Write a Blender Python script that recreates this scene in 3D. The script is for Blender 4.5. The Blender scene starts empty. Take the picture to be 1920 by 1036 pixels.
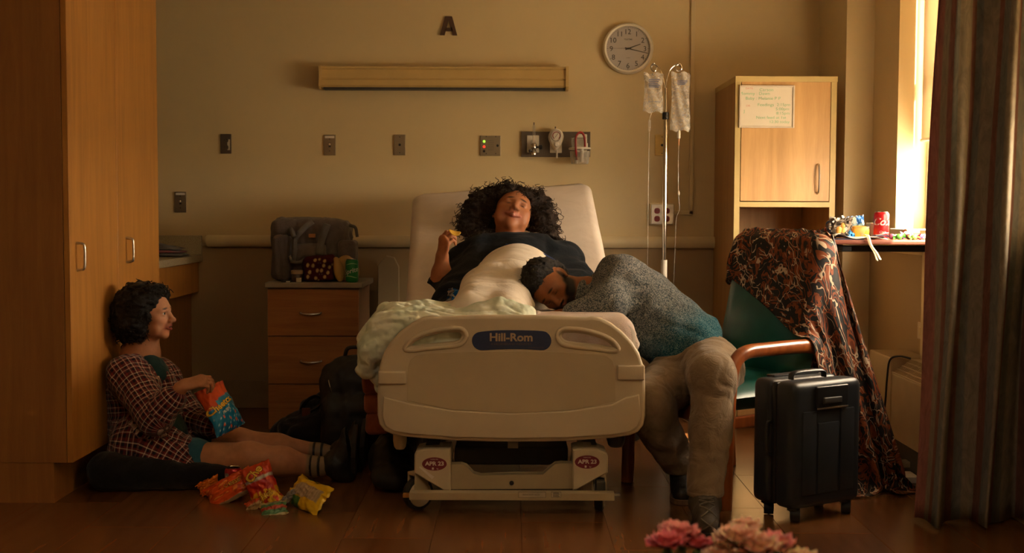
import bpy, bmesh, math, random
import numpy as np
from mathutils import Vector, Matrix, noise as mnoise

random.seed(7); np.random.seed(7)
SC = bpy.context.scene
COL = SC.collection
PI = math.pi

# ---------------------------------------------------------------- camera
FPX = 2250.0; CAMH = 1.113
PITCH = math.atan(123.0 / FPX); ROLL = math.radians(0.2)
cam_d = bpy.data.cameras.new('camera'); cam = bpy.data.objects.new('camera', cam_d); COL.objects.link(cam)
CAMROT = Matrix.Rotation(PI/2 - PITCH, 3, 'X') @ Matrix.Rotation(ROLL, 3, 'Z')
cam.matrix_world = Matrix.Translation((0, 0, CAMH)) @ CAMROT.to_4x4()
cam_d.sensor_width = 36; cam_d.lens = 36 * FPX / 1920; cam_d.clip_start = 0.05
cam_d.dof.use_dof = True; cam_d.dof.focus_distance = 4.9; cam_d.dof.aperture_fstop = 4.5
SC.camera = cam

def P(px, py, d):
    """design helper: the point at depth d (metres from the camera) seen at a reading of the photograph"""
    v = CAMROT @ Vector(((px - 960) / FPX, (518 - py) / FPX, -1))
    v *= d / v.y
    return Vector((v.x, v.y, v.z + CAMH))

# ---------------------------------------------------------------- world, light, exposure
SC.view_settings.view_transform = 'Standard'; SC.view_settings.look = 'None'
SC.view_settings.exposure = 0.55; SC.view_settings.gamma = 1.0
SC.view_settings.use_curve_mapping = False
w = bpy.data.worlds.new('sky'); SC.world = w; w.use_nodes = True
nt = w.node_tree; bg = nt.nodes['Background']
SKY = (1.0, 0.80, 0.56)
tc = nt.nodes.new('ShaderNodeTexCoord'); sp = nt.nodes.new('ShaderNodeSeparateXYZ'); rp = nt.nodes.new('ShaderNodeValToRGB')
nt.links.new(tc.outputs['Generated'], sp.inputs[0]); nt.links.new(sp.outputs['Z'], rp.inputs[0]); nt.links.new(rp.outputs[0], bg.inputs[0])
rp.color_ramp.elements[0].position = 0.0; rp.color_ramp.elements[0].color = (SKY[0]*.55, SKY[1]*.55, SKY[2]*.50, 1)
rp.color_ramp.elements[1].position = 0.02; rp.color_ramp.elements[1].color = (*SKY, 1)
bg.inputs[1].default_value = 30.0
SUN_DIR = Vector((-0.50, 0.62, -0.62)).normalized()
sd = bpy.data.lights.new('sun', 'SUN'); so = bpy.data.objects.new('sun', sd); COL.objects.link(so)
sd.energy = 20.0; sd.color = (1.0, 0.86, 0.62); sd.angle = math.radians(0.8)
so.rotation_euler = SUN_DIR.to_track_quat('-Z', 'Y').to_euler(); so.location = (4, 2, 4)
def portal(name, x, y0, y1, z0, z1):
    l = bpy.data.lights.new(name, 'AREA'); o = bpy.data.objects.new(name, l); COL.objects.link(o)
    l.shape = 'RECTANGLE'; l.size = z1 - z0; l.size_y = y1 - y0; l.cycles.is_portal = True
    o.location = (x, (y0+y1)/2, (z0+z1)/2); o.rotation_euler = (0, PI/2, 0)
portal('window_portal', 2.06, 3.95, 5.775, 1.04, 2.5)
portal('window_portal', 2.06, 0.6, 2.9, 1.04, 2.5)  # portal of the added fill window
# unseen fill light added near the ceiling to lift the foreground
ld = bpy.data.lights.new('fill_light', 'AREA'); lo = bpy.data.objects.new('fill_light', ld); COL.objects.link(lo)
ld.shape = 'RECTANGLE'; ld.size = 1.2; ld.size_y = 0.6; ld.energy = 9.0; ld.color = (1.0, 0.76, 0.50)
lo.location = (-0.3, 1.6, 2.66)

# ---------------------------------------------------------------- materials
def lin(c):
    if isinstance(c, str):
        c = c.lstrip('#'); c = [int(c[i:i+2], 16)/255 for i in (0, 2, 4)]
        return tuple(x/12.92 if x <= .04045 else ((x+.055)/1.055)**2.4 for x in c)
    return tuple(c)
class NT:
    def __init__(s, name):
        s.m = bpy.data.materials.new(name); s.m.use_nodes = True; s.t = s.m.node_tree
        s.b = s.t.nodes['Principled BSDF']; s.out = s.t.nodes['Material Output']
    def n(s, kind, **kw):
        x = s.t.nodes.new('ShaderNode' + kind)
        for k, v in kw.items(): setattr(x, k, v)
        return x
    def l(s, a, b): s.t.links.new(a, b)
    def coord(s, kind='Object', scale=(1,1,1), rot=(0,0,0)):
        t = s.n('TexCoord'); mp = s.n('Mapping'); s.l(t.outputs[kind], mp.inputs[0])
        mp.inputs['Scale'].default_value = scale; mp.inputs['Rotation'].default_value = rot
        return mp.outputs[0]
    def noise(s, vec, scale, detail=3, rough=.55, dist=0):
        x = s.n('TexNoise'); s.l(vec, x.inputs['Vector']); x.inputs['Scale'].default_value = scale
        x.inputs['Detail'].default_value = detail; x.inputs['Roughness'].default_value = rough; x.inputs['Distortion'].default_value = dist
        return x.outputs['Fac']
    def ramp(s, fac, stops, interp='LINEAR'):
        r = s.n('ValToRGB'); r.color_ramp.interpolation = interp; s.l(fac, r.inputs[0])
        e = r.color_ramp.elements
        while len(e) < len(stops): e.new(.5)
        for i, (p, c) in enumerate(stops):
            e[i].position = p; e[i].color = (*lin(c), 1) if not isinstance(c, float) else (c, c, c, 1)
        return r.outputs[0]
    def bump(s, h, strength=.2, dist=.01, prev=None):
        b = s.n('Bump'); b.inputs['Strength'].default_value = strength; b.inputs['Distance'].default_value = dist
        s.l(h, b.inputs['Height'])
        if prev is not None: s.l(prev, b.inputs['Normal'])
        s.l(b.outputs[0], s.b.inputs['Normal']); return b.outputs[0]
    def base(s, c, rough=.6, metal=0, spec=.5):
        if isinstance(c, (tuple, list, str)): s.b.inputs['Base Color'].default_value = (*lin(c), 1)
        else: s.l(c, s.b.inputs['Base Color'])
        s.b.inputs['Roughness'].default_value = rough; s.b.inputs['Metallic'].default_value = metal
        s.b.inputs['Specular IOR Level'].default_value = spec
def pmat(name, c, rough=.6, metal=0, var=.12, nscale=12, bump=0, bscale=60, spec=.5):
    """plain paint, plastic, metal or cloth with slight mottling"""
    m = NT(name); c = lin(c); v = m.coord()
    lo_, hi = tuple(x*(1-var) for x in c), tuple(min(1, x*(1+var)) for x in c)
    m.base(m.ramp(m.noise(v, nscale), [(.3, lo_), (.7, hi)]), rough, metal, spec)
    if bump: m.bump(m.noise(v, bscale, 4), bump, .004)
    return m.m
def wood(name, c0, c1, axis='Z', rough=.45, scale=1.0, spec=.5, coat=0):
    m = NT(name); st = {'X': (.6, 9, 9), 'Y': (9, .6, 9), 'Z': (9, 9, .6)}[axis]
    v = m.coord(scale=tuple(x*scale for x in st)); n1 = m.noise(v, 3.2, 6, .6, .6)
    fine = tuple(x*7*scale for x in st); v2 = m.coord(scale=fine); n2 = m.noise(v2, 5, 3)
    mx = m.n('Math', operation='MULTIPLY_ADD'); m.l(n2, mx.inputs[0]); mx.inputs[1].default_value = .25; m.l(n1, mx.inputs[2])
    m.base(m.ramp(mx.outputs[0], [(.42, c0), (.82, c1)]), rough, 0, spec)
    m.b.inputs['Coat Weight'].default_value = coat; m.b.inputs['Coat Roughness'].default_value = .2
    m.bump(n2, .08, .002); return m.m
def cloth(name, c, c2=None, rough=.9, weave=900, fold=14, bump=.35):
    m = NT(name); v = m.coord(); f = m.noise(v, fold, 4, .6, .8)
    c2 = c2 or tuple(x*.8 for x in lin(c))
    m.base(m.ramp(f, [(.3, c2), (.7, c)]), rough, 0, .2)
    b = m.bump(f, bump, .02); m.bump(m.noise(v, weave, 2), .25, .001, b)
    m.b.inputs['Sheen Weight'].default_value = .15
    return m.m
def attrmat(name, rough=.6, bump=.15, bscale=220, spec=.4, sss=0.0, attr='Col'):
    """colour comes from the surface's own colour layer (skin, lips, prints)"""
    m = NT(name); a = m.n('Attribute'); a.attribute_name = attr; v = m.coord()
    h = m.n('HueSaturation'); m.l(a.outputs['Color'], h.inputs['Color'])
    r = m.ramp(m.noise(v, 35, 4), [(.3, .88), (.7, 1.08)]); m.l(r, h.inputs['Value'])
    m.base(h.outputs[0], rough, 0, spec)
    if bump: m.bump(m.noise(v, bscale, 3), bump, .001)
    if sss:
        m.b.inputs['Subsurface Weight'].default_value = sss; m.b.inputs['Subsurface Radius'].default_value = (1, .35, .2)
        m.b.inputs['Subsurface Scale'].default_value = .006
    return m.m

M = {}
# ---------------------------------------------------------------- mesh builder
class MB:
    def __init__(s, xf=None): s.v = []; s.f = []; s.mi = []; s.xf = xf or Matrix.Identity(4); s.cur = 0; s.sm = []; s.smooth = False
    def _add(s, vs, fs):
        o = len(s.v); s.v += [tuple(s.xf @ Vector(p)) for p in vs]
        for f in fs: s.f.append(tuple(i + o for i in f)); s.mi.append(s.cur); s.sm.append(s.smooth)
        return s
    def mat(s, i): s.cur = i; return s
    def box(s, a, b, bev=0, seg=2, rot=None):
        a, b = Vector(a), Vector(b); c = (a+b)/2; d = b-a
        bm = bmesh.new(); bmesh.ops.create_cube(bm, size=1)
        for v in bm.verts: v.co = Vector((v.co.x*abs(d.x), v.co.y*abs(d.y), v.co.z*abs(d.z)))
        if bev: bmesh.ops.bevel(bm, geom=list(bm.edges), offset=min(bev, .49*min(abs(x) for x in d)), segments=seg, affect='EDGES', profile=.6)
        if rot is not None:
            for v in bm.verts: v.co = rot @ v.co
        for v in bm.verts: v.co += c
        bm.verts.index_update()
        s._add([v.co.copy() for v in bm.verts], [[v.index for v in f.verts] for f in bm.faces]); bm.free(); return s
    def sweep(s, pts, rad, n=8, cap=True, flat=None):
        """tube along points; rad is a number or list; flat=(u,v) gives an elliptic section scale"""
        pts = [Vector(p) for p in pts]; R = rad if isinstance(rad, (list, tuple)) else [rad]*len(pts)
        up = Vector((0, 0, 1)); rings = []; prev = None
        for i, p in enumerate(pts):
            t = (pts[min(i+1, len(pts)-1)] - pts[max(i-1, 0)])
            t = t.normalized() if t.length > 1e-9 else Vector((0, 0, 1))
            if prev is None:
                a = t.cross(up) if abs(t.dot(up)) < .95 else t.cross(Vector((1, 0, 0)))
                a.normalize()
            else:
                a = prev - t*prev.dot(t)
                a = a.normalized() if a.length > 1e-6 else t.orthogonal().normalized()
            prev = a; b = t.cross(a)
            fu, fv = flat or (1, 1)
            rings.append([p + a*math.cos(2*PI*k/n)*R[i]*fu + b*math.sin(2*PI*k/n)*R[i]*fv for k in range(n)])
        vs = [q for r in rings for q in r]; fs = []
        for i in range(len(rings)-1):
            for k in range(n): fs.append((i*n+k, i*n+(k+1) % n, (i+1)*n+(k+1) % n, (i+1)*n+k))
        if cap: fs.append(tuple(range(n))[::-1]); fs.append(tuple((len(rings)-1)*n+k for k in range(n)))
        return s._add(vs, fs)
    def cyl(s, a, b, r0, r1=None, n=20): return s.sweep([a, b], [r0, r1 if r1 is not None else r0], n)
    def lathe(s, prof, c=(0,0,0), n=24, axis='Z', ax=None):
        """prof: list of (radius, height)"""
        c = Vector(c); q = Vector((0, 0, 1)).rotation_difference(Vector(ax)) if ax is not None else None
        vs = []; fs = []
        for r, h in prof:
            for k in range(n):
                a = 2*PI*k/n; p = Vector((r*math.cos(a), r*math.sin(a), h))
                if q is not None: p = q @ p
                vs.append(c+p)
        for i in range(len(prof)-1):
            for k in range(n): fs.append((i*n+k, i*n+(k+1) % n, (i+1)*n+(k+1) % n, (i+1)*n+k))
        flat0 = abs(prof[0][1]-prof[1][1]) < 1e-6 and prof[1][0] < prof[0][0]; flat1 = abs(prof[-1][1]-prof[-2][1]) < 1e-6
        if prof[0][0] > 1e-5 and not flat0: fs.append(tuple(range(n))[::-1])
        if prof[-1][0] > 1e-5 and not flat1: fs.append(tuple((len(prof)-1)*n+k for k in range(n)))
        return s._add(vs, fs)
    def ball(s, c, r, n=12, m=8):
        rr = r if isinstance(r, (tuple, list)) else (r, r, r)
        vs = []; fs = []
        for i in range(m+1):
            th = PI*i/m
            for k in range(n): vs.append(Vector((rr[0]*math.sin(th)*math.cos(2*PI*k/n), rr[1]*math.sin(th)*math.sin(2*PI*k/n), rr[2]*math.cos(th)))+Vector(c))
        for i in range(m):
            for k in range(n): fs.append((i*n+k, (i+1)*n+k, (i+1)*n+(k+1) % n, i*n+(k+1) % n))
        return s._add(vs, fs)
    def prism(s, poly, h, o=(0,0,0), u=(1,0,0), v=(0,0,1), bev=0):
        """extrude polygon (in u,v plane at o) by vector/scalar h along v x u"""
        o, u, v = Vector(o), Vector(u), Vector(v); nrm = u.cross(v)
        hv = h if isinstance(h, Vector) else nrm*h
        a = [o+u*p[0]+v*p[1] for p in poly]; n = len(a)
        if bev:
            cx = sum(p[0] for p in poly)/n; cy = sum(p[1] for p in poly)/n
            def ins(p, k):
                d = Vector((p[0]-cx, p[1]-cy)); L = d.length
                d = d*((L-k)/L) if L > 1e-9 else d
                return o+u*(cx+d.x)+v*(cy+d.y)
            rings = [[ins(p, bev) for p in poly], [q+hv*.0+hv.normalized()*bev for q in a], [q+hv-hv.normalized()*bev for q in a], [ins(p, bev)+hv for p in poly]]
        else: rings = [a, [q+hv for q in a]]
        vs = [q for r in rings for q in r]; fs = []
        for i in range(len(rings)-1):
            for k in range(n): fs.append((i*n+k, (i)*n+(k+1) % n, (i+1)*n+(k+1) % n, (i+1)*n+k))
        fs.append(tuple(range(n))[::-1]); fs.append(tuple((len(rings)-1)*n+k for k in range(n)))
        return s._add(vs, fs)
    def grid(s, pts, nu, nv, closed=False):
        fs = []
        for i in range(nu-1):
            for j in range(nv-1 if not closed else nv):
                j2 = (j+1) % nv
                fs.append((i*nv+j, (i+1)*nv+j, (i+1)*nv+j2, i*nv+j2))
        return s._add(pts, fs)
    def text(s, string, c, size, u=(1,0,0), v=(0,0,1), depth=.0006, bold=0, map2=None, align='CENTER', sx=1.0, shear=0.0):
        """lettering as thin raised shapes, centred on c in the plane u,v"""
        vs, fs = glyphs(string, bold, shear)
        xs = [p[0] for p in vs]; x0, x1 = min(xs), max(xs); ys = [p[1] for p in vs]; y0, y1 = 0, .7
        off = (x0+x1)/2 if align == 'CENTER' else x0
        c, u, v = Vector(c), Vector(u), Vector(v); n = u.cross(v)
        out = []
        for p in vs:
            a, b = (p[0]-off)*size*sx, (p[1]-.35)*size
            out.append(map2(a, b) if map2 else c+u*a+v*b+n*depth)
        return s._add(out, fs)
    def build(s, name, mats, parent=None, loc=None, smooth=False, recalc=True, solid=0, sub=0, **tags):
        base = Vector((0, 0, 0))
        q = parent
        while q is not None: base += Vector(q.location); q = q.parent
        L = Vector(loc) if loc is not None else Vector((0, 0, 0))
        if parent is None and loc is None:
            a = np.array(s.v); L = Vector(((a[:,0].min()+a[:,0].max())/2, (a[:,1].min()+a[:,1].max())/2, a[:,2].min()))
        off = base + L
        me = bpy.data.meshes.new(name); me.from_pydata([(x-off.x, y-off.y, z-off.z) for x, y, z in s.v], [], s.f)
        if not isinstance(mats, (list, tuple)): mats = [mats]
        for m in mats: me.materials.append(M[m] if isinstance(m, str) else m)
        me.polygons.foreach_set('material_index', s.mi)
        if recalc:
            bm = bmesh.new(); bm.from_mesh(me); bmesh.ops.recalc_face_normals(bm, faces=list(bm.faces)); bm.to_mesh(me); bm.free()
        me.polygons.foreach_set('use_smooth', [bool(smooth or z) for z in s.sm])
        me.update()
        o = bpy.data.objects.new(name, me); COL.objects.link(o); o.location = L
        if parent is not None: o.parent = parent
        if smooth == 'auto' or smooth is True:
            try: me.set_sharp_from_angle(angle=math.radians(42))
            except Exception: pass
        if solid:
            md = o.modifiers.new('solid', 'SOLIDIFY'); md.thickness = solid; md.offset = -1
        if sub:
            md = o.modifiers.new('sub', 'SUBSURF'); md.levels = sub; md.render_levels = sub
        for k, v in tags.items(): o[k] = v
        return o
_gl = {}
def glyphs(string, bold=0, shear=0):
    key = (string, bold, shear)
    if key not in _gl:
        cu = bpy.data.curves.new('t', 'FONT'); cu.body = string; cu.size = 1; cu.offset = bold; cu.resolution_u = 3; cu.shear = shear; cu.fill_mode = 'FRONT'
        ob = bpy.data.objects.new('t', cu); COL.objects.link(ob)
        dg = bpy.context.evaluated_depsgraph_get(); me = bpy.data.meshes.new_from_object(ob.evaluated_get(dg))
        _gl[key] = ([tuple(v.co) for v in me.vertices], [tuple(p.vertices) for p in me.polygons])
        bpy.data.objects.remove(ob); bpy.data.curves.remove(cu); bpy.data.meshes.remove(me)
    return _gl[key]
def thing(name, label, cat, loc, group=None):
    o = bpy.data.objects.new(name, None); COL.objects.link(o); o.location = loc; o.empty_display_size = .1
    o['label'] = label; o['category'] = cat
    if group: o['group'] = group
    return o
def tag(o, label, cat, group=None):
    o['label'] = label; o['category'] = cat
    if group: o['group'] = group
    return o
def struct(o): o['kind'] = 'structure'; return o
def spline(pts, n=8):
    """Catmull-Rom through points"""
    pts = [Vector(p) for p in pts]; Q = [pts[0]*2-pts[1]] + pts + [pts[-1]*2-pts[-2]]; out = []
    for i in range(1, len(Q)-2):
        for k in range(n):
            t = k/n; a, b, c, d = Q[i-1], Q[i], Q[i+1], Q[i+2]
            out.append(.5*((2*b)+(c-a)*t+(2*a-5*b+4*c-d)*t*t+(3*b-a-3*c+d)*t*t*t))
    out.append(pts[-1]); return out
def rrect(w, h, r, n=5):
    out = []
    for cx, cy, a0 in ((w/2-r, h/2-r, 0), (-w/2+r, h/2-r, 90), (-w/2+r, -h/2+r, 180), (w/2-r, -h/2+r, 270)):
        for k in range(n+1):
            a = math.radians(a0+90*k/n); out.append((cx+r*math.cos(a), cy+r*math.sin(a)))
    return out
# ================================================================ THE ROOM
def wallmat(name, c):
    m = NT(name); v = m.coord(); c = lin(c)
    m.base(m.ramp(m.noise(v, 1.3, 5, .6), [(.3, tuple(x*.94 for x in c)), (.7, tuple(min(1, x*1.04) for x in c))]), .55, 0, .35)
    m.bump(m.noise(v, 160, 3), .12, .002); return m.m
M['wall'] = wallmat('wall_paint', (.62, .49, .275)); M['ceil'] = wallmat('ceiling_paint', (.7, .62, .48))
M['trim'] = pmat('cream_rail_plastic', (.60, .49, .29), .45, var=.05, nscale=5)
M['wall_low_trim'] = pmat('tan_wall_guard', (.36, .27, .15), .5, var=.04); M['basebd'] = pmat('vinyl_baseboard', (.30, .21, .11), .5, var=.1)
M['white_paint'] = pmat('white_window_paint', (.78, .72, .60), .4, var=.05)
WX, WD = 1.843, 6.72
DJ = 6.17; DW = 5.775        # depth of the corner chase and of the far window jamb
def slab(name, a, b, m, kind=True):
    o = MB().box(a, b).build(name, m); struct(o); return o
# floor : planks laid on a slab
fl = MB().box((-3.2, -1.6, -.06), (WX+.5, WD+.2, -.004)).build('floor', pmat('floor_underlay', (.03, .015, .008), .6)); struct(fl)
m = NT('floor_plank_vinyl'); ob = m.n('ObjectInfo'); v = m.coord('Object', scale=(14, 1.1, 1))
ad = m.n('VectorMath', operation='ADD'); sc_ = m.n('VectorMath', operation='SCALE'); m.l(ob.outputs['Location'], sc_.inputs[0]); sc_.inputs['Scale'].default_value = 3.7
m.l(v, ad.inputs[0]); m.l(sc_.outputs[0], ad.inputs[1])
g = m.noise(ad.outputs[0], 2.2, 5, .5, .3)
mr = m.n('MapRange'); m.l(ob.outputs['Random'], mr.inputs[0]); mr.inputs['To Min'].default_value = -.12; mr.inputs['To Max'].default_value = .12
mm = m.n('Math', operation='ADD'); m.l(g, mm.inputs[0]); m.l(mr.outputs[0], mm.inputs[1])
m.base(m.ramp(mm.outputs[0], [(.25, (.085, .030, .009)), (.5, (.15, .057, .017)), (.78, (.20, .082, .026))]), .26, 0, .5)
M['plank'] = m.m
PW, PL = .305, .915
_pm = {}
def plank(x0, x1, y0, y1):
    key = (round(x1-x0, 4), round(y1-y0, 4))
    if key not in _pm:
        o = MB().box((-(x1-x0)/2+.0006, -(y1-y0)/2+.0006, -.004), ((x1-x0)/2-.0006, (y1-y0)/2-.0006, 0), bev=.0007, seg=1).build('plank', 'plank', loc=(0, 0, 0))
        _pm[key] = o.data; bpy.data.objects.remove(o)
    o = bpy.data.objects.new('plank', _pm[key]); COL.objects.link(o); o.parent = fl
    o.location = Vector(((x0+x1)/2, (y0+y1)/2, 0)) - fl.location
i = 0; x = .036 - 11*PW
while x < WX:
    y = 2.6 - PL*((i*.382) % 1)
    x1 = min(x+PW, WX)
    while y < WD:
        y1 = min(y+PL, WD)
        if x1 > -3.2: plank(max(x, -3.2), x1, y, y1)
        y = y1
    x += PW; i += 1
o = MB().box((-3.2, -1.6, -.004), (WX, 1.685, -.0005)).build('plank', 'plank', fl)
slab('ceiling', (-3.2, -1.6, 2.7), (WX+.4, WD+.2, 2.8), 'ceil')
slab('wall_back', (-3.2, WD, 0), (1.70, WD+.15, 2.7), 'wall')
slab('wall_left', (-3.3, -1.6, 0), (-3.1, WD+.15, 2.7), 'wall')
slab('wall_front', (-3.3, -1.75, 0), (WX+.4, -1.6, 2.7), 'wall')
# right wall : corner chase + wall with two window openings (nearer one added for fill light), 0.22 thick
b = MB(); T = .24; ZS, ZT = 1.035, 2.55
b.box((1.70, DJ, 0), (WX+T, WD+.15, 2.7))
b.box((WX, DW, 0), (WX+T, DJ, 2.7))
W1 = (3.95, DW); WFILL = (0.6, 2.9)
b.box((WX, WFILL[1], 0), (WX+T, W1[0], 2.7)); b.box((WX, -1.75, 0), (WX+T, WFILL[0], 2.7))
for w0, w1 in (W1, WFILL):
    b.box((WX, w0, 0), (WX+T, w1, ZS-.03)); b.box((WX, w0, ZT), (WX+T, w1, 2.7))
struct(b.build('wall_right', 'wall'))
# windows
m = NT('window_glass'); tr = m.n('BsdfTransparent'); gl = m.n('BsdfGlossy'); gl.inputs['Roughness'].default_value = .02
mx = m.n('MixShader'); mx.inputs[0].default_value = .04; m.l(tr.outputs[0], mx.inputs[1]); m.l(gl.outputs[0], mx.inputs[2])
m.l(mx.outputs[0], m.out.inputs[0]); M['glass'] = m.m
M['sash'] = pmat('window_sash_paint', (.62, .56, .46), .4, var=.06)
def window(n, w0, w1):
    b = MB(); X0, X1 = 1.985, 2.045
    b.box((X0, w0, ZS), (X1, w0+.05, ZT), .004).box((X0, w1-.05, ZS), (X1, w1, ZT), .004)
    b.box((X0, w0+.05, ZS), (X1, w1-.05, ZS+.05), .004).box((X0, w0+.05, ZT-.05), (X1, w1-.05, ZT), .004)
    wo = struct(b.build('window_%d' % n, 'sash'))
    for k in range(2):      # two hung sashes
        a0 = w0+.052 + k*((w1-w0)/2-.03); a1 = a0 + (w1-w0)/2-.072
        s_ = MB(); z0, z1 = ZS+.052, ZT-.052; t = .038
        s_.box((X0+.012, a0, z0), (X1-.012, a0+t, z1), .003).box((X0+.012, a1-t, z0), (X1-.012, a1, z1), .003)
        s_.box((X0+.012, a0+t, z0), (X1-.012, a1-t, z0+t), .003).box((X0+.012, a0+t, z1-t), (X1-.012, a1-t, z1), .003)
        s_.box((X0+.012, a0+t, 1.78), (X1-.012, a1-t, 1.815), .003)
        so_ = s_.build('sash', 'sash', wo)
        MB().box((2.012, a0+t, z0+t), (2.017, a1-t, 1.78)).build('pane', 'glass', so_)
        MB().box((2.012, a0+t, 1.815), (2.017, a1-t, z1-t)).build('pane', 'glass', so_)
    MB().box((WX-.03, w0, ZS-.03), (1.985, w1-.001, ZS), .006).build('window_sill', 'white_paint', wo)
window(1, *W1); window(2, *WFILL)  # window_2 is unseen, added to let in fill light
# trims : bumper rail, vertical bumper, baseboards
b = MB()
z0, z1 = .908, .972; prof = [(0, 0), (.03, .0), (.042, .012), (.045, .032), (.042, .052), (.03, .064), (0, .064)]
b.prism([(p[0], p[1]) for p in prof], Vector((1.128-(-1.70), 0, 0)), o=(-1.70, WD, z0), u=(0, -1, 0), v=(0, 0, 1))
b.ball((-1.70, WD-.002, z0+.032), (.022, .043, .032), 16, 10)
struct(b.build('trim_1', 'trim', smooth='auto'))
# slanted-top bed bumper on the back wall
x0, x1 = (712-960)/335, (750-960)/335
b = MB(); zt = P(735, 478, WD).z
b.prism([(x0, .10), (x1, .10), (x1, zt-.06), (x1-.025, zt-.01), (x0+.045, zt), (x0, zt-.05)], .05, o=(0, WD-.05, 0), u=(1, 0, 0), v=(0, 0, 1), bev=.004)
b.v = [(x, y, z) for x, y, z in b.v]
bo = b.build('trim_2', 'wall_low_trim'); struct(bo)
slabz = .155
struct(MB().box((-1.80, WD-.012, 0), (1.128, WD-.0005, slabz), .004).build('baseboard_back', 'basebd'))
struct(MB().box((WX-.012, 2.95, 0), (WX-.0005, DJ, .10), .004).build('baseboard_right', 'basebd'))
# right wall dado ledge below the sill
struct(MB().box((WX-.018, 3.0, ZS-.115), (WX-.0005, DJ-.001, ZS-.085), .006).build('trim_3', 'wall'))
# wall raceway : long vertical duct, with the elbow at its foot
b = MB(); rx = P(1297, 200, WD).x; zb = P(1297, 402, WD).z; xo = P(1262, 402, WD).x
b.box((rx-.011, WD-.02, zb), (rx+.011, WD-.0005, 2.7), .003).box((xo, WD-.02, zb-.002), (rx+.011, WD-.0005, zb+.022), .003)
tag(b.build('wall_raceway', 'trim'), 'narrow cream cable raceway running down the wall to the red socket box', 'raceway')

# ---------------------------------------------------------------- roller blind
m = NT('blind_fabric'); v = m.coord(); m.base((.62, .50, .33), .8, 0, .2)
tl = m.n('BsdfTranslucent'); tl.inputs[0].default_value = (.55, .46, .33, 1); mx = m.n('MixShader'); mx.inputs[0].default_value = .38
m.l(m.b.outputs[0], mx.inputs[1]); m.l(tl.outputs[0], mx.inputs[2]); m.l(mx.outputs[0], m.out.inputs[0]); M['blind'] = m.m
bl = thing('roller_blind', 'beige roller blind pulled halfway down the bright window', 'blind', (1.95, 4.9, 1.45))
zb = P(1740, 262, 5.7).z
MB().box((1.947, 4.02, zb), (1.9485, DW-.035, 2.46)).build('shade', 'blind', bl)
MB().cyl((1.948, 4.02, zb), (1.948, DW-.035, zb), .008, n=10).build('hem_bar', 'white_paint', bl)
MB().cyl((1.95, 4.0, 2.48), (1.95, DW-.01, 2.48), .024, n=16).build('roller', 'white_paint', bl)

# ================================================================ WARDROBE (left)
M['maple'] = wood('honey_maple', (.34, .145, .027), (.47, .215, .045), 'Z', .42)
M['maple_dark'] = wood('side_panel_maple', (.24, .10, .025), (.32, .14, .035), 'Z', .5)
M['steel'] = pmat('brushed_steel', (.55, .52, .48), .32, 1, var=.1, nscale=40)
WFX = -1.66; wy0, wy1 = P(134.5, 871, 4.5).y, 5.64
wy0 = 4.50; wdv = 5.055
wr = thing('wardrobe', 'tall honey maple wardrobe with two doors at the room edge', 'wardrobe', (-2.0, 5.05, 0))
zk = .155
MB().box((-2.9, wy0, zk), (WFX-.024, wy1, 2.62), .001).build('body', 'maple_dark', wr)
MB().box((-2.9, wy0+.004, 0), (WFX-.075, wy1-.004, zk)).build('toe_kick', 'maple_dark', wr)
for y0, y1, hy, hp in ((wy0+.0015, wdv-.002, 4.572, (143, 455, 506.5)), (wdv+.002, wy1-.001, 5.16, (237, 445.5, 491))):
    d_ = MB().box((WFX-.022, y0, zk), (WFX, y1, 2.61), .0012, 1).build('door', 'maple', wr)
    a = P(hp[0], hp[1], hy).z; c = P(hp[0], hp[2], hy).z
    h = MB().sweep(spline([(WFX-.002, hy, a), (WFX+.024, hy, a-.004), (WFX+.030, hy, a-.016), (WFX+.031, hy, (a+c)/2), (WFX+.030, hy, c+.016), (WFX+.024, hy, c+.004), (WFX-.002, hy, c)], 5), .0052, 10)
    h.build('handle', 'steel', d_, smooth=True)

# ---------------------------------------------------------------- counter along the left wall
m = NT('speckled_worktop'); v = m.coord(); m.base(m.ramp(m.noise(v, 260, 2), [(.38, (.30, .25, .16)), (.62, (.50, .44, .30))]), .35); M['worktop'] = m.m
cz = P(380, 484, WD).z; cz = .862
ct = thing('counter_worktop', 'speckled beige worktop with upstand next to the wardrobe', 'counter', (-2.0, 6.2, cz-.04))
MB().box((-2.9, wy1+.012, cz-.038), (-1.732, WD-.003, cz), .004).build('slab', 'worktop', ct)
MB().box((-2.9, WD-.024, cz), (-1.735, WD-.002, cz+.108), .003).build('upstand', 'worktop', ct)
cb = thing('base_cabinet', 'honey wood base cabinet under the speckled worktop beside the wardrobe', 'cabinet', (-2.2, 6.2, 0))
MB().box((-2.9, wy1+.012, .0), (-1.80, WD-.003, cz-.04)).build('body', 'maple_dark', cb)
MB().box((-1.80, wy1+.014, .655), (-1.755, WD-.006, cz-.042), .002).build('apron', 'maple', cb)

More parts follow.
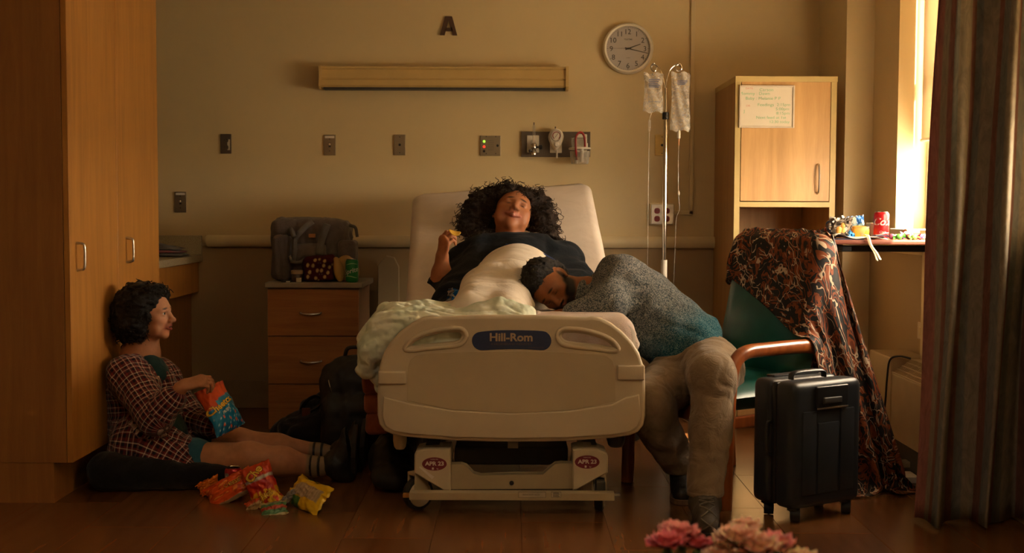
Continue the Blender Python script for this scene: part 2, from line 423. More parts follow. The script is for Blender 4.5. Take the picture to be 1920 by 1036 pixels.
# folded dark cloth on the worktop
M['plaidcloth'] = cloth('folded_check_cloth', (.10, .085, .07), (.03, .03, .035)); M['redcloth'] = cloth('dark_red_cloth', (.22, .03, .04))
def layers(name, label, cat, cx, cy, z, n, w, dpt, th, mats, loc):
    r = thing(name, label, cat, loc)
    for k in range(n):
        pts = []; nu, nv = 22, 16
        for side in (0, 1):
            for i in range(nu):
                for j in range(nv):
                    u = i/(nu-1)*2-1; q = j/(nv-1)*2-1
                    e = (1-abs(u)**6)*(1-abs(q)**6)
                    x = cx+u*w/2*(1-.08*k)+.012*math.sin(q*5+k); y = cy+q*dpt/2*(1-.06*k)+.01*math.sin(u*6+k*2)
                    zz = z+th*(k+.5)+(th*.5*e if side else -th*.5*e)+.012*e*math.sin(u*4+k+q*3)*(k/n) + (th*1.1*e*math.exp(-((u-.35)/.3)**2) if k == n-1 and side else 0)
                    pts.append((x, y, zz))
        b = MB(); h = nu*nv
        b.grid(pts[:h], nu, nv); b.grid(pts[h:], nu, nv)
        b.build('fold', mats[k % len(mats)], r, smooth=True)
    return r
layers('folded_cloth', 'dark folded checked cloth on the speckled worktop', 'cloth', -1.93, 6.45, cz+.001, 3, .36, .22, .016, ['plaidcloth', 'redcloth', 'plaidcloth'], (-1.93, 6.45, cz))

# ================================================================ NIGHTSTAND
M['oak'] = wood('orange_oak', (.25, .10, .026), (.37, .165, .045), 'X', .5)
M['oak_side'] = wood('nightstand_side_oak', (.17, .085, .035), (.24, .12, .05), 'Z', .55)
M['grey_top'] = pmat('grey_laminate_edge', (.22, .19, .15), .5, var=.08)
NY = 6.06; nx0, nx1 = P(502, 650, NY).x, P(673, 650, NY).x; NT_Z = .748; NYB = 6.52
ns = thing('nightstand', 'wooden three drawer nightstand with grey top by the bed', 'nightstand', ((nx0+nx1)/2, 6.3, 0))
MB().box((nx0, NY+.02, 0), (nx1, NYB, NT_Z-.028), .0015, 1).build('body', 'oak_side', ns)
MB().box((nx0-.012, NY-.018, NT_Z-.028), (nx1+.022, NYB, NT_Z), .008, 3).build('worktop', 'grey_top', ns)
zb = [P(580, y, NY).z for y in (541, 630, 720, 806)]
for k in range(3):
    dr = MB().box((nx0+.001, NY, zb[k+1]+.002), (nx1-.001, NY+.02, zb[k]-.002), .0015, 1).build('drawer', 'oak', ns)
    hz = P(583, (587, 677, 762)[k], NY).z; hx = P(583, 600, NY).x
    MB().sweep(spline([(hx-.052, NY+.002, hz+.003), (hx-.046, NY-.016, hz), (hx, NY-.028, hz-.003), (hx+.046, NY-.016, hz), (hx+.052, NY+.002, hz+.003)], 5), .0045, 8).build('handle', 'steel', dr, smooth=True)

# ================================================================ TALL CABINET (right)
M['maple_light'] = wood('light_maple_door', (.42, .225, .075), (.58, .34, .13), 'Z', .45, .7)
M['edgeband'] = pmat('yellow_edge_band', (.50, .37, .14), .5, var=.05)
M['cab_side'] = wood('cabinet_side_maple', (.34, .18, .06), (.44, .25, .09), 'Z', .5)
CY = 6.115; cx0, cx1 = 1.128, P(1567, 300, CY).x; cz1 = P(1470, 143, CY).z; CT = .028
tcab = thing('tall_cabinet', 'tall maple cabinet with yellow edging and open shelf niche', 'cabinet', ((cx0+cx1)/2, 6.4, 0))
MB().box((cx0, CY+.004, 0), (cx0+CT, WD-.002, cz1-CT)).build('side_panel', 'cab_side', tcab)
MB().box((cx1-CT, CY+.004, 0), (cx1, WD-.002, cz1-CT)).build('side_panel', 'cab_side', tcab)
MB().box((cx0+CT, WD-.012, .05), (cx1-CT, WD-.003, cz1-CT)).build('back_panel', 'cab_side', tcab)
MB().box((cx0-.002, CY-.006, cz1-CT), (cx1+.002, WD-.002, cz1), .001).build('top_panel', 'edgeband', tcab)
dz0, dz1 = P(1470, 377, CY).z, P(1470, 153, CY).z; sz = P(1470, 388, CY).z
for z in (dz0-.004, ):
    MB().box((cx0+CT, CY, sz), (cx1-CT, WD-.013, z), .001).build('shelf', 'edgeband', tcab)
MB().box((cx0, CY, 0), (cx0+CT, CY+.004, cz1-CT)).build('edge_strip', 'edgeband', tcab)
MB().box((cx1-CT, CY, 0), (cx1, CY+.004, cz1-CT)).build('edge_strip', 'edgeband', tcab)
MB().box((cx0+CT, CY+.02, .86), (cx1-CT, WD-.013, .885)).build('shelf', 'cab_side', tcab)
d_ = MB().box((cx0+CT+.003, CY-.001, dz0), (cx1-CT-.003, CY+.018, dz1), .0015, 1).build('door', 'maple_light', tcab)
hx = P(1534, 300, CY).x; ha, hb_ = P(1534, 308, CY).z, P(1534, 362, CY).z
MB().sweep(spline([(hx, CY, ha), (hx, CY-.02, ha-.01), (hx, CY-.03, (ha+hb_)/2), (hx, CY-.02, hb_+.01), (hx, CY, hb_)], 6), .005, 8).build('handle', 'steel', d_, smooth=True)
d2 = MB().box((cx0+CT+.003, CY-.001, .06), (cx1-CT-.003, CY+.018, .855), .0015, 1).build('door', 'maple_light', tcab)
MB().sweep(spline([(hx, CY, .70), (hx, CY-.02, .69), (hx, CY-.03, .64), (hx, CY-.02, .59), (hx, CY, .58)], 6), .005, 8).build('handle', 'steel', d2, smooth=True)
# whiteboard stuck on its door
M['wb'] = pmat('whiteboard_face', (.66, .60, .50), .25, var=.02); M['wbframe'] = pmat('whiteboard_frame', (.55, .47, .38), .4)
M['green_ink'] = pmat('green_marker', (.16, .42, .22), .6, var=.2); M['red_ink'] = pmat('red_marker', (.5, .16, .13), .6, var=.2)
y = CY-.001; a, c = P(1386, 160, y), P(1488.5, 240, y)
wb = thing('whiteboard', 'small whiteboard with green handwriting on the cabinet door', 'whiteboard', (a.x, y, c.z))
MB().box((a.x+.004, y-.006, c.z+.004), (c.x-.004, y-.0004, a.z-.004)).build('board', 'wb', wb)
b = MB(); t = .009
b.box((a.x, y-.012, c.z), (a.x+t, y-.0004, a.z), .002).box((c.x-t, y-.012, c.z), (c.x, y-.0004, a.z), .002)
b.box((a.x+t, y-.012, a.z-t), (c.x-t, y-.0004, a.z), .002).box((a.x+t, y-.012, c.z), (c.x-t, y-.0004, c.z+t), .002)
b.build('frame', 'wbframe', wb)
def wtext(s, px, py, size, m, b): b.text(s, P(px, py, y-.0065), size, sx=1.15, depth=.0004, bold=-.004)
bb = [MB(), MB()]
for s, px, py, m_, z in (('Carson', 1437, 168, 0, .021), ('Mommy : Dawn', 1415, 175, 0, .021), ('Baby : Melanie P P', 1431, 184, 0, .021), ('Feedings', 1436, 196, 0, .021), ('2:15pm', 1469, 196, 0, .02),
        ('5:00pm', 1467, 204, 0, .02), ('8:15pm', 1468, 212, 0, .02), ('Next feed at 1st', 1446, 220, 0, .02), ('12:30 today', 1462, 228, 0, .019), ('J', 1395, 208, 0, .02), ('DATE', 1405, 165.5, 1, .013), ('DR', 1403, 198, 1, .013)):
    wtext(s, px, py, z, 0, bb[m_])


bb[0].build('green_handwriting', 'green_ink', wb, recalc=False, kind='stuff'); bb[1].build('red_handwriting', 'red_ink', wb, recalc=False, kind='stuff')
# added blind: stops the sun and diffuses light at the unseen fill window
m = NT('fill_blind'); tl = m.n('BsdfTranslucent'); tl.inputs[0].default_value = (.62, .56, .46, 1); mx = m.n('MixShader'); mx.inputs[0].default_value = .4
m.base((.8, .75, .65), .8); m.l(m.b.outputs[0], mx.inputs[1]); m.l(tl.outputs[0], mx.inputs[2]); m.l(mx.outputs[0], m.out.inputs[0]); M['sheer'] = m.m
b2_ = thing('fill_blind', 'added sheer white blind diffusing the light of the unseen fill window', 'blind', (1.95, 1.75, 1.05))
MB().box((1.947, .64, 1.05), (1.9485, 2.87, 2.5)).build('shade', 'sheer', b2_)
MB().cyl((1.948, .64, 1.05), (1.948, 2.87, 1.05), .008, n=8).build('hem_bar', 'white_paint', b2_)
# lower wall in a darker paint
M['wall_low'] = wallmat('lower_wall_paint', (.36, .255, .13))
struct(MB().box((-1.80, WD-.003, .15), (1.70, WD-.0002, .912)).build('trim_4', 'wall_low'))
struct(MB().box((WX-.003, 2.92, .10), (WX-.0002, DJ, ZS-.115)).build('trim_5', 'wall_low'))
# ================================================================ THINGS ON THE BACK WALL
WY = WD - .0005
M['plate_steel'] = pmat('plate_steel', (.33, .27, .19), .38, .75, var=.08); M['plate_cream'] = pmat('plate_cream', (.55, .47, .34), .45, var=.04)
M['black'] = pmat('black_plastic', (.012, .012, .013), .4); M['dark'] = pmat('dark_grey_plastic', (.045, .042, .04), .45)
M['yellow_plate'] = pmat('ivory_yellow_plate', (.62, .42, .12), .45); M['socket_red'] = pmat('red_socket', (.22, .018, .02), .4)
M['white_pl'] = pmat('white_plastic', (.68, .63, .55), .4, var=.04); M['bronze'] = pmat('bronze_letter', (.075, .035, .018), .5)
M['lamp_beige'] = pmat('beige_lamp_enamel', (.56, .39, .15), .45, var=.04); M['chrome'] = pmat('chrome', (.6, .57, .53), .14, 1)
M['grey_anod'] = pmat('grey_gas_rail', (.12, .095, .075), .45, .4); M['red_tube'] = pmat('red_rubber_tube', (.30, .012, .015), .35)
m = NT('clear_plastic'); tr = m.n('BsdfTransparent'); tr.inputs[0].default_value = (.93, .91, .88, 1); mx = m.n('MixShader')
lw = m.n('LayerWeight'); lw.inputs[0].default_value = .45
rr_ = m.n('MapRange'); m.l(lw.outputs['Facing'], rr_.inputs[0]); rr_.inputs['To Min'].default_value = .10; rr_.inputs['To Max'].default_value = .62
m.l(rr_.outputs[0], mx.inputs[0]); m.l(tr.outputs[0], mx.inputs[1])
m.base((.80, .77, .72), .12, 0, .6); m.l(m.b.outputs[0], mx.inputs[2]); m.l(mx.outputs[0], m.out.inputs[0]); M['clear'] = m.m
m = NT('soft_vinyl_bag'); v = m.coord(); tr = m.n('BsdfTransparent'); tr.inputs[0].default_value = (.95, .93, .9, 1); mx = m.n('MixShader')
rr_ = m.ramp(m.noise(v, 38, 4, .6, 1.5), [(.35, .16), (.7, .5)]); m.l(rr_, mx.inputs[0]); m.l(tr.outputs[0], mx.inputs[1])
m.base((.78, .74, .68), .15, 0, .6); m.bump(m.noise(v, 30, 3, .5, 1), .6, .01); m.l(m.b.outputs[0], mx.inputs[2]); m.l(mx.outputs[0], m.out.inputs[0]); M['ivbag'] = m.m

def px_rect(x0, y0, x1, y1, d=WD):
    a, c = P(x0, y0, d), P(x1, y1, d); return a.x, c.x, c.z, a.z      # x0, x1, z0, z1
def plate(name, label, cat, r, mt, th=.007, extra=None):
    x0, x1, z0, z1 = px_rect(*r); t = thing(name, label, cat, ((x0+x1)/2, WY, z0))
    MB().box((x0, WY-th, z0), (x1, WY, z1), .003, 2).build('cover_plate', mt, t)
    if extra: extra(t, x0, x1, z0, z1, WY-th)
    return t
def screws(t, x, zs, y):
    for z in zs: MB().cyl((x, y+.001, z), (x, y-.0015, z), .003, n=10).build('screw', 'dark', t)
def ex_toggle(t, x0, x1, z0, z1, y):
    cx, cz = (x0+x1)/2, (z0+z1)/2; MB().box((cx-.006, y-.001, cz-.013), (cx+.006, y+.001, cz+.013)).build('slot', 'dark', t)
    MB().box((cx-.004, y-.014, cz-.002), (cx+.004, y, cz+.010), .0015).build('toggle', 'plate_cream', t)
    screws(t, cx, (cz-.033, cz+.033), y); MB().box((x0+.008, y-.001, z1-.019), (x1-.008, y+.0005, z1-.007)).build('name_strip', 'white_pl', t)
def ex_jack(t, x0, x1, z0, z1, y):
    cx, cz = (x0+x1)/2, (z0+z1)/2; MB().cyl((cx, y+.001, cz), (cx, y-.004, cz), .007, n=14).build('jack', 'black', t); screws(t, cx, (z0+.014, z1-.014), y)
def ex_socket(t, x0, x1, z0, z1, y):
    cx, cz = (x0+x1)/2, (z0+z1)/2
    for dz in (-.02, .02):
        s_ = MB().prism(rrect(.030, .026, .010), .003, o=(cx, y+.0005, cz+dz)).build('socket', 'grey_anod', t)
        for dx in (-.006, .006): MB().box((cx+dx-.0012, y-.0034, cz+dz-.002), (cx+dx+.0012, y-.002, cz+dz+.006)).build('slot', 'black', s_)
    MB().box((x1-.022, y-.001, z0+.02), (x1-.008, y+.0005, z1-.03)).build('label_strip', 'plate_cream', t)
plate('wall_socket', 'brown socket plate nearest the wardrobe in the row of wall plates', 'socket', (413.5, 251, 434.5, 288), 'grey_anod', extra=ex_socket)
plate('wall_switch', 'steel toggle switch plate under the left end of the wall lamp', 'switch', (607, 252.5, 630, 291), 'plate_steel', extra=ex_toggle)
plate('jack_plate', 'steel plate with one round black jack in the upper wall row', 'wall plate', (738.5, 252, 761, 291), 'plate_steel', extra=ex_jack)
plate('wall_switch', 'steel toggle switch plate above the speckled worktop', 'switch', (327.5, 359, 350.5, 398), 'plate_steel', extra=ex_toggle)
def ex_y(t, x0, x1, z0, z1, y):
    cz = (z0+z1)/2; cx = (x0+x1)/2; MB().cyl((cx, y+.001, cz), (cx, y-.003, cz), .007, n=14).build('jack', 'black', t); screws(t, cx, (z0+.012, z1-.012), y)
plate('jack_plate', 'yellow wall plate with a black jack behind the drip stand', 'wall plate', (1228, 252.5, 1254, 291.5), 'yellow_plate', extra=ex_y)
# nurse call panel
def ex_call(t, x0, x1, z0, z1, y):
    for zz, nm, mt in ((z1-.033, 'green_lamp', 'led_green'), (z1-.062, 'red_lamp', 'led_red')):
        MB().lathe([(.0075, 0), (.0075, .002), (.005, .0045), (0, .0055)], (x0+.023, y, zz), 14, ax=(0, -1, 0)).build(nm, mt, t, smooth=True)
    MB().cyl((x0+.023, y+.001, z1-.087), (x0+.023, y-.004, z1-.087), .007, n=14).build('button', 'black', t)
    MB().cyl((x1-.018, y+.001, (z0+z1)/2), (x1-.018, y-.005, (z0+z1)/2), .007, n=14).build('jack', 'black', t)
    for k in range(6): MB().box((x0+.042+.003*(k % 2), y-.0008, z1-.03-.010*k), (x0+.078, y+.0005, z1-.0285-.010*k)).build('slot', 'grey_anod', t)
    for dx in (.035, .088):
        for dz in (.012, .106): MB().cyl((x0+dx, y+.001, z0+dz), (x0+dx, y-.0015, z0+dz), .003, n=8).build('screw', 'dark', t)
for nm, c in (('led_green', (.5, 1.0, .08)), ('led_red', (1.0, .06, .03))):
    m = NT(nm); m.base(c, .4); m.b.inputs['Emission Color'].default_value = (*c, 1); m.b.inputs['Emission Strength'].default_value = .7; M[nm] = m.m
plate('nurse_call_panel', 'square steel panel with green and red indicator lamps above the bed', 'panel', (900, 254, 939, 292), 'plate_steel', .008, ex_call)
# red four-way socket box
x0, x1, z0, z1 = px_rect(1217, 381, 1262, 422)
t = thing('emergency_socket_box', 'surface box with four red sockets at the foot of the raceway', 'socket', ((x0+x1)/2, WY, z0))
MB().box((x0, WY-.03, z0), (x1, WY, z1), .004).build('back_box', 'trim', t)
MB().box((x0+.008, WY-.036, z0+.006), (x1-.002, WY-.029, z1-.006), .002).build('cover_plate', 'steel', t)
for dx in (.041, .095):
    for dz in (.036, .080):
        s_ = MB().prism(rrect(.032, .032, .013), .004, o=(x0+dx, WY-.0355, z0+dz)).build('socket', 'socket_red', t)
        for q in (-.006, .006): MB().box((x0+dx+q-.0012, WY-.0402, z0+dz-.003), (x0+dx+q+.0012, WY-.039, z0+dz+.006)).build('slot', 'black', s_)
# right wall outlet (near the curtain)
py_, pz_ = 5.28, P(1735, 625, 5.28).z
t = thing('wall_socket', 'cream socket plate low on the window wall beside the curtain', 'socket', (WX, 5.35, pz_-.05))
MB().box((WX-.008, 5.29, pz_-.035), (WX-.0005, 5.41, pz_+.04), .003).build('cover_plate', 'plate_cream', t)
for q in (5.325, 5.375): MB().box((WX-.010, q-.012, pz_-.016), (WX-.007, q+.012, pz_+.020), .004).build('socket', 'trim', t)

# letter A
b = MB(); x0, x1, z0, z1 = px_rect(825, 31, 857.5, 66.5)
w_, h_ = x1-x0, z1-z0; s = .27*w_; cx = (x0+x1)/2
outer = [(x0, z0), (x0+s, z0), (x0+s+.13*w_*.8, z0+.22*h_), (x1-s-.13*w_*.8, z0+.22*h_), (x1-s, z0), (x1, z0), (cx+.20*w_, z1), (cx-.20*w_, z1)]
bar0, bar1 = z0+.22*h_, z0+.40*h_
def seg(poly): b.prism([(p[0], p[1]) for p in poly], .010, o=(0, WY-.0003, 0))
ax = lambda z: x0+s+ (z-z0)/h_*(cx-.0-x0-s)
xi = lambda z: x0 + s + (z-z0)/(.78*h_)*(cx-(x0+s))
seg([(x0, z0), (x0+s, z0), (xi(z0+.78*h_), z0+.78*h_), (cx, z1), (cx-.20*w_, z1)])
seg([(x1, z0), (x1-s, z0), (2*cx-xi(z0+.78*h_), z0+.78*h_), (cx, z1), (cx+.20*w_, z1)])
seg([(xi(bar0)-.01, bar0), (2*cx-xi(bar0)+.01, bar0), (2*cx-xi(bar1)+.008, bar1), (xi(bar1)-.008, bar1)])
tag(b.build('wall_letter', 'bronze'), 'dark bronze capital letter A fixed above the wall lamp', 'letter')

# over-bed wall lamp
x0, x1, z0, z1 = px_rect(603.5, 127, 1064, 171); yb = WY-.105
lt = thing('wall_lamp', 'long beige wall lamp over the bed', 'lamp', ((x0+x1)/2, WY, z0))
prof = [(0, z0+.012), (.085, z0+.010), (.10, z0+.02), (.094, z0+.048), (.088, z0+.054), (.094, z0+.060), (.088, z1-.02), (.098, z1-.012), (.098, z1-.003), (0, z1-.003)]
MB().prism(prof, Vector((x1-x0-.02, 0, 0)), o=(x0+.01, WY, 0), u=(0, -1, 0), v=(0, 0, 1)).build('housing', 'lamp_beige', lt)
for xa, xb in ((x0, x0+.012), (x1-.014, x1+.001)):
    MB().prism([(0, z0), (.095, z0), (.112, z0+.014), (.104, z0+.052), (.110, z1), (0, z1)], Vector((xb-xa, 0, 0)), o=(xa, WY, 0), u=(0, -1, 0), v=(0, 0, 1)).build('end_cap', 'lamp_beige', lt)
MB().box((x0+.02, WY-.084, z0-.001), (x1-.02, WY-.01, z0+.010)).build('grille', 'dark', lt)

# wall clock
c = P(1177, 92, WD); R_ = .141
ck = thing('wall_clock', 'round white wall clock with black numerals', 'clock', (c.x, WY, c.z-R_))
ax = (0, -1, 0)
MB().lathe([(R_*.97, 0), (R_, .012), (R_*.985, .034), (R_*.93, .043), (R_*.865, .040), (R_*.85, .024), (R_*.85, .010), (0, .010)], (c.x, WY, c.z), 56, ax=ax).build('case', 'white_paint', ck, smooth=True)
M['clock_face'] = pmat('clock_dial', (.50, .47, .46), .5, var=.03)
MB().lathe([(R_*.855, .018), (0, .018)], (c.x, WY, c.z), 48, ax=ax).build('dial', 'clock_face', ck)
M['ink'] = pmat('black_print', (.02, .018, .016), .6)
yy = WY-.0195
for k in range(1, 13):
    a = math.radians(90-30*k); b = MB().text(str(k), (c.x+math.cos(a)*R_*.66, yy, c.z+math.sin(a)*R_*.66), .040, depth=.0002, bold=.0)
    b.build('numeral', 'ink', ck, recalc=False)
for k in range(60):
    a = math.radians(6*k); r0 = .77 if k % 5 == 0 else .80; u = Vector((math.cos(a), 0, math.sin(a))); t_ = Vector((-math.sin(a), 0, math.cos(a)))*(.0010 if k % 5 == 0 else .0005)
    cc = Vector((c.x, yy, c.z)); p0, p1 = cc+u*R_*r0, cc+u*R_*.835
    b = MB() if k == 0 else b; b._add([p0-t_, p0+t_, p1+t_, p1-t_], [(0, 1, 2, 3)])
b.build('minute_marks', 'ink', ck, recalc=False, kind='stuff')
b = MB().text('TELETIME', (c.x, yy, c.z+R_*.36), .011, depth=.0002, bold=.01); b.build('lettering', 'ink', ck, recalc=False)
b = MB().text('QUARTZ', (c.x, yy, c.z-R_*.36), .006, depth=.0002); b.build('lettering', 'ink', ck, recalc=False)
def hand(ang, L, wd, back, y, mt, nm):
    a = math.radians(ang); u = Vector((math.cos(a), 0, math.sin(a))); t_ = Vector((-math.sin(a), 0, math.cos(a)))*wd; cc = Vector((c.x, y, c.z))
    q = [cc-u*back-t_, cc+u*L-t_*.6, cc+u*L+t_*.6, cc-u*back+t_]; n = Vector((0, -.0015, 0))
    MB()._add(q+[p+n for p in q], [(0, 1, 2, 3), (4, 5, 6, 7), (0, 1, 5, 4), (1, 2, 6, 5), (2, 3, 7, 6), (3, 0, 4, 7)]).build(nm, mt, ck)
hand(20, .072, .0032, .016, WY-.022, 'ink', 'hour_hand'); hand(-13.5, .112, .0026, .018, WY-.0245, 'ink', 'minute_hand'); hand(180, .105, .0008, .02, WY-.027, 'bronze', 'second_hand')
MB().cyl((c.x, WY-.018, c.z), (c.x, WY-.03, c.z), .005, n=12).build('hub', 'ink', ck)
MB().lathe([(R_*.86, .0385), (R_*.5, .0385), (0, .0385)], (c.x, WY, c.z), 40, ax=ax).build('glass_cover', 'glass', ck)

# medical gas rail and what hangs on it
x0, x1, z0, z1 = px_rect(977.5, 246.5, 1106.5, 294.5)
gr = thing('gas_rail_panel', 'dark grey medical gas panel on the wall above the bed', 'panel', ((x0+x1)/2, WY, z0))
MB().box((x0, WY-.012, z0), (x1, WY, z1), .002).build('back_plate', 'grey_anod', gr)
for xa, ya, xb, yb_ in ((988, 254, 1010.5, 286), (1031, 268, 1053, 287), (1080, 252, 1100, 286)):
    a0, a1, q0, q1 = px_rect(xa, ya, xb, yb_)
    o_ = MB().box((a0, WY-.022, q0), (a1, WY-.0115, q1), .003).build('outlet_plate', 'white_pl', gr)
    MB().cyl(((a0+a1)/2, WY-.021, (q0+q1)/2+.005), ((a0+a1)/2, WY-.027, (q0+q1)/2+.005), .018, n=18).build('outlet_ring', 'steel', o_, smooth='auto')
# flow meter
q = P(1001, 275, WY-.05); y = WY-.05
fm = thing('oxygen_flow_meter', 'oxygen flow meter with slender clear tube and black knob', 'flow meter', (q.x, y, q.z-.04))
MB().cyl((q.x, WY-.022, q.z-.005), (q.x, y-.012, q.z-.005), .012, n=14).build('adapter', 'chrome', fm, smooth='auto')
MB().lathe([(.014, -.045), (.016, -.03), (.011, -.018), (.015, -.010), (.015, .014), (.010, .02)], (q.x, y, q.z), 16).build('body', 'chrome', fm, smooth='auto')
MB().lathe([(.011, .018), (.0075, .026), (.0065, .115), (.004, .122)], (q.x, y, q.z), 14).build('tube', 'clear', fm, smooth=True)
MB().cyl((q.x, y, q.z+.12), (q.x, y, q.z+.134), .0035, n=10).build('cap', 'bronze', fm)
MB().lathe([(.005, .0), (.005, .016), (.013, .018), (.014, .034), (.010, .037), (0, .037)], (q.x+.01, y, q.z-.002), 16, ax=(1, 0, 0)).build('knob', 'black', fm, smooth='auto')
MB().lathe([(.0085, 0), (.0085, .009), (.006, .012), (0, .012)], (q.x-.016, y-.004, q.z-.02), 12, ax=(-1, -.3, -.4)).build('nut', 'dark', fm)
# suction regulator
q = P(1042.5, 258, WY-.06); y = WY-.022
sr = thing('suction_regulator', 'white teardrop suction regulator with round dial on the gas panel', 'regulator', (q.x, WY-.02, q.z-.07))
pts = []; N_ = 28
for k in range(N_):
    a = 2*PI*k/N_; r = .042 if math.sin(a) > 0 else .042*(1-.45*(-math.sin(a))**1.5)
    pts.append((r*math.cos(a), (.046 if math.sin(a) > 0 else .072)*math.sin(a)))
MB().prism(pts, .055, o=(q.x, y, q.z+.004), bev=.008).build('casing', 'white_pl', sr, smooth='auto')
yf = y-.055
MB().lathe([(.031, -.002), (.031, .006), (.027, .007), (.026, .003), (0, .003)], (q.x+.002, yf, q.z+.010), 30, ax=ax).build('dial_rim', 'steel', sr, smooth='auto')
MB().lathe([(.026, .0042), (.0, .0042)], (q.x+.002, yf, q.z+.010), 30, ax=ax).build('dial', 'white_pl', sr)
b = MB(); nn = 30
for k in range(nn):
    a0, a1 = 2*PI*k/nn*.8-PI*.3, 2*PI*(k+1)/nn*.8-PI*.3
    f = lambda a, r: (q.x+.002+r*math.cos(a), yf-.0048, q.z+.010+r*math.sin(a)); b._add([f(a0, .018), f(a1, .018), f(a1, .0225), f(a0, .0225)], [(0, 1, 2, 3)])
b.build('dial_scale', 'socket_red', sr, recalc=False)
MB().sweep([(q.x-.006, yf-.0052, q.z), (q.x+.010, yf-.0052, q.z+.022)], .0011, 6).build('needle', 'ink', sr)
MB().lathe([(.018, 0), (.018, .004), (.013, .006), (.012, .022), (.009, .025), (0, .025)], (q.x+.003, yf, q.z-.040), 20, ax=ax).build('knob', 'white_pl', sr, smooth='auto')
MB().sweep([(q.x+.004, yf+.025, q.z-.06), (q.x+.006, yf+.022, q.z-.085), (q.x+.005, yf+.022, q.z-.112)], .005, 10).build('hose_barb', 'white_pl', sr, smooth='auto')
MB().sweep([(q.x-.003, yf+.03, q.z+.048), (q.x-.003, yf+.03, q.z+.062)], .004, 8).build('cap', 'bronze', sr)
# suction canister
ca = P(1087, 284, WY-.09); y = WY-.095
sc = thing('suction_canister', 'clear suction jar with looped red tube hanging from the gas panel', 'canister', (ca.x, y, ca.z-.07))
MB().lathe([(.046, -.068), (.050, -.062), (.055, .0), (.053, .001), (.048, -.060), (.044, -.065), (0, -.065)], (ca.x, y, ca.z), 30).build('jar', 'clear', sc, smooth='auto')
MB().lathe([(.0, .004), (.055, .004), (.062, .002), (.062, -.006), (.056, -.006), (.056, .0), (.0, .0)], (ca.x, y, ca.z+.018), 30).build('lid', 'white_pl', sc, smooth='auto')
MB().lathe([(.036, .0), (.040, .048), (.044, .052), (.038, .054), (.0, .054)], (ca.x-.008, y, ca.z+.022), 26).build('upper_cup', 'clear', sc, smooth='auto')
MB().cyl((ca.x+.012, y, ca.z+.016), (ca.x+.012, y, ca.z-.058), .011, n=16).build('float_tube', 'white_pl', sc, smooth='auto')
MB().cyl((ca.x-.02, y-.02, ca.z-.066), (ca.x-.02, y-.02, ca.z-.048), .009, n=14).build('float', 'white_pl', sc, smooth='auto')
x_, z_ = ca.x, ca.z
MB().sweep(spline([(x_-.018, y-.03, z_-.045), (x_-.024, y-.055, z_-.0), (x_-.026, y-.060, z_+.06), (x_-.018, y-.058, z_+.088), (x_+.0, y-.056, z_+.102), (x_+.017, y-.054, z_+.088), (x_+.024, y-.052, z_+.06), (x_+.026, y-.045, z_+.024)], 8), .0062, 12).build('red_tube', 'red_tube', sc, smooth=True)
MB().box((ca.x-.03, y, ca.z+.012), (ca.x+.045, WY-.011, ca.z+.02), .002).build('bracket', 'white_pl', sc)
MB().cyl((ca.x+.035, y-.01, ca.z+.022), (ca.x+.035, y-.01, ca.z+.045), .008, n=12).build('port', 'white_pl', sc)

# ================================================================ DRIP STAND
IVD = 6.0
pt, pb = P(1248, 210, IVD), P(1246, 600, IVD); ix = pt.x
iv = thing('drip_stand', 'chrome drip stand with two curled hooks behind the sleeping man', 'drip stand', (ix, IVD, 0))
zmid = P(1247, 487, IVD).z; zc = P(1247, 217, IVD).z
MB().cyl((ix, IVD, .10), (ix, IVD, zmid), .0155, n=16).build('lower_pole', 'white_pl', iv, smooth='auto')
MB().cyl((ix, IVD, zmid), (ix, IVD, zc), .011, n=16).build('pole', 'chrome', iv, smooth='auto')
MB().lathe([(.014, -.018), (.017, -.016), (.017, .016), (.014, .018)], (ix, IVD, zc), 18).build('clamp', 'black', iv, smooth='auto')
MB().cyl((ix, IVD-.014, zc-.004), (ix, IVD-.021, zc-.004), .004, n=10).build('clamp_screw', 'chrome', iv)
ztop = P(1247, 165, IVD).z
MB().cyl((ix, IVD, zc), (ix, IVD, ztop), .006, n=12).build('inner_pole', 'chrome', iv, smooth='auto')
for sgn in (-1, 1):
    pz = [(1247, 168), (1250 if sgn > 0 else 1244, 150), (1257 if sgn > 0 else 1238, 130), (1270 if sgn > 0 else 1227, 119.5)]
    pts = [P(a, b_, IVD) for a, b_ in pz]
    cc = P(1272 if sgn > 0 else 1226, 127, IVD)
    for k in range(14):
        a = math.radians(90 - sgn*k*33) ; r = .020-.0004*k
        pts.append(Vector((cc.x + r*math.cos(a)*.8, IVD-.012+.0015*k, cc.z+r*math.sin(a))))
    MB().sweep(spline(pts, 4), .0030, 8).build('hook', 'chrome', iv, smooth=True)
for k in range(5):
    a = 2*PI*k/5+.3; e = Vector((ix+.27*math.cos(a), IVD+.27*math.sin(a), .075))
    lg = MB().sweep([(ix, IVD, .12), ((ix+e.x)/2, (IVD+e.y)/2, .11), e], [.02, .016, .012], 10).build('leg', 'dark', iv, smooth='auto')
    MB().cyl((e.x, e.y-.011, .032), (e.x, e.y+.011, .032), .032, n=16).build('caster', 'black', lg, smooth='auto')
MB().cyl((ix, IVD, .08), (ix, IVD, .15), .035, .02, 16).build('hub', 'dark', iv, smooth='auto')
M['bag_print'] = pmat('blue_bag_print', (.10, .11, .20), .5); M['amber'] = pmat('amber_port', (.5, .22, .08), .3)
